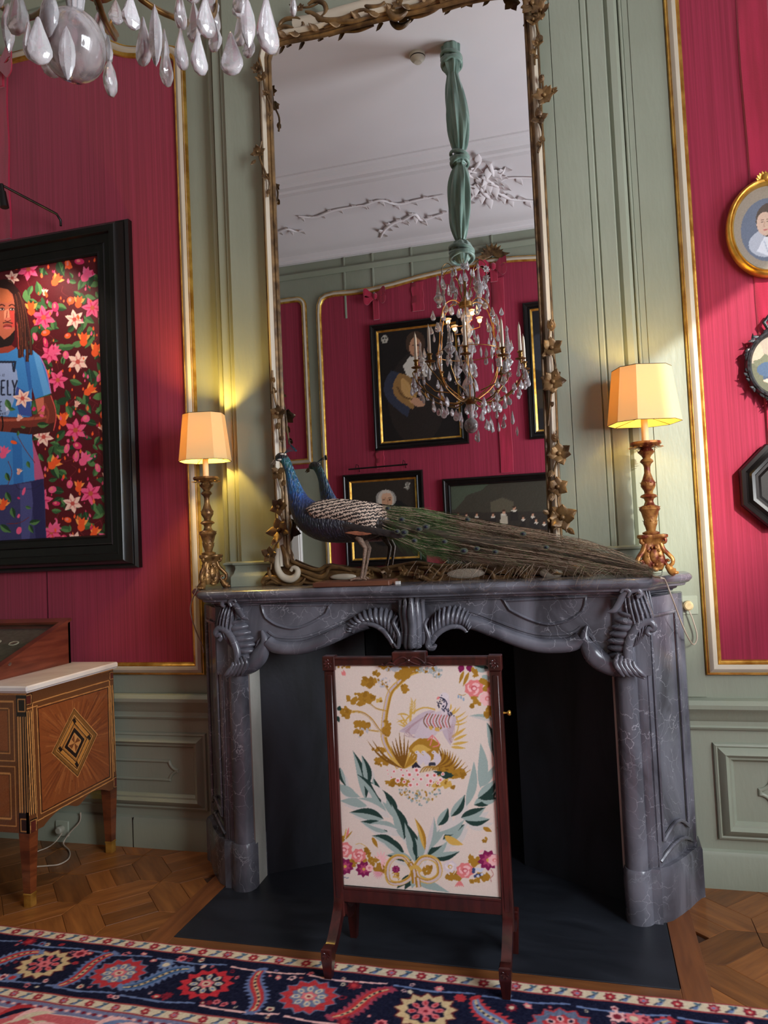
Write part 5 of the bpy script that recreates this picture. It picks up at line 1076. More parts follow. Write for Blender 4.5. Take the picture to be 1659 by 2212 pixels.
# sockets
def socket(x, z, y, label, cordp, plugc, up=-1, sz=.041):
    s = thing('wall_socket', label, 'socket', (x, y, z)); mb = MB(); mb.box(x-sz, x+sz, y, y+up*.010, z-sz, z+sz, b=.004); mb.build('plate', M('socket_green', (150, 156, 138), rough=.4), s, smooth=30)
    mb = MB(); mb.lathe([(0, 0), (.019, 0), (.021, .006), (.020, .028), (.014, .034), (0, .034)], n=20); mb.xf(Matrix.Translation((x, y+up*.009, z)) @ Matrix.Rotation(-up*pi/2, 4, 'X')); mb.build('plug', plugc, s, label='round cream plug', smooth=40)
    if cordp: mb = MB(); mb.tube([tuple(q) for q in spline(cordp, 6)], .0028, 7); mb.build('cord', m_wire, s)
m_plug = M('plug_cream', (206, 186, 140), (190, 166, 120), scale=(80, 80, 80), rough=.5)
v = P(1486, 1308, Y=-.02); socket(v.x, v.z, 0, 'pale green wall socket with round cream plug right of the chimneypiece', None, m_plug)
v = P(134, 1790, Y=-.03); fl0 = lambda x, y: P(x, y, Z=.006)
socket(v.x, v.z, -.022, 'grey-green socket low on the wall behind the commode', [P(134, 1800, Y=-.06), P(120, 1818, Y=-.10), fl0(104, 1830), fl0(84, 1838), fl0(60, 1848)], M('plug_grey', (150, 146, 130), rough=.5))
mb = MB(); mb.tube([tuple(q) for q in spline([P(174, 1755, Y=-.03), P(172, 1775, Y=-.035), P(150, 1800, Y=-.05), P(137, 1822, Y=-.07), fl0(150, 1838), fl0(148, 1855), fl0(128, 1867), fl0(105, 1870), fl0(80, 1872)], 6)], .0035, 7)
tag(mb.build('power_cord', m_wire), 'white cable hanging down the wall and looping on the parquet behind the commode', 'cable')

# ------------------------------------------------------------------ peacock
YP = -.36
pc = thing('peacock', 'stuffed peacock with blue neck and long brown-green train on a wooden board, on the mantelshelf', 'bird', (-.18, YP, ZB))
def pp(x, y, Y=YP): return P(x, y, Y=Y)
mb = MB(); a = P(690, 1275, Y=-.43); bx = [P(676, 1265, Y=-.425).x, P(841, 1262, Y=-.425).x]
mb.box(bx[0], bx[1], -.43, -.27, ZB, ZB+.022, b=.003); mb.build('display_board', M('board_wood', (84, 48, 34), (108, 66, 46), scale=(3, 30, 30), rough=.45), pc, smooth=30)
cl = [(596, 993, 5, 5), (600, 990, 9, 8), (606, 988, 12, 10), (613, 991, 12.5, 11), (620, 1003, 12, 12), (627, 1022, 13, 13), (633, 1045, 17, 16), (640, 1068, 22, 22), (650, 1092, 30, 32), (670, 1115, 42, 42), (700, 1128, 47, 48), (740, 1131, 47, 50), (785, 1130, 43, 46), (820, 1126, 33, 38), (850, 1122, 20, 28), (880, 1124, 10, 16)]
cs = spline(cl, 4); px2m = .00178
rings = []; path = [pp(q[0], q[1]) for q in cs]; m = len(path)
for i in range(m):
    t = (path[min(i+1, m-1)]-path[max(i-1, 0)]).normalized(); n_ = Vector((-t.z, 0, t.x)); r1 = cs[i][2]*px2m; r2 = cs[i][3]*px2m*.92
    rings.append([path[i]+n_*(r1*cos(2*pi*j/28))+Vector((0, 1, 0))*(r2*sin(2*pi*j/28)) for j in range(28)])
mb = MB(); mb.loft(rings); m_plu = vcol_mat('peacock_plumage', rough=.42, bump=1.0, bsc=150, spec=.6, coat=.1); nt = m_plu.node_tree; b2 = nt.nodes['Principled BSDF']; at_ = b2.inputs['Base Color'].links[0].from_socket; nt.nodes['Bump'].inputs['Distance'].default_value = .008
tc2 = nt.nodes.new('ShaderNodeTexCoord'); mp3 = nt.nodes.new('ShaderNodeMapping'); mp3.inputs['Rotation'].default_value = (0, .5, 0); mp3.inputs['Scale'].default_value = (190, 120, 45); nt.links.new(tc2.outputs['Object'], mp3.inputs[0]); nz2 = nt.nodes.new('ShaderNodeTexNoise'); nz2.inputs['Scale'].default_value = 1; nt.links.new(mp3.outputs[0], nz2.inputs['Vector']); nt.links.new(mp3.outputs[0], nt.nodes['Noise Texture'].inputs['Vector']); nt.nodes['Noise Texture'].inputs['Scale'].default_value = .8
mr2 = nt.nodes.new('ShaderNodeMapRange'); mr2.inputs['From Min'].default_value = .35; mr2.inputs['From Max'].default_value = .65; mr2.inputs['To Min'].default_value = .25; mr2.inputs['To Max'].default_value = 1.25; nt.links.new(nz2.outputs['Fac'], mr2.inputs[0]); hs2 = nt.nodes.new('ShaderNodeHueSaturation'); nt.links.new(at_, hs2.inputs['Color']); nt.links.new(mr2.outputs[0], hs2.inputs['Value']); nt.links.new(hs2.outputs[0], b2.inputs['Base Color'])
body = mb.build('body', m_plu, pc, smooth=80)
def vcolor(o, fn):
    me = o.data; at = me.color_attributes.new('Col', 'FLOAT_COLOR', 'POINT')
    for i, v in enumerate(me.vertices): at.data[i].color = lin(fn(v.co))
def mix3(c1, c2, t): t = max(0, min(1, t)); return tuple(p*(1-t)+q*t for p, q in zip(c1, c2))
xh, xn, xb = path[8].x-pc.location.x, path[32].x-pc.location.x, path[44].x-pc.location.x
zneck = path[26].z-pc.location.z
rv = random.Random(9)
def pcol(c):
    z = c.z; n = rv.uniform(-1, 1)
    if z > path[12].z-ZB: col = mix3((12, 18, 22), (8, 60, 62), (path[6].z-ZB-z)/.05+n*.3)
    elif z > path[30].z-ZB+.03: t = (path[12].z-ZB-z)/.14; col = mix3((8, 84, 80), (14, 78, 140), t+n*.5)
    elif z > path[36].z-ZB: col = mix3((18, 70, 140), (14, 26, 60), (path[30].z-ZB+.03-z)/.07+n*.2)
    else: col = (12, 16, 34)
    if c.x > xb: col = mix3(col, (34, 26, 20), (c.x-xb)/.08)
    return col
vcolor(body, pcol)
mb = MB(); mb.leaf(pp(595, 994)+Vector((0, 0, 0)), (pp(582, 1006)-pp(595, 994)), (0, -1, 0), .030, .016, th=.35, curl=0, n=6, power=.45); mb.leaf(pp(596, 999), (pp(584, 1008)-pp(596, 999)), (0, -1, 0), .024, .010, th=.3, curl=0, n=6, power=.45); mb.build('beak', M('horn', (110, 96, 80), rough=.4), pc, smooth=60)
m_wskin = M('white_face_skin', (206, 196, 182), rough=.7)
mb = MB(); e = pp(605, 985, YP-.017)
mb.ball(pp(609, 981, YP-.014), (.010, .006, .004), 8, 5); mb.ball(pp(604, 993, YP-.016), (.012, .005, .004), 8, 5); mb.ball(pp(616, 982, YP-.008), (.006, .006, .005), 8, 5); mb.build('face_patch', m_wskin, pc, smooth=60)
mb = MB(); mb.ball(pp(604, 987, YP-.0195), .0042, 10, 6); mb.build('eye', M('black_gloss', (8, 6, 5), rough=.08), pc, smooth=60)
for k in range(7):
    mb = MB(); a = pp(613, 980); b = pp(628+k*1.6, 964+k*1.7, YP+(-.012+.004*k)); mb.tube([a, (a+b)/2+Vector((0, 0, .004)), b], .0007, 4); mb.leaf(b-Vector((.002, 0, 0)), b-a, (0, -1, 0), .012, .009, n=5); mb.build('crest_feather', M('crest', (40, 50, 54), (30, 70, 90), scale=(90, 90, 90), rough=.6), pc)
# barred wing
def bar_mat():
    m = bpy.data.materials.new('barred_wing'); m.use_nodes = True; nt = m.node_tree; N = nt.nodes; L = nt.links; b = N['Principled BSDF']; b.inputs['Roughness'].default_value = .7
    tc = N.new('ShaderNodeTexCoord'); wv = N.new('ShaderNodeTexWave'); wv.inputs['Scale'].default_value = 22; wv.inputs['Distortion'].default_value = 5.5; wv.inputs['Detail'].default_value = 2; wv.inputs['Detail Scale'].default_value = 2.6; wv.bands_direction = 'DIAGONAL'
    mp = N.new('ShaderNodeMapping'); mp.inputs['Rotation'].default_value = (0, .9, 0); mp.inputs['Scale'].default_value = (2.2, .4, 1.4); L.new(tc.outputs['Object'], mp.inputs[0]); L.new(mp.outputs[0], wv.inputs['Vector'])
    cr = N.new('ShaderNodeValToRGB'); e = cr.color_ramp.elements; e[0].position = .44; e[0].color = lin((32, 24, 20)); e[1].position = .56; e[1].color = lin((186, 164, 146)); L.new(wv.outputs['Fac'], cr.inputs[0]); L.new(cr.outputs[0], b.inputs['Base Color'])
    bp = N.new('ShaderNodeBump'); bp.inputs['Strength'].default_value = .5; bp.inputs['Distance'].default_value = .004; L.new(wv.outputs['Fac'], bp.inputs['Height']); L.new(bp.outputs[0], b.inputs['Normal']); return m
m_bar = bar_mat()
for sg in (-1, 1):
    A = [pp(x, y) for x, y in ((672, 1099), (700, 1082), (745, 1079), (790, 1083), (820, 1089), (842, 1100))]; B = [pp(x, y) for x, y in ((674, 1104), (690, 1122), (730, 1128), (775, 1136), (815, 1150), (842, 1128))]
    A = spline(A, 5); B = spline(B, 5); nu = len(A)
    def fnw(u, v):
        k = u*(nu-1); i = min(int(k), nu-2); f = k-i; a = A[i]*(1-f)+A[i+1]*f; b = B[i]*(1-f)+B[i+1]*f; p = a*(1-v)+b*v
        return (p[0], YP+sg*(.030+.066*sin(pi*min(1, .18+v*.62))*min(1, .35+sin(pi*min(1, u+.12))*.9)), p[2])
    mb = MB(); mb.gridf(fnw, 26, 14); mb.build('wing', m_bar, pc, label='cream and brown barred wing', smooth=80)
    mb = MB()
    for k in range(9): a = pp(720+k*14, 1130+k*2.5, YP+sg*.078); mb.leaf(a, Vector((.9, 0, -.25)), (0, sg, 0), .09, .03, n=7, curl=-.1)
    mb.build('flight_feathers', M('dark_feather', (20, 16, 16), (40, 30, 26), scale=(60, 60, 60), rough=.6), pc, smooth=60)
mb = MB()
for k in range(6): mb.leaf(pp(745+k*4, 1151+k*.8, YP-.076), (1, 0, -.02+.01*k), (0, -1, 0), .10, .012, n=6, curl=0)
mb.build('rust_feathers', M('rust_feather', (110, 62, 42), (140, 84, 58), scale=(60, 60, 60), rough=.7), pc)
m_leg = M('scaly_leg', (84, 66, 54), (128, 102, 84), scale=(150, 150, 150), rough=.55, bump=.4, bscale=(220, 220, 220))
for sg, dx in ((-1, 0), (1, 9)):
    Y = YP+sg*.035; f = P(780, 1253, Y=Y); f.z = ZB+.029; f.x += dx*px2m*.8; hk = pp(789+dx, 1184, Y)
    mb = MB(); mb.tube([pp(768+dx, 1150, Y), pp(780+dx, 1170, Y), hk, (hk+f)/2+Vector((.002, 0, 0)), f], [.022, .013, .010, .0065, .0075], 8)
    for a_, L_ in ((pi*.98, .055), (pi*1.14, .05), (pi*.84, .048), (.1, .025)):
        d = Vector((cos(a_), -sin(a_)*1.0, 0)); mb.tube([f, f+d*L_*.5+Vector((0, 0, .003)), f+d*L_*.9-Vector((0, 0, .002)), f+d*L_-Vector((0, 0, .004))], [.0065, .0055, .004, .0012], 6)
    mb.build('leg', m_leg, pc, smooth=60)
# train
up_ = spline([(826, 1094), (900, 1096), (960, 1108), (1050, 1126), (1180, 1150), (1300, 1176), (1400, 1222)], 6); lo_ = spline([(826, 1150), (900, 1190), (960, 1200), (1050, 1212), (1180, 1224), (1300, 1240), (1400, 1240)], 6); nn_ = len(up_)
def tp3(u, v, w): k = u*(nn_-1); i = min(int(k), nn_-2); f = k-i; q = (up_[i]*(1-f)+up_[i+1]*f)*(1-v)+(lo_[i]*(1-f)+lo_[i+1]*f)*v; return P(q[0], q[1], Y=YP+w)
rt_ = random.Random(21); shafts = MB(); barbs = {0: MB(), 1: MB()}
def ribbon(m_, p, w_):
    n = len(p); vs = []
    for i, q in enumerate(p): ww = w_*(1-i/(n-1)*.85); vs += [(q[0]-ww*.3, q[1], q[2]+ww), (q[0]+ww*.3, q[1], q[2]-ww)]
    m_.add(vs, [(2*i, 2*i+1, 2*i+3, 2*i+2) for i in range(n-1)])
for k in range(190):
    v0, v1 = rt_.random(), rt_.uniform(-.15, 1.25); v1 = v0*.4+v1*.6; u1 = rt_.choice((rt_.uniform(.35, 1), rt_.uniform(.6, 1), 1)); wy0 = rt_.uniform(-.055, .05); wy1 = rt_.uniform(-.085, .06)*(1-.4*u1)
    pts = [tp3(u1*t, v0+(v1-v0)*t+.03*sin(5*t+k), wy0+(wy1-wy0)*t) for t in [i/9 for i in range(10)]]
    pts = [Vector((p.x, p.y, max(p.z, ZB+.012) if p.y > -.44 else p.z)) for p in pts]; shafts.tube([tuple(p) for p in pts], [.0013*(1-.06*i) for i in range(10)], 4)
    nb = int(95*u1)+20
    for j in range(nb):
        t = (j+rt_.random())/nb; i = min(int(t*9), 8); f = t*9-i; c = pts[i]*(1-f)+pts[i+1]*f; T = (pts[i+1]-pts[i]).normalized(); s_ = rt_.choice((-1, 1)); L_ = rt_.uniform(.022, .058)*(1.15-.3*t)
        dn = Vector((0, rt_.uniform(-.6, .3), s_*rt_.uniform(.35, .9)-.38)); e1 = c+(T*.9+dn*.5)*L_*.55; e2 = c+(T*1.15+dn*.62)*L_+Vector((0, 0, -.006)); 
        ribbon(barbs[0 if (u1*t < .30+.1*rt_.random() or rt_.random() < .10) else 1], [c, e1, e2], .00075)
for k in range(150):                                         # loose strands hanging over the shelf edge
    x = rt_.uniform(900, 1360); y = 1215+20*(x-900)/460+rt_.uniform(-10, 8); L_ = rt_.uniform(15, 75); a = P(x, y, Y=-.44); b = P(x+rt_.uniform(-25, 30), y+L_*.6, Y=-.485); c = P(x+rt_.uniform(-35, 60), y+L_, Y=-.49); q = spline([a, b, c], 4); ribbon(barbs[1], q, .0008)
shafts.build('train_shafts', M('quill', (150, 130, 110), rough=.5), pc, kind='stuff', smooth=0)
barbs[0].build('green_barbs', M('green_barb', (40, 70, 34), (84, 110, 62), (28, 84, 62), scale=(18, 18, 18), rough=.45, metal=.2), pc, kind='stuff', smooth=0)
barbs[1].build('brown_barbs', M('brown_barb', (62, 46, 34), (106, 84, 64), (84, 96, 60), scale=(14, 14, 14), rough=.6), pc, kind='stuff', smooth=0)
mb = MB(); rgs = []                                          # dense under-mass of the train
for i in range(18):
    u = i/17; a = tp3(u, .22, 0); b = tp3(u, .78, 0); c = (a+b)/2; h = (a-b).length/2*.6; w_ = .045*(1-.6*u); c = Vector((c.x, YP-.01, max(c.z, ZB+h+.004)))
    rgs.append([c+Vector((0, w_*cos(2*pi*j/16)*(1+.12*sin(j*5+i)), h*sin(2*pi*j/16)*(1+.15*sin(j*3+i*2)))) for j in range(16)])
mb.loft(rgs); mb.build('train_body', M('train_mass', (44, 38, 28), (70, 60, 44), (40, 56, 34), scale=(10, 60, 60), rough=.8, bump=.8, bscale=(20, 160, 160)), pc, smooth=60)
m_eye = [M('ocellus_rim', (66, 70, 54), rough=.8), M('ocellus_blue', (34, 44, 46), rough=.6), M('ocellus_core', (20, 20, 40), rough=.3)]
for x, y, r in ((838, 1098, 7), (868, 1122, 9), (858, 1148, 8), (920, 1138, 10), (873, 1150, 11), (905, 1143, 9), (895, 1168, 8), (1002, 1190, 10), (1030, 1185, 8), (1130, 1153, 8), (1070, 1192, 8), (960, 1170, 8), (1010, 1122, 7), (1180, 1182, 7)):
    c = P(x, y, Y=-.462+.02*(x > 900)); o = None
    for q, (s_, mm, nm) in enumerate(((1, m_eye[0], 'eye_feather'), (.62, m_eye[1], 'eye_ring'), (.34, m_eye[2], 'eye_core'))):
        mb = MB(); mb.ball(c+Vector((0, -.0022*q, 0)), (r*px2m*s_*.95, .002, r*px2m*s_*.7), 14, 6); ob = mb.build(nm, mm, pc, smooth=60)
mb = MB(); v = P(860, 1261, Y=-.38); mb.box(v.x-.010, v.x+.010, -.392, -.372, ZB, ZB+.014, b=.001); tag(mb.build('label_card', M('card', (190, 188, 184)), smooth=0), 'tiny white block on the mantelshelf beside the bird board', 'card')
# ------------------------------------------------------------------ chandelier
CX, CY = -.062, -2.38
m_cry = M('rock_crystal', (252, 250, 251), (238, 234, 237), scale=(30, 30, 30), rough=.07, trans=.72, ior=1.5, spec=.8, rvar=.06, bump=.15, bscale=(50, 50, 50), coat=.5)
m_smk = M('smoky_crystal', (200, 192, 192), (140, 130, 130), (214, 208, 210), scale=(16, 16, 16), rough=.08, trans=.6, ior=1.5, coat=.7, dist=1.5)
m_brs = M('old_brass', (90, 66, 34), (150, 114, 62), scale=(20, 20, 20), rough=.32, metal=.8)
m_brl = M('bright_brass', (180, 120, 56), (206, 150, 84), scale=(20, 20, 20), rough=.3, metal=.7)
ch = thing('chandelier', 'brass and rock-crystal chandelier hung with clear drops, on a green fabric sleeve', 'chandelier', (CX, CY, 3.0))
def C(a, r, z): return (CX+r*cos(a), CY+r*sin(a), z)
def ml(prof, n=8, sy=.5, nm='pendant', sm=0, mat=None): mb = MB(); mb.lathe(prof, n=n, sy=sy); return mb.mesh(nm, mat or m_cry, smooth=sm)
pear = ml([(0, 0), (.004, -.004), (.009, -.020), (.017, -.042), (.0225, -.060), (.0225, -.070), (.016, -.082), (.006, -.088), (0, -.089)], 10, .55, sm=35)
pear2 = ml([(0, 0), (.006, -.010), (.015, -.032), (.022, -.050), (.020, -.062), (.010, -.072), (0, -.074)], 7, .5)
spear = ml([(0, 0), (.006, -.012), (.013, -.034), (.015, -.052), (.013, -.072), (.006, -.092), (0, -.100)], 7, .6, sm=25)
oval = ml([(0, 0), (.010, -.008), (.024, -.028), (.030, -.048), (.027, -.066), (.015, -.080), (0, -.085)], 12, .5, sm=50)
bead = ml([(0, .010), (.007, .007), (.010, 0), (.007, -.007), (0, -.010)], 8, 1)
mb = MB()
for k in range(8): mb.leaf((0, 0, 0), (cos(k*pi/4), 0, sin(k*pi/4)), (0, -1, 0), .024, .015, n=5, curl=.1)
mb.ball((0, -.004, 0), .007, 8, 5); rosm = mb.mesh('crystal_rosette', m_cry, smooth=0)
mb = MB(); mb.lathe([(0, -.01), (.018, -.008), (.022, .004), (.012, .012), (.020, .022), (.040, .045), (.044, .058), (.030, .072), (.020, .085), (.024, .092), (.018, .10), (.012, .14), (.008, .18), (.012, .188), (.013, .198), (.007, .21), (0, .222)], n=8); spire = mb.mesh('crystal_spire', m_cry, smooth=0)
rc = random.Random(4); npd = [0]
def refx(p): v = np.array([p.x, 2*YM-p.y, p.z])-CAM; return (v@CR)/(v@CF)
def hang(me, p, sc=1.0, name='pendant', keep=False):
    d = np.array([p[0], p[1], p[2]-.045])-CAM; u_ = IW/2+FOC*(d@CR)/(d@CF); v_ = IH/2-FOC*(d@CU)/(d@CF)
    if not keep and d@CF < 1.6 and ((u_-212)**2+(v_-75)**2 < 120**2 or (v_ > 60 and u_ > -60)): return
    npd[0] += 1; L = CX; return inst(name, me, ch, (p[0]-CX, p[1]-CY, p[2]-3.0), (0, 0, rc.uniform(0, 6.28)), sc)
# bottom ball and the drops seen from below
mb = MB(); mb.ball((CX-.005, CY, 2.352), (.052, .052, .058), 28, 18); mb.build('crystal_ball', m_smk, ch, label='large smoky crystal ball', smooth=80)
seen = [(17, 5, spear, 1.15, 2.30), (82, 35, pear, 1.0, 2.5), (105, -20, oval, 1.25, 2.42), (110, 75, pear, 1.02, 2.35), (143, 55, spear, 1.05, 2.45), (308, 35, pear, 1.12, 2.36), (333, 8, spear, 1.25, 2.38), (357, 88, pear, 1.05, 2.32), (390, 60, pear, .98, 2.30), (428, 68, pear, .98, 2.34), (498, 68, pear, 1.02, 2.30), (388, -25, pear, .98, 2.28), (443, -10, pear, 1.0, 2.30), (533, -8, spear, .95, 2.42), (575, -12, pear, 1.35, 2.30), (536, 62, pear2, .82, 2.26), (632, -20, pear, .66, 2.12), (237, 130, oval, 1.08, 2.10), (62, 45, pear, .8, 2.5), (282, -15, pear2, .9, 2.45)]
for x, y, me, s_, yy in seen: v = P(x, y, Y=-yy); hang(me, v, s_*.84, keep=True)
# arms
arms = 10
cup = MB(); cup.lathe([(0, -.03), (.006, -.028), (.009, -.02), (.006, -.012), (.010, -.004), (.034, 0), (.040, .006), (.034, .008), (.014, .007), (.010, .016), (.016, .026), (.013, .040), (.017, .050), (.023, .055), (.022, .060), (0, .060)], n=16); cupm = cup.mesh('candle_cup', m_brs, smooth=45)
cnd = MB(); cnd.lathe([(0, 0), (.0115, 0), (.0118, .02), (.0112, .10), (.0098, .16), (.0075, .185), (.0035, .198), (.001, .204), (.001, .214), (0, .214)], n=12); cndm = cnd.mesh('candle_wax', M('candle_white', (226, 214, 196), rough=.45), smooth=50)
ARZ = 2.79; cands = []
for k in range(arms):
    a = 2*pi*k/arms+.22; r = .435 if k % 2 else .40; z = ARZ-.02*(k % 2)
    pth_ = spline([C(a-.25, .03, 2.56), C(a-.22, .14, 2.515), C(a-.16, .28, 2.56), C(a-.06, .39, 2.66), C(a, r+.03, 2.75), C(a, r, z-.03)], 5)
    mb = MB(); mb.tube([tuple(p) for p in pth_], [.0065-.0025*i/len(pth_) for i in range(len(pth_))], 7)
    mb.leaf(pth_[12], pth_[14]-pth_[12], (0, 0, 1), .06, .03, curl=.4); mb.build('arm', m_brs, ch, smooth=60)
    inst('candle_cup', cupm, ch, (C(a, r, z)[0]-CX, C(a, r, z)[1]-CY, z-3.0))
    o = thing('candle', None, 'candle', C(a, r, z+.0605), 'taper candles round the chandelier'); inst('wax_body', cndm, o); cands.append(o)
    for j, (ii, me, s_) in enumerate(((10, pear, .85), (15, pear2, .95), (19, pear, .95), (23, pear2, .9))):
        p = pth_[ii]; hang(me, (p[0], p[1], p[2]-.012), s_*rc.uniform(.85, 1.1))
    for s2 in (-1, 1): p = C(a+s2*.09, r, z-.01); hang(pear2 if s2 < 0 else pear, p, .8)
    if k % 2 == 0:
        p = C(a+pi/arms, .36, 2.80); inst('crystal_spire', spire, ch, (p[0]-CX, p[1]-CY, p[2]-3.0), (0, 0, k), 1.0); mb = MB(); mb.tube([C(a+pi/arms, .10, 2.60), C(a+pi/arms, .26, 2.63), C(a+pi/arms, .35, 2.72), p], .0045, 6); mb.build('arm', m_brs, ch)
        hang(rosm, (p[0], p[1], 2.76), 1.2, 'crystal_rosette')
for n_, r, z, me, s_ in ((12, .20, 2.53, pear, .95), (14, .29, 2.56, oval, .8), (8, .11, 2.47, pear, 1.0), (16, .35, 2.62, pear2, .9), (12, .25, 2.88, spear, .9), (12, .20, 3.00, pear, .95), (13, .27, 3.10, spear, .95), (12, .25, 3.20, pear, 1.0), (10, .17, 3.34, pear, .95), (9, .14, 3.46, pear, .95), (6, .08, 3.56, pear, .9), (14, .44, 2.70, pear, .95), (10, .33, 2.96, pear, .95)):
    for k in range(n_): a = 2*pi*k/n_+rc.uniform(-.1, .1); hang(me if rc.random() > .3 else pear2, C(a, r+rc.uniform(-.02, .02), z+rc.uniform(-.03, .02)), s_*rc.uniform(.85, 1.1))
for k, o in enumerate(sorted(cands, key=lambda q: refx(q.location))): o['label'] = 'unlit ivory taper candle on the chandelier, %s in the mirror' % ('leftmost', 'second from the left', 'third from the left', 'fourth from the left', 'fifth from the left', 'fifth from the right', 'fourth from the right', 'third from the right', 'second from the right', 'rightmost')[k]
# cage of six ribs, rings, stem
for k in range(6):
    a = 2*pi*k/6+.4; q = spline([C(a, .04, 3.27), C(a, .10, 3.295), C(a, .17, 3.26), C(a, .215, 3.15), C(a, .235, 2.98), C(a, .255, 2.82), C(a, .20, 2.66), C(a, .06, 2.55)], 5)
    mb = MB(); mb.tube([tuple(p) for p in q], .0040, 7); mb.build('cage_rib', m_brl, ch, smooth=60); p = C(a, .225, 3.10); hang(rosm, p, 1.1, 'crystal_rosette'); hang(bead, C(a, .25, 2.86), 1.6, 'crystal_bead')
    p = C(a+.5, .20, 3.27); inst('crystal_spire', spire, ch, (p[0]-CX, p[1]-CY, p[2]-3.0), (0, 0, k), (.9, .9, 1.1)) if k % 2 == 0 else None
    q = spline([C(a, .03, 3.32), C(a, .07, 3.50), C(a, .13, 3.57), C(a, .18, 3.54), C(a, .19, 3.50)], 5); mb = MB(); mb.tube([tuple(p) for p in q], .0025, 6); mb.build('top_wire', m_brs, ch); hang(rosm, C(a, .19, 3.49), 1.3, 'crystal_rosette'); hang(pear, C(a, .19, 3.46), .8)
    q = spline([C(a+.5, .03, 3.30), C(a+.5, .10, 3.42), C(a+.5, .15, 3.43), C(a+.5, .17, 3.40)], 5); mb = MB(); mb.tube([tuple(p) for p in q], .0022, 6); mb.build('top_wire', m_brs, ch); hang(pear, C(a+.5, .17, 3.395), .95); hang(spear, C(a+.2, .11, 3.40), .8)
mb = MB(); mb.tube([C(t*pi/12, .24, 2.90) for t in range(25)], .0032, 6); mb.build('cage_ring', m_brl, ch)
mb = MB(); mb.lathe([(0, 2.50), (.03, 2.51), (.05, 2.53), (.055, 2.545), (.04, 2.56), (.02, 2.57), (0, 2.575)], (CX, CY, 0), 20); mb.lathe([(0, 3.24), (.05, 3.25), (.055, 3.28), (.03, 3.30), (.012, 3.34), (.008, 3.62), (0, 3.62)], (CX, CY, 0), 16); mb.build('hub', m_brs, ch)
stp = [(0, 2.40), (.012, 2.41), (.016, 2.44), (.03, 2.49), (.02, 2.57), (.045, 2.61), (.058, 2.65), (.045, 2.69), (.02, 2.72), (.026, 2.735), (.045, 2.77), (.05, 2.80), (.03, 2.83), (.02, 2.84), (.028, 2.86), (.042, 2.93), (.046, 2.97), (.03, 3.0), (.018, 3.01), (.040, 3.05), (.045, 3.08), (.025, 3.11), (.02, 3.12), (.038, 3.15), (.04, 3.18), (.02, 3.22), (.015, 3.25), (0, 3.25)]
mb = MB(); mb.lathe(stp, (CX, CY, 0), 20, flute=.06, nf=10); mb.build('crystal_stem', m_cry, ch, smooth=30)
for x, y in ((968, 695), (982, 710), (1020, 676), (1036, 692)):
    v = PM(x, y, CY+(-.06 if x < 1000 else .05)); mb = MB(); mb.ball(v, .013, 10, 8); mb.build('small_bulb', M('small_bulb', (255, 196, 110), rough=.4, emit=14), ch)
    mb = MB(); mb.lathe([(.008, -.02), (.016, -.006), (.020, .012), (.028, .022)], tuple(v), 12); mb.build('glass_flower', m_cry, ch); mb = MB(); mb.tube([v-Vector((0, 0, .018)), v-Vector((0, 0, .05)), Vector((CX, CY, v.z-.06))], .003, 6); mb.build('bulb_arm', m_brl, ch)
l = bpy.data.lights.new('chandelier_light', 'POINT'); l.energy = 2.2; l.color = (1, .65, .3); l.shadow_soft_size = .008; lo = bpy.data.objects.new('chandelier_light', l); COL.objects.link(lo); lo.parent = ch; lo.location = (0, .09, .10)
print('pendants', npd[0])
# fabric sleeve
slv = [(3.585, .016), (3.60, .045), (3.64, .070), (3.69, .085), (3.735, .070), (3.76, .034), (3.78, .040), (3.88, .066), (4.02, .080), (4.18, .080), (4.29, .058), (4.335, .034), (4.35, .052), (4.385, .060), (4.415, .052), (4.43, .036), (4.48, .056), (4.64, .082), (4.80, .076), (4.95, .060), (5.04, .042), (5.06, .045), (5.12, .066), (5.20, .072), (5.265, .076)]
s_ = spline(slv, 4); mb = MB(); rg = []
for i, (z, r) in enumerate(s_):
    n = 64; kk = .16 if not (3.59 < z < 3.74 or 4.345 < z < 4.42 or z > 5.12) else .06; dx = .014*sin(z*4.5)
    rg.append([(CX+dx+r*.95*(1+kk*sin(7*t+z*6)+kk*.5*sin(13*t-z*4))*cos(t), CY+r*.95*(1+kk*sin(7*t+z*6)+kk*.5*sin(13*t-z*4))*sin(t), z) for t in [2*pi*j/n for j in range(n)]])
mb.loft(rg); m_sil = M('green_silk', (96, 124, 112), (122, 148, 134), scale=(30, 30, 4), rough=.38, sheen=.4, bump=.2, bscale=(60, 60, 8)); o = mb.build('silk_sleeve', m_sil, ch, label='knotted sea-green silk sleeve', smooth=60)
for z0, r0 in ((3.66, .088), (4.385, .066), (5.16, .075)):
    for k in range(4):
        mb = MB(); mb.tube([(CX+.014*sin(z0*4.5)+r0*cos(t), CY+r0*sin(t), z0+.028*(k-1.5)*.7+.02*sin(t+k*1.7)) for t in [2*pi*j/20 for j in range(21)]], (.012, .016), 8, up=(0, 0, 1)); mb.build('silk_fold', m_sil, ch, smooth=60)
v = PM(902, 122, CY); mb = MB(); mb.lathe([(0, 0), (.062, 0), (.064, -.014), (.056, -.022), (.058, -.034), (.050, -.046), (.034, -.060), (.030, -.068), (0, -.070)], (v.x, v.y, ZC), 28); sd_ = thing('smoke_detector', 'round white smoke detector on the ceiling, seen in the mirror', 'smoke detector', (v.x, v.y, ZC))
mb.build('housing', M('detector_white', (204, 198, 182), rough=.5), sd_, smooth=35); mb = MB(); mb.lathe([(.0575, -.024), (.059, -.026), (.059, -.031), (.0575, -.033)], (v.x, v.y, ZC), 28); mb.build('vent_ring', m_dark, sd_)

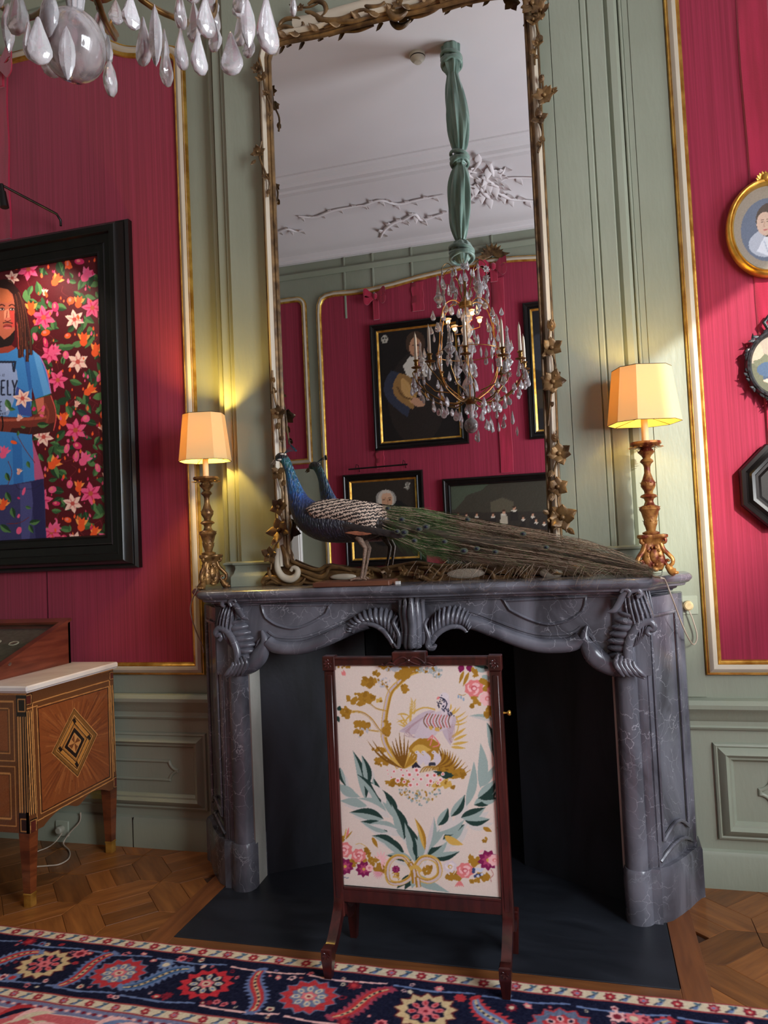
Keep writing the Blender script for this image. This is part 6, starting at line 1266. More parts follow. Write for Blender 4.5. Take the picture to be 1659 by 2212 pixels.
# ------------------------------------------------------------------ stucco in the cove
m_stu = M('stucco', (222, 214, 214), rough=.8)
def PMc(x, y):
    d = (CF+(x-IW/2)/FOC*CR-(y-IH/2)/FOC*CU)*np.array([1, -1, 1]); o = CAM*np.array([1, -1, 1])+np.array([0, 2*YM, 0])
    p0 = np.array([0, YF+.14, ZW+.085]); p1 = np.array([0, YF+.80, ZW+.37]); n = np.cross(p1-p0, [1, 0, 0]); t = ((p0-o)@n)/(d@n); q = o+t*d
    if q[1] > YF+.84: t = (ZC-.008-o[2])/d[2]; q = o+t*d
    return Vector(q)
nC = Vector((0, .40, -.92))
def stucco(px, r=.010, lv_=6, name='stucco_scroll'):
    p = [PMc(*q) for q in px]; q = [Vector(a) for a in spline([tuple(a) for a in p], 6)]; mb = MB(); n = len(q)
    mb.tube([a+nC*.008 for a in q], [r*1.25*(.35+.65*sin(pi*min(1, .1+i/n))) for i in range(n)], 7)
    for k in range(lv_):
        i = int((k+.5)/lv_*(n-2)); T = (q[i+1]-q[i]).normalized(); sd_ = T.cross(nC).normalized()*(1 if k % 2 else -1); mb.leaf(q[i]+nC*.006, T+sd_*.8, nC, .085*r/.010*.8, .055*r/.010*.8, n=7, curl=.5)
    return mb.build(name, m_stu, ceil, smooth=60)
for px, r, n in (([(645, 466), (680, 468), (715, 455), (760, 446), (800, 440)], .010, 7), ([(780, 445), (820, 432), (860, 440), (905, 430), (960, 420)], .011, 9), ([(822, 512), (832, 494), (852, 480), (880, 472)], .014, 7), ([(865, 478), (895, 462), (910, 474), (940, 466), (968, 458)], .013, 8), ([(598, 502), (620, 494), (640, 499), (655, 496)], .010, 5),
                 ([(1008, 398), (1030, 404), (1050, 392), (1070, 398), (1095, 384), (1155, 383)], .014, 7), ([(1060, 405), (1085, 420), (1110, 430), (1157, 433)], .014, 7), ([(1008, 440), (1018, 425), (1035, 408), (1060, 400)], .014, 6), ([(1020, 370), (1035, 350), (1046, 330), (1052, 325), (1060, 340)], .016, 6), ([(1046, 335), (1058, 355), (1064, 380), (1050, 395)], .018, 6), ([(1030, 372), (1012, 368), (1016, 380), (1040, 385)], .014, 5), ([(1064, 385), (1080, 378), (1092, 360)], .014, 5), ([(1030, 395), (1050, 420), (1062, 428)], .018, 6), ([(1040, 380), (1060, 392), (1080, 405)], .02, 6)):
    stucco(px, r, n)

# ------------------------------------------------------------------ framed pictures
def fprof(kind):
    if kind == 'dutch': return [([(0, 0), (0, .030), (.008, .040), (.020, .042), (.032, .034), (.060, .030), (.072, .038), (.080, .034), (.084, 0)], m_dark)]
def frame_pic(name, label, x0, x1, z0, z1, Y, sg, wd, mat, depth=.04, slip=None, group=None, prof=None, cat='painting'):
    up = (0, sg, 0); t = thing(name, label, cat, ((x0+x1)/2, Y, z0), group); pts = [(x0, Y, z0), (x1, Y, z0), (x1, Y, z1), (x0, Y, z1)]
    if sg > 0: pts = pts[::-1]
    pf = prof or [(0, 0), (0, depth*.7), (wd*.08, depth), (wd*.25, depth*1.05), (wd*.36, depth*.85), (wd*.7, depth*.7), (wd*.82, depth*.9), (wd*.95, depth*.8), (wd, depth*.4), (wd, 0)]
    mb = MB(); mb.sweep(pts, pf, up, closed=True); mb.build('frame', mat, t, smooth=30)
    if slip: mb = MB(); mb.sweep(pts, [(wd, 0), (wd, depth*.7), (wd+slip*.3, depth*.62), (wd+slip, depth*.4), (wd+slip, 0)], up, closed=True); mb.build('gilt_slip', m_gold, t, smooth=30)
    return t
m_oil = vcol_mat('oil_paint', rough=.55, bump=.1, bsc=250, spec=.3, coat=.03)
YPF = YF+.008
def fp(x, y): v = PM(x, y, YF+.03); return (v.x, v.z)
def canvas_front(t, x0, x1, z0, z1, res, bgc, draw):
    c = Canvas(x0, x1, z0, z1, res, bgc); c.map = fp; draw(c); c.noise(2, 5); c.build('painted_canvas', m_oil, lambda X, Z: (X, np.full_like(X, YF+.018), Z), t)
# 1 man in a wide collar
a, b = fp(798, 703), fp(1013, 957)
t = frame_pic('portrait_painting', 'dark portrait of a man in a golden sleeve, behind the chandelier in the mirror', a[0], b[0], fp(808, 975)[1]*.5+b[1]*.5, a[1], YF, 1, .075, m_dark, .045, .02)
x0, x1, z0, z1 = a[0]+.09, b[0]-.09, b[1]+.10, a[1]-.09
def d1_(c):
    c.ell((900, 860), 62, 100, (34, 27, 24)); c.ell((897, 742), 21, 27, (62, 44, 32)); c.ell((897, 750), 13, 21, (176, 128, 98)); [c.ell((x, 746), 3, 1.6, (60, 38, 30)) for x in (892, 903)]; c.line([(898, 748), (900, 756), (896, 757)], 1.4, (130, 84, 62)); c.line([(892, 763), (898, 762), (903, 763)], 1.8, (130, 66, 56)); c.poly([(870, 790), (885, 770), (915, 772), (935, 795), (930, 812), (880, 815)], (196, 188, 176)); c.leaf((845, 800), (880, 900), 60, (46, 50, 66)); c.leaf((862, 806), (892, 884), 52, (140, 104, 60)); c.leaf((868, 815), (890, 872), 20, (182, 142, 88)); c.ell((902, 868), 16, 9, (176, 132, 104), .4); c.line([(858, 835), (870, 855), (890, 862)], 4, (100, 72, 40)); c.line([(870, 820), (885, 845), (898, 856)], 3, (180, 140, 80))
    c.ell((831, 733), 7, 9, (176, 170, 156)); 
    for q in ((828, 731), (834, 731), (831, 737)): c.ell(q, 1.8, 2.2, (20, 18, 18))
canvas_front(t, x0-.015, x1+.015, z0-.02, z1+.015, .011, (20, 16, 15), d1_)
# 2 dark canvas at the right edge
a = fp(1128, 655); zb2 = fp(1135, 950)[1]
t = frame_pic('landscape_painting', 'black framed dark landscape, cut by the right edge of the mirror', a[0], a[0]+1.25, zb2, a[1], YF, 1, .075, m_dark, .045, .02); canvas_front(t, a[0]+.08, a[0]+1.17, zb2+.08, a[1]-.08, .014, (26, 24, 26), lambda c: (c.ell((1165, 860), 40, 20, (52, 44, 34)), c.ell((1175, 760), 40, 40, (44, 46, 52))))
# 3 woman in a white cap
a, b = fp(740, 1028), fp(912, 1013); zb3 = fp(748, 1226)[1]
t = frame_pic('portrait_painting', 'portrait of an elderly woman in a white cap, above the peacock in the mirror', a[0], b[0], zb3, (a[1]+b[1])/2, YF, 1, .075, m_dark, .045, .02)
def d3_(c):
    c.ell((835, 1110), 50, 34, (24, 22, 22)); c.ell((833, 1078), 22, 20, (150, 146, 138)); c.ell((833, 1080), 17, 22, (196, 186, 172)); c.ell((835, 1084), 11.5, 19, (196, 150, 118)); c.poly([(822, 1076), (826, 1066), (842, 1066), (848, 1076)], (206, 164, 134))
    for x in (829, 841): c.ell((x, 1080), 2.6, 1.4, (70, 48, 40)); c.line([(x-3, 1076), (x, 1075), (x+3, 1076)], 1, (120, 86, 66))
    c.line([(836, 1080), (838, 1088), (835, 1090)], 1.2, (150, 100, 76)); c.line([(831, 1095), (836, 1094), (840, 1095)], 1.6, (150, 80, 70)); c.ell((838, 1120), 30, 12, (196, 190, 180)); c.ell((840, 1150), 46, 30, (20, 18, 18))
    c.ell((879, 1050), 5, 9, (120, 116, 106)); c.line([(874, 1044), (879, 1056), (884, 1044)], 1.4, (190, 186, 170), sp=False); c.line([(872, 1054), (886, 1054)], 1.2, (170, 166, 150), sp=False)
canvas_front(t, a[0]+.085, b[0]-.085, zb3+.085, b[1]-.06, .009, (44, 38, 32), d3_)
pa, pb = PM(753, 1014, YF+.16), PM(880, 1003, YF+.16)
pl_ = thing('picture_light', 'thin black picture light bar above the portrait of the woman in a cap', 'lamp', (pa.x, YF, pa.z)); mb = MB(); mb.tube([pa, pb], .009, 8); mb.build('bar', m_dark, pl_)
for q in (.12, .92): v = pa*(1-q)+pb*q; mb = MB(); mb.tube([(v.x, YF+.005, v.z-.02), (v.x, YF+.06, v.z+.05), (v.x, YF+.13, v.z+.05), v], .0035, 6); mb.build('bracket', m_dark, pl_)
# 4 group in an interior
a = fp(955, 1036); b = fp(1190, 1018); zb4 = zb3-.02
t = frame_pic('group_painting', 'wide group painting of figures in a hall, black frame, behind the train in the mirror', a[0], b[0]+.35, zb4, (a[1]+b[1])/2, YF, 1, .085, m_dark, .05, None)
def d4_(c):
    c.poly([(960, 1040), (1200, 1020), (1200, 1140), (960, 1140)], (58, 54, 44)); c.poly([(975, 1052), (1060, 1042), (1040, 1060), (1010, 1070), (985, 1100), (976, 1100)], (70, 78, 62)); c.poly([(1060, 1085), (1085, 1075), (1110, 1084), (1110, 1110), (1060, 1112)], (84, 78, 62)); c.poly([(960, 1108), (1200, 1104), (1200, 1145), (960, 1145)], (48, 42, 36))
    for x, y, s_ in ((990, 1112, 1), (1008, 1112, 1), (1030, 1112, 1.1), (1065, 1112, 1.2), (1088, 1106, 1.3), (1110, 1098, 1.4), (1130, 1118, .9), (1150, 1112, 1.1), (1158, 1124, 1), (1175, 1128, 1)): c.poly([(x-6*s_, y+26), (x-5*s_, y+4), (x+5*s_, y+4), (x+7*s_, y+26)], (40, 34, 32) if x % 4 else (170, 160, 140)); c.ell((x, y+5), 4*s_, 2.4, (200, 192, 176)); c.ell((x, y), 2.4*s_, 3.4*s_, (186, 140, 112)); c.ell((x, y-3), 2.6*s_, 2, (60, 40, 28))
canvas_front(t, a[0]+.085, b[0]+.26, zb4+.085, b[1]-.05, 0.010, (54, 50, 42), d4_)

# ------------------------------------------------------------------ red ribbons and bows
def bow(name, label, x, y, z, sg, s_=1.0, tail=.3, par=None):
    t = thing(name, label, 'bow', (x, y, z)); n = sg
    for d in (-1, 1):
        mb = MB(); q = spline([(0, 0), (.05, .018), (.10, .05), (.125, .03), (.12, -.03), (.085, -.05), (.04, -.022), (0, 0)], 5); rg = []
        for i, (u, v) in enumerate(q): w_ = .040*s_*(.35+.65*min(1, abs(u)/.08)); th = .004; o_ = .02+.035*sin(pi*i/(len(q)-1)); c = Vector((x+d*u*s_, y+n*o_*s_, z+v*s_*1.1)); rg.append([c+Vector((0, n*th, w_)), c+Vector((0, n*th, -w_)), c+Vector((0, -n*th, -w_)), c+Vector((0, -n*th, w_))])
        mb.loft(rg); mb.build('loop', m_velvet, t, smooth=60)
    mb = MB(); mb.ball((x, y+n*.03*s_, z), (.028*s_, .022*s_, .036*s_), 10, 8); mb.build('knot', m_velvet, t, smooth=60)
    if tail: mb = MB(); mb.box(x-.035*s_, x+.035*s_, y+n*.004, y+n*.022, z-tail, z-.02, b=.005); mb.build('tail', m_velvet, t, smooth=30)
    return t
def ribbon_strip(label, x0, x1, y, z0, z1, n, fold=True):
    mb = MB(); k = 16; rg = []
    for i in range(k+1): z = z0+(z1-z0)*i/k; e = .004*sin(i*.9); rg.append([(x0+e, y+n*.002, z), (x0+.006+e, y+n*(.010+.003*sin(i*.7)), z), ((x0+x1)/2, y+n*.008, z), (x1-.004+e, y+n*.010, z), (x1+e, y+n*.002, z)])
    mb.loft(rg, closed=True); return tag(mb.build('silk_ribbon', m_velvet, smooth=50), label, 'ribbon')
XO = 1.522
ribbon_strip('wide red ribbon strip from which the three small pictures hang at the right', XO-.062, XO+.062, -.006, 1.70, 4.05, -1)
xlr = P(18, 300, Y=-.02).x; zbw = P(5, 142, Y=-.03).z
ribbon_strip('red ribbon strip hanging behind the large floral portrait at upper left', xlr-.11, xlr-.004, -.006, 3.30, zbw, -1)
bow('silk_bow', 'red silk bow at the top left edge, above the large floral portrait', xlr-.05, -.012, zbw, -1, 1.0, .12)
v = fx(812, 642); bow('silk_bow', 'red bow above the portrait of the man, seen at the left in the mirror', v[0], YF+.008, v[1], 1, 1.0, .26)
v = fx(1066, 578); bow('silk_bow', 'red bow under the gilt crest behind the chandelier top in the mirror', v[0], YF+.008, v[1], 1, 1.15, .16)
v0, v1 = fx(888, 612), fx(914, 608); ribbon_strip('flat red strap left of the chandelier sleeve, running up the silk in the mirror', v0[0], v1[0], YF+.006, v0[1]-.32, v0[1], 1)
v0, v1 = fx(1070, 800), fx(1098, 800); ribbon_strip('red ribbon strip below the chandelier, between two paintings in the mirror', v0[0], v1[0], YF+.006, fx(1080, 1022)[1], fx(1080, 600)[1], 1)
v0, v1 = fx(812, 980), fx(830, 980); ribbon_strip('short red ribbon strip between the two portraits in the mirror', v0[0], v1[0], YF+.006, fx(820, 1012)[1], fx(820, 972)[1], 1)
v = fx(1065, 560); mb = MB(); c = Vector((v[0], YF+.04, v[1]+.03))
for k in range(9): aa = pi*(-.05+k/8*1.1); mb.leaf(c, (cos(aa), .15, sin(aa)*.9), (0, 1, 0), .20 if k in (0, 8) else .13, .06, n=7, curl=.2, lobes=2)
mb.build('gilt_crest', m_gilt, pn_f, smooth=60)
# ------------------------------------------------------------------ large floral portrait on the left
XR_, ZT_, ZB_ = P(262, 462, Y=-.09).x, P(262, 466, Y=-.09).z, P(300, 1224, Y=-.06).z
XI, ZTI, ZBI = P(207, 532, Y=-.07).x, P(205, 534, Y=-.07).z, P(240, 1171, Y=-.07).z
XC_ = P(-5, 850, Y=-.07).x; wd_ = XR_-XI
pf = [(-.005, 0), (-.005, .035), (.006, .052), (.014, .050), (.018, .060), (.030, .095), (.040, .104), (.060, .104), (.072, .098), (.078, .084), (.100, .078), (.118, .072), (.124, .076), (.130, .070), (wd_-.018, .064), (wd_-.008, .068), (wd_, .058), (wd_, 0)]
big = frame_pic('large_portrait', 'large painting of a man in a blue shirt among pink flowers, deep black frame', 2*XC_-XR_, XR_, ZB_, ZT_, -.004, -1, wd_, m_dark, .1, None, None, pf)
PC = Canvas(XC_, XI+.004, ZBI-.004, ZTI+.004, .0023, (84, 12, 22)); PC.map = lambda x, y: (lambda v: (v.x, v.z))(P(x/2.4036, 380+y/2.4036, Y=-.058))
R5 = random.Random(8)
gL, gD, gM = (86, 128, 72), (34, 62, 36), (56, 92, 52); PKs, PKd, ORn, ORl, CRf = (240, 92, 134), (214, 46, 98), (246, 92, 40), (255, 156, 74), (250, 208, 186)
def stem(pts): PC.line(pts, 3, (120, 40, 44))
for k in range(60): x = R5.uniform(130, 560); y = R5.uniform(380, 1900); stem([(x, y), (x+R5.uniform(-40, 40), y+R5.uniform(10, 40)), (x+R5.uniform(-60, 60), y+R5.uniform(30, 80))])
leaves = [(300, 440, -1.2, 90), (200, 480, -.6, 60), (130, 590, -1.3, 80), (60, 480, 2.6, 60), (430, 410, .6, 60), (250, 650, -1.0, 50), (320, 500, 1.4, 36), (345, 690, 3.0, 80), (460, 780, -1.2, 80), (430, 780, -2.1, 60), (260, 775, -.4, 50), (495, 600, -1, 50), (380, 600, -.6, 60), (440, 620, -.3, 60), (350, 900, 2.9, 70), (370, 880, .3, 70), (460, 1000, -1.4, 80), (480, 1010, -1.0, 70), (360, 1060, -.3, 70), (340, 1110, -1.1, 60), (270, 990, 2.6, 60), (318, 975, 1.3, 50), (285, 1160, -1.4, 90), (500, 1290, 2.9, 70), (520, 1300, .2, 60), (290, 1380, -1.3, 90), (275, 1400, -1.9, 60), (430, 1350, -.3, 50), (450, 1180, -1.2, 60), (410, 1210, -1, 50), (330, 1640, 3.0, 80), (320, 1670, -2.6, 60), (440, 1740, -1.3, 80), (420, 1750, -2, 60), (520, 1660, -.5, 80), (510, 1700, -1, 60), (485, 1560, 1.3, 60), (200, 1440, -1, 50), (250, 1580, .2, 50), (370, 1840, 3.0, 70), (380, 1880, -.2, 60), (535, 1490, -1, 50), (450, 1480, -.4, 60), (420, 980, 1.0, 40), (240, 1820, -1.3, 60), (545, 1260, 2.4, 60), (190, 700, 1.6, 40), (150, 640, -.4, 50), (300, 1540, -.6, 60), (540, 1850, 1.6, 50), (460, 660, -.9, 40)]
for x, y, a, L in leaves: PC.leaf((x, y), (x+L*cos(a), y-L*sin(a)), L*.5, R5.choice((gD, gM, gL)), .05, R5.choice((gM, gL, gD))); PC.line([(x, y), (x+L*.9*cos(a), y-L*.9*sin(a))], 2.4, gL, sp=False)
for k in range(110):
    x, y, a, L = R5.uniform(120, 570), R5.uniform(380, 1910), R5.uniform(-3, 3), R5.uniform(36, 84); PC.leaf((x, y), (x+L*cos(a), y-L*sin(a)), L*.5, R5.choice((gD, gM, gL)), .05, R5.choice((gM, gL, gD)))
def fl6(x, y, r, c=PKs, t=PKd, m=(196, 90, 60)): r *= 1.18; PC.star((x, y), r, 6, c, .5, R5.uniform(0, 1), None, tip=None); [PC.leaf((x, y), (x+r*.75*cos(q), y+r*.75*sin(q)), r*.14, t) for q in [R5.uniform(0, .3)+j*pi/3 for j in range(6)]]; PC.ell((x, y), r*.2, r*.2, m)
def lily(x, y, r, a=pi/2, c=ORn, l=ORl):
    r *= 1.15
    for d in (-.55, .55, -.2, .2): PC.leaf((x, y), (x+r*cos(a+d*1.3), y-r*sin(a+d*1.3)), r*.42, l if abs(d) > .3 else c, .1*d)
    PC.leaf((x-r*.5*cos(a), y+r*.5*sin(a)), (x+r*.5*cos(a), y-r*.5*sin(a)), r*.75, c)
for x, y, r in ((145, 485, 52), (225, 735, 56), (478, 685, 50), (260, 925, 46), (298, 1060, 48), (390, 1320, 54), (468, 1648, 54), (213, 1683, 54), (265, 1850, 46), (560, 1885, 50), (400, 385, 40)): fl6(x, y, r)
for x, y, r in ((385, 745, 46), (402, 965, 50), (375, 1700, 46), (62, 530, 34), (115, 1155, 44), (225, 1355, 46), (245, 415, 36), (390, 1890, 40)): fl6(x, y, r, CRf, (226, 150, 140), (200, 80, 70))
for x, y, r, a in ((285, 550, 44, .9), (160, 700, 46, 1.6), (405, 665, 40, 1.4), (432, 860, 46, 1.5), (492, 915, 46, 1.3), (455, 1120, 44, .7), (325, 1275, 44, 1.6), (270, 1500, 48, .8), (420, 1820, 46, 1.5), (485, 1860, 42, 1.3), (405, 1620, 38, 1.4), (80, 470, 34, 1.9), (245, 1035, 30, 2), (15, 1720, 44, 1.2)): lily(x, y, r, a)
for x, y, r, a in ((440, 525, 50, 1.0), (270, 915, 44, .5), (430, 1480, 48, 1.0), (20, 1450, 44, 1.3), (270, 1830, 44, .3)): lily(x, y, r, a, PKs, (236, 110, 150))
for x, y, r, a in ((550, 1570, 34, 1.5), (540, 1320, 34, 2), (230, 610, 24, 1.5), (395, 1190, 24, 1.2), (560, 1790, 26, 1), (100, 1260, 24, 1), (95, 1540, 24, 1.2)): lily(x, y, r, a, (236, 170, 150), CRf)
for k in range(190):
    x, y = R5.uniform(130, 575), R5.uniform(380, 1905); r = R5.uniform(6, 15); a = R5.uniform(1, 2.2); PC.leaf((x, y+r), (x+r*.5*cos(a), y-r), r*.9, R5.choice((ORn, PKs, ORn, PKd, (240, 110, 60))))
for x, y, w_, h in ((352, 460, 16, 26), (410, 445, 26, 16), (285, 680, 18, 26), (365, 648, 20, 20), (235, 815, 24, 16), (180, 835, 12, 22), (235, 865, 12, 28), (340, 930, 16, 22), (515, 1045, 14, 26), (345, 1415, 14, 26), (400, 1400, 24, 18), (395, 1455, 14, 30), (505, 1515, 14, 24), (445, 1260, 20, 20), (530, 1240, 14, 20), (290, 1700, 20, 12), (270, 1628, 22, 18), (360, 1600, 16, 22), (350, 1785, 20, 14), (330, 1880, 18, 18), (480, 380, 16, 14), (350, 830, 18, 14)): PC.ell((x, y), w_, h, R5.choice((PKs, ORn, PKd)), R5.uniform(-.5, .5)); PC.ell((x-w_*.2, y-h*.2), w_*.4, h*.5, (240, 130, 120))
# figure
SK, SKd, SKl, SKr = (120, 50, 38), (66, 26, 24), (206, 110, 84), (226, 84, 78)
PC.poly([(-60, 1600), (100, 1590), (225, 1570), (232, 1700), (240, 1925), (-60, 1925)], (60, 58, 100)); PC.poly([(150, 1590), (222, 1572), (238, 1920), (190, 1925)], (44, 40, 82)); PC.poly([(100, 1600), (160, 1590), (170, 1700), (150, 1900), (110, 1900)], (78, 78, 128)); PC.line([(80, 1600), (100, 1625), (180, 1620), (220, 1590)], 3, (40, 36, 66))
PC.poly([(160, 1350), (205, 1480), (228, 1570), (175, 1580)], (196, 90, 130))
PC.poly([(-60, 920), (30, 915), (95, 885), (170, 905), (205, 935), (235, 1000), (262, 1130), (180, 1158), (165, 1100), (160, 1250), (165, 1350), (172, 1460), (178, 1580), (60, 1602), (-60, 1604)], (64, 132, 196))
PC.poly([(170, 905), (205, 935), (262, 1130), (225, 1140), (180, 960)], (96, 160, 214)); PC.line([(205, 935), (238, 1010), (264, 1130)], 5, (200, 120, 180)); PC.poly([(60, 1080), (150, 1130), (165, 1250), (100, 1240)], (60, 80, 150)); PC.poly([(60, 1350), (110, 1400), (120, 1590), (70, 1600)], (50, 112, 180)); PC.poly([(120, 920), (150, 960), (165, 1100), (150, 1120)], (48, 100, 168)); PC.line([(100, 900), (130, 960), (140, 1040)], 5, (46, 92, 156))
PC.poly([(-60, 1245), (60, 1252), (150, 1252), (195, 1235), (180, 1160), (266, 1135), (284, 1200), (291, 1262), (276, 1328), (150, 1342), (50, 1330), (-60, 1322)], SK)
PC.poly([(180, 1160), (225, 1148), (230, 1240), (196, 1236)], SKl); PC.line([(-40, 1268), (80, 1266), (190, 1258), (240, 1250)], 14, (176, 84, 62)); PC.poly([(60, 1310), (200, 1300), (280, 1280), (274, 1328), (150, 1342), (50, 1330)], SKd); PC.line([(262, 1140), (284, 1205), (289, 1262), (276, 1322)], 5, SKr); PC.line([(8, 1245), (14, 1290), (8, 1325)], 7, (24, 16, 20)); PC.line([(230, 1180), (250, 1230), (240, 1280)], 10, (150, 66, 50))
PC.poly([(-60, 860), (30, 860), (60, 880), (80, 895), (40, 918), (-60, 925)], (150, 60, 46))
PC.poly([(-60, 560), (20, 570), (62, 610), (76, 660), (74, 740), (76, 800), (60, 850), (20, 880), (-60, 885)], (186, 98, 72)); PC.poly([(-60, 575), (40, 590), (66, 640), (40, 660), (-60, 650)], (196, 104, 66))
PC.poly([(46, 690), (72, 680), (74, 780), (60, 790)], (206, 70, 62)); PC.poly([(20, 700), (44, 690), (50, 740), (20, 745)], (222, 140, 108))
for x in (8, 60): PC.ell((x, 692), 15, 8, (60, 26, 24)); PC.ell((x+1, 693), 11, 5, (216, 190, 176)); PC.ell((x+2, 692), 5, 5, (36, 20, 18)); PC.line([(x-16, 676), (x, 668), (x+16, 676)], 5, (50, 24, 22))
PC.line([(36, 700), (32, 735), (26, 744)], 4, (130, 50, 42)); PC.ell((38, 744), 17, 9, (206, 110, 88)); PC.line([(24, 750), (38, 756), (54, 748)], 4, (90, 34, 32))
PC.poly([(-60, 800), (0, 830), (20, 850), (50, 830), (76, 800), (72, 850), (56, 880), (10, 890), (-60, 900)], (34, 22, 22)); PC.ell((38, 782), 24, 13, (150, 56, 52)); PC.ell((38, 789), 20, 7, (206, 100, 92)); PC.line([(16, 783), (38, 780), (60, 783)], 3, (70, 22, 26)); PC.line([(14, 764), (38, 760), (64, 766)], 5, (50, 26, 24))
for k, (a, b, c) in enumerate((((0, 548), (60, 560), (92, 700)), ((10, 545), (80, 590), (110, 760)), ((20, 545), (100, 620), (130, 800)), ((0, 556), (70, 600), (86, 720)), ((30, 548), (110, 640), (150, 820)), ((-30, 552), (60, 575), (100, 760)), ((20, 550), (90, 600), (120, 720)))):
    e = [(100, 945), (112, 940), (140, 965), (94, 900), (158, 930), (104, 880), (130, 900)][k]; PC.line([a, b, c, ((c[0]+e[0])/2+4, (c[1]+e[1])/2), e], 17, (44, 24, 22)); PC.line([(q[0]+3, q[1]) for q in (a, b, c, e)], 4, (120, 62, 44)); PC.line([(q[0]-4, q[1]) for q in (a, b, c, e)], 3, (84, 40, 32))
PC.poly([(-60, 545), (20, 540), (60, 556), (96, 600), (70, 620), (40, 590), (-60, 565)], (46, 24, 22))
PC.line([(86, 760), (92, 830), (96, 900)], 4, (200, 70, 60)); 
n0 = PC.a.shape[1]; full = Canvas(2*XC_-PC.x1, PC.x1, PC.y0, PC.y1, .0023, (60, 10, 18)); full.w = 2*n0; full.h = PC.h; full.a = np.concatenate([PC.a[:, ::-1], PC.a], 1); full.gx = full.x0+(np.arange(full.w)+.5)*(full.x1-full.x0)/full.w; full.gy = PC.gy; full.map = PC.map
# shirt print and its lettering
full.poly([(-80, 1030), (-20, 960), (55, 962), (85, 1010), (92, 1060), (70, 1170), (40, 1245), (-80, 1245)], (150, 168, 206))
BK = (34, 40, 60)
def strokes(ls, w_=6):
    for l_ in ls: full.line(l_, w_, BK, sp=False)
strokes([[(-20, 966), (82, 966)], [(78, 963), (70, 1018)]], 11); strokes([[(62, 968), (68, 1012)]], 7)
strokes([[(-2, 1026), (-8, 1030), (0, 1036), (-6, 1042)], [(12, 1042), (12, 1028), (20, 1042), (20, 1028)]], 2.5)
x = 6; strokes([[(x, 1062), (x, 1138)], [(x, 1064), (x+20, 1062)], [(x, 1100), (x+16, 1099)], [(x, 1136), (x+20, 1136)]], 8); x = 38; strokes([[(x, 1060), (x, 1138)], [(x, 1136), (x+18, 1136)]], 8); strokes([[(62, 1060), (74, 1102)], [(88, 1060), (74, 1102)], [(74, 1100), (72, 1140)]], 8); strokes([[(-20, 1062), (-20, 1138)], [(-20, 1064), (-4, 1062)], [(-20, 1100), (-8, 1099)]], 8)
for x0, gl in ((-6, [[(0, 0), (0, 12), (7, 12), (7, 0)]]), (6, [[(3, 0), (3, 12)]]), (13, [[(0, 12), (0, 0), (6, 12), (6, 0)]]), (23, [[(6, 0), (0, 0), (0, 12), (6, 12)], [(0, 6), (5, 6)]])): strokes([[(x0+a, 1229+b) for a, b in g] for g in gl], 2.2)
full.poly([(26, 1185), (40, 1180), (44, 1215), (30, 1222)], (214, 214, 230)); strokes([[(-2, 1170), (-2, 1222)], [(-2, 1172), (8, 1172)], [(-2, 1196), (6, 1196)], [(-2, 1220), (8, 1220)]], 5)
PC2 = PC; PC = full
fl6(115, 1155, 44, CRf, (226, 150, 140), (200, 80, 70))
for x, y, a, L in ((30, 1160, -1.1, 60), (40, 1205, -.2, 40), (160, 1215, 1.2, 36), (190, 1290, .0, 64), (105, 1300, -.2, 30), (30, 1640, -1.1, 60), (60, 1720, -1.3, 60), (150, 1800, .2, 60), (150, 1810, -1.1, 50), (0, 1810, -.6, 70), (140, 1480, -1.2, 40), (90, 1350, 1.5, 30), (30, 1540, -1.2, 50), (130, 1715, -.3, 34)): PC.leaf((x, y), (x+L*cos(a), y-L*sin(a)), L*.5, R5.choice((gD, gM)), .05, gL)
lily(95, 1262, 24, 1, (236, 170, 150), CRf); lily(15, 1445, 42, 1.2, PKs, (236, 110, 150)); lily(12, 1715, 40, 1.2); lily(95, 1540, 22, 1.2, (236, 170, 150), CRf)
for x, y, w_, h in ((222, 1208, 9, 18), (215, 1245, 12, 7), (70, 1383, 18, 9), (122, 1637, 8, 22), (97, 1840, 14, 20), (95, 1765, 7, 12), (95, 1672, 8, 6), (175, 1210, 10, 12)): PC.ell((x, y), w_, h, R5.choice((PKs, PKd, ORn)), .3)
stem([(90, 1350), (130, 1420), (180, 1490)]); stem([(40, 1480), (60, 1540), (40, 1600)]); stem([(30, 1805), (100, 1800), (150, 1770)]); stem([(150, 1340), (180, 1250), (215, 1210)])
full.noise(3, 6); full.blur(); full.build('painted_canvas', m_oil, lambda X, Z: (X, np.full_like(X, -.056), Z), big)
mb = MB(); mb.box(full.x0, full.x1, -.054, -.006, full.y0, full.y1); mb.build('stretcher', m_dark, big, smooth=0)
# its spotlight arm
t0 = P(131, 476, Y=-.07); t1 = P(122, 462, Y=-.10); t2 = P(8, 402, Y=-.34); t3 = P(3, 404, Y=-.36); sp_ = thing('picture_spotlight', 'small black spotlight on a thin arm above the large floral portrait', 'lamp', tuple(t0))
mb = MB(); mb.tube([tuple(t0-Vector((0, 0, .03))), tuple(t0), tuple(t1), tuple(t2), tuple(t3)], .0065, 8); mb.build('arm', m_dark, sp_, smooth=50)
h0 = P(3, 398, Y=-.36); h1 = P(10, 448, Y=-.36); mb = MB(); mb.tube([h0, h0*.7+h1*.3, h0*.68+h1*.32, h0*.4+h1*.6, h1], [.010, .010, .016, .018, .021], 14); mb.build('head', m_dark, sp_, smooth=40)

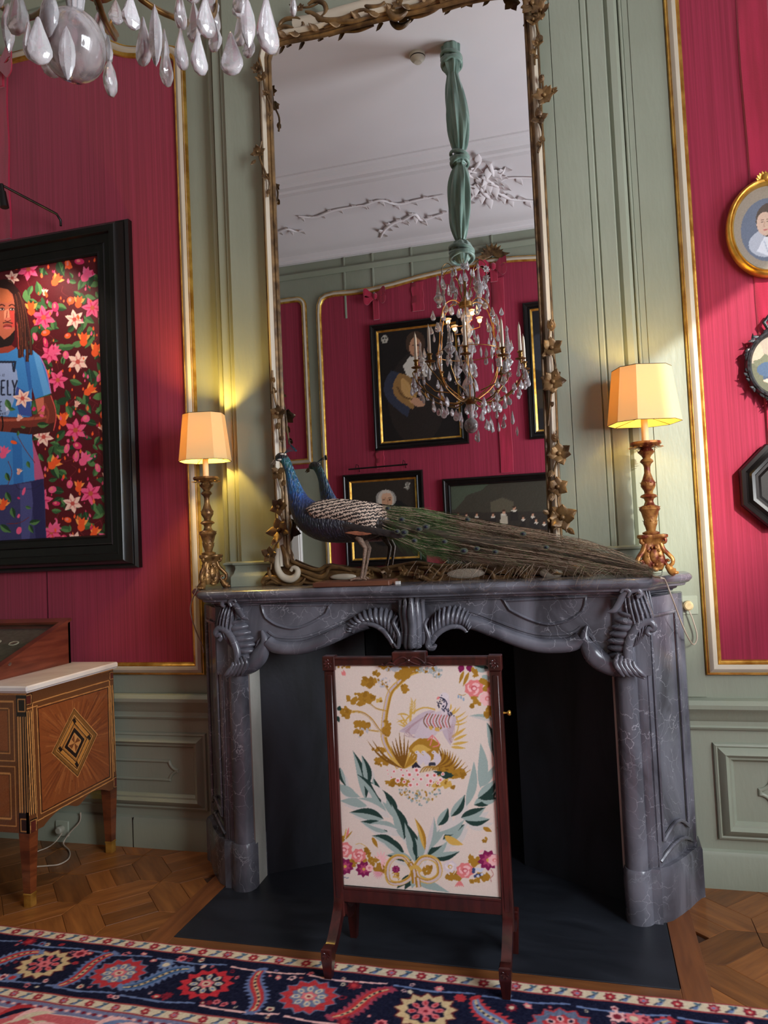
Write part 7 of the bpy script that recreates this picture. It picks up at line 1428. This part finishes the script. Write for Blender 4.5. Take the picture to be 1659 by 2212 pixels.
l = bpy.data.lights.new('spotlight_beam', 'SPOT'); l.energy = 26; l.color = (1, .84, .70); l.spot_size = radians(100); l.spot_blend = .6; l.shadow_soft_size = .02
lo = bpy.data.objects.new('spotlight_beam', l); COL.objects.link(lo); lo.location = h1+(h1-h0)*.3; lo.rotation_euler = (Vector((XC_+.25, -.05, 2.2))-h1).to_track_quat('-Z', 'Y').to_euler()
# ------------------------------------------------------------------ three small pictures on the right ribbon
def ell_ring(cx, cz, rx, rz, prof, mat, t, nm, n=56, Y=0.0, seg=None, rot=0):
    pts = [(cx+rx*cos(2*pi*i/n+rot), Y, cz+rz*sin(2*pi*i/n+rot)) for i in range(n)]; mb = MB(); mb.sweep(pts, prof, (0, -1, 0), closed=True); return mb.build(nm, mat, t, smooth=35)
def pic_disc(t, cx, cz, rx, rz, Y, res, bgc, draw, box=None):
    c = Canvas(cx-rx, cx+rx, cz-rz, cz+rz, res, bgc); draw(c); c.noise(3, 3); o = c.build('painted_canvas', m_oil, lambda X, Z: (X, np.full_like(X, Y), Z), t); trim(o, lambda v: ((v.x-cx)/rx)**2+((v.z-cz)/rz)**2 < .99); return o
Q = lambda x, y, Y=-.05: (lambda v: (v.x, v.z))(P(x, y, Y=Y))
cz = (Q(1650, 384)[1]+Q(1650, 598)[1])/2; rz_ = (Q(1650, 384)[1]-Q(1650, 598)[1])/2; rx_ = XO-Q(1569, 490)[0]
ov = thing('oval_portrait', 'oval portrait of a long-haired person with a white neckcloth, gilt carved frame', 'painting', (XO, -.02, cz-rz_))
ell_ring(XO, cz, rx_, rz_, [(0, 0), (-.002, .022), (.003, .034), (.010, .040), (.016, .036), (.020, .042), (.026, .036), (.028, .026), (.028, 0)], m_gold, ov, 'frame', Y=-.020)
mb = MB()
for k in range(72):
    a_ = 2*pi*k/72; q = Vector((XO+(rx_-.012)*cos(a_), -.048, cz+(rz_-.012)*sin(a_))); T = Vector((-rx_*sin(a_), 0, rz_*cos(a_))).normalized(); mb.leaf(q, T+Vector((cos(a_)*.5*(-1)**k, 0, sin(a_)*.5*(-1)**k)), (0, -1, 0), .020, .010, n=5, curl=.2)
for k in range(8): a_ = pi/8*k+.2; mb.leaf((XO-.01, -.045, cz+rz_-.008), (cos(a_), -.2, sin(a_)), (0, -1, 0), .036, .02, n=6, curl=.3)
mb.ball((XO, -.055, cz+rz_), (.018, .012, .018), 10, 8); mb.build('carved_leaves', m_gold, ov, smooth=60)
pic_disc(ov, XO, cz, rx_-.024, rz_-.024, -.030, .003, (150, 138, 122), lambda c: (
    c.ell((XO, cz-.005), rx_*.64, rz_*.64, (104, 112, 128), n=40), c.ell((XO-.005, cz-.06), .075, .06, (176, 180, 190), n=24), c.ell((XO+.005, cz+.035), .052, .072, (86, 74, 66), n=24), c.ell((XO-.012, cz+.022), .032, .050, (204, 174, 154), n=24), c.poly([(XO-.05, cz-.09), (XO-.02, cz-.035), (XO+.02, cz-.035), (XO+.05, cz-.09), (XO, cz-.12)], (214, 216, 222)),
    [c.ell((XO-.022+.022*k, cz+.030), .005, .0025, (60, 46, 44), n=10) for k in (0, 1)], [c.line([(XO-.028+.022*k, cz+.038), (XO-.022+.022*k, cz+.040), (XO-.016+.022*k, cz+.038)], .0022, (110, 84, 70)) for k in (0, 1)], c.line([(XO-.013, cz+.030), (XO-.017, cz+.012), (XO-.012, cz+.009)], .003, (176, 140, 120)), c.line([(XO-.021, cz-.003), (XO-.013, cz-.005), (XO-.004, cz-.003)], .004, (186, 104, 100)), c.line([(XO-.02, cz-.05), (XO-.01, cz-.09), (XO, cz-.13)], .004, (176, 182, 196)), c.line([(XO+.01, cz-.05), (XO+.005, cz-.1)], .004, (190, 194, 206))))
zc2 = (Q(1650, 705)[1]+Q(1650, 872)[1])/2; rz2 = .150; rx2 = XO-Q(1611, 790)[0]
m_blk = M('black_carved_wood', (22, 22, 24), (58, 58, 62), scale=(60, 60, 60), rough=.32, metal=.3, bump=.2, bscale=(90, 90, 90))
rd = thing('round_painting', 'small round painting of a seated blue-clad figure in a landscape, black carved leafy frame', 'painting', (XO, -.02, zc2-rz2))
ell_ring(XO, zc2, rx2, rz2, [(0, 0), (0, .020), (.006, .034), (.014, .036), (.020, .028), (.024, .022), (.024, 0)], m_blk, rd, 'frame', Y=-.020)
mb = MB(); r6 = random.Random(12)
for k in range(44):
    a_ = 2*pi*k/44; q = Vector((XO+(rx2-.008)*cos(a_), -.045, zc2+(rz2-.008)*sin(a_))); o_ = Vector((cos(a_), 0, sin(a_))); T = Vector((-sin(a_), 0, cos(a_))); mb.leaf(q, T*r6.choice((-1, 1))+o_*r6.uniform(.3, 1.1), (0, -1, 0), r6.uniform(.024, .044), .014, n=6, curl=.4)
mb.tube([(XO-.03, -.04, zc2+rz2), (XO-.045, -.04, zc2+rz2+.03), (XO-.02, -.045, zc2+rz2+.06), (XO, -.045, zc2+rz2+.05)], .008, 8); mb.tube([(XO+.03, -.04, zc2+rz2), (XO+.045, -.04, zc2+rz2+.03), (XO+.02, -.045, zc2+rz2+.06), (XO, -.045, zc2+rz2+.05)], .008, 8)
for s2 in (-1, 1): mb.leaf((XO, -.04, zc2-rz2+.01), (s2*.8, 0, -.6), (0, -1, 0), .06, .03, n=7)
mb.build('carved_foliage', m_blk, rd, smooth=60)
pic_disc(rd, XO, zc2, rx2-.020, rz2-.020, -.030, .003, (150, 136, 120), lambda c: (c.poly([(XO-.2, zc2+.01), (XO+.2, zc2+.03), (XO+.2, zc2-.2), (XO-.2, zc2-.2)], (84, 84, 62)), [c.blob((XO-.07+.02*k, zc2+.02+.01*(k % 2)), .022, (92, 94, 70), 10) for k in range(4)], c.blob((XO-.09, zc2+.07), .04, (172, 150, 128), 12), c.ell((XO+.01, zc2-.04), .07, .05, (40, 60, 84)), c.ell((XO+.02, zc2+.01), .035, .05, (190, 160, 140)), c.ell((XO+.02, zc2+.06), .018, .022, (196, 160, 136)), c.leaf((XO-.06, zc2-.06), (XO+.01, zc2-.07), .02, (196, 160, 140)), c.ell((XO-.04, zc2-.015), .04, .03, (52, 76, 104))))
zc3 = (Q(1650, 962)[1]+Q(1650, 1140)[1])/2; r3_ = .176/cos(pi/8)
oc_ = thing('octagonal_painting', 'small dark painting in an eight-sided black frame, lowest on the right ribbon', 'painting', (XO, -.02, zc3-.17))
ell_ring(XO, zc3, r3_, r3_, [(0, 0), (0, .026), (.006, .036), (.020, .038), (.026, .030), (.030, .024), (.044, .034), (.056, .032), (.060, .022), (.070, .022), (.078, .015), (.082, .010), (.082, 0)], m_dark, oc_, 'frame', n=8, Y=-.020, rot=pi/8)
pic_disc(oc_, XO, zc3, .105, .105, -.020, .004, (24, 22, 20), lambda c: (c.blob((XO-.02, zc3-.04), .035, (92, 86, 60)), c.ell((XO, zc3), .05, .07, (40, 34, 30))))
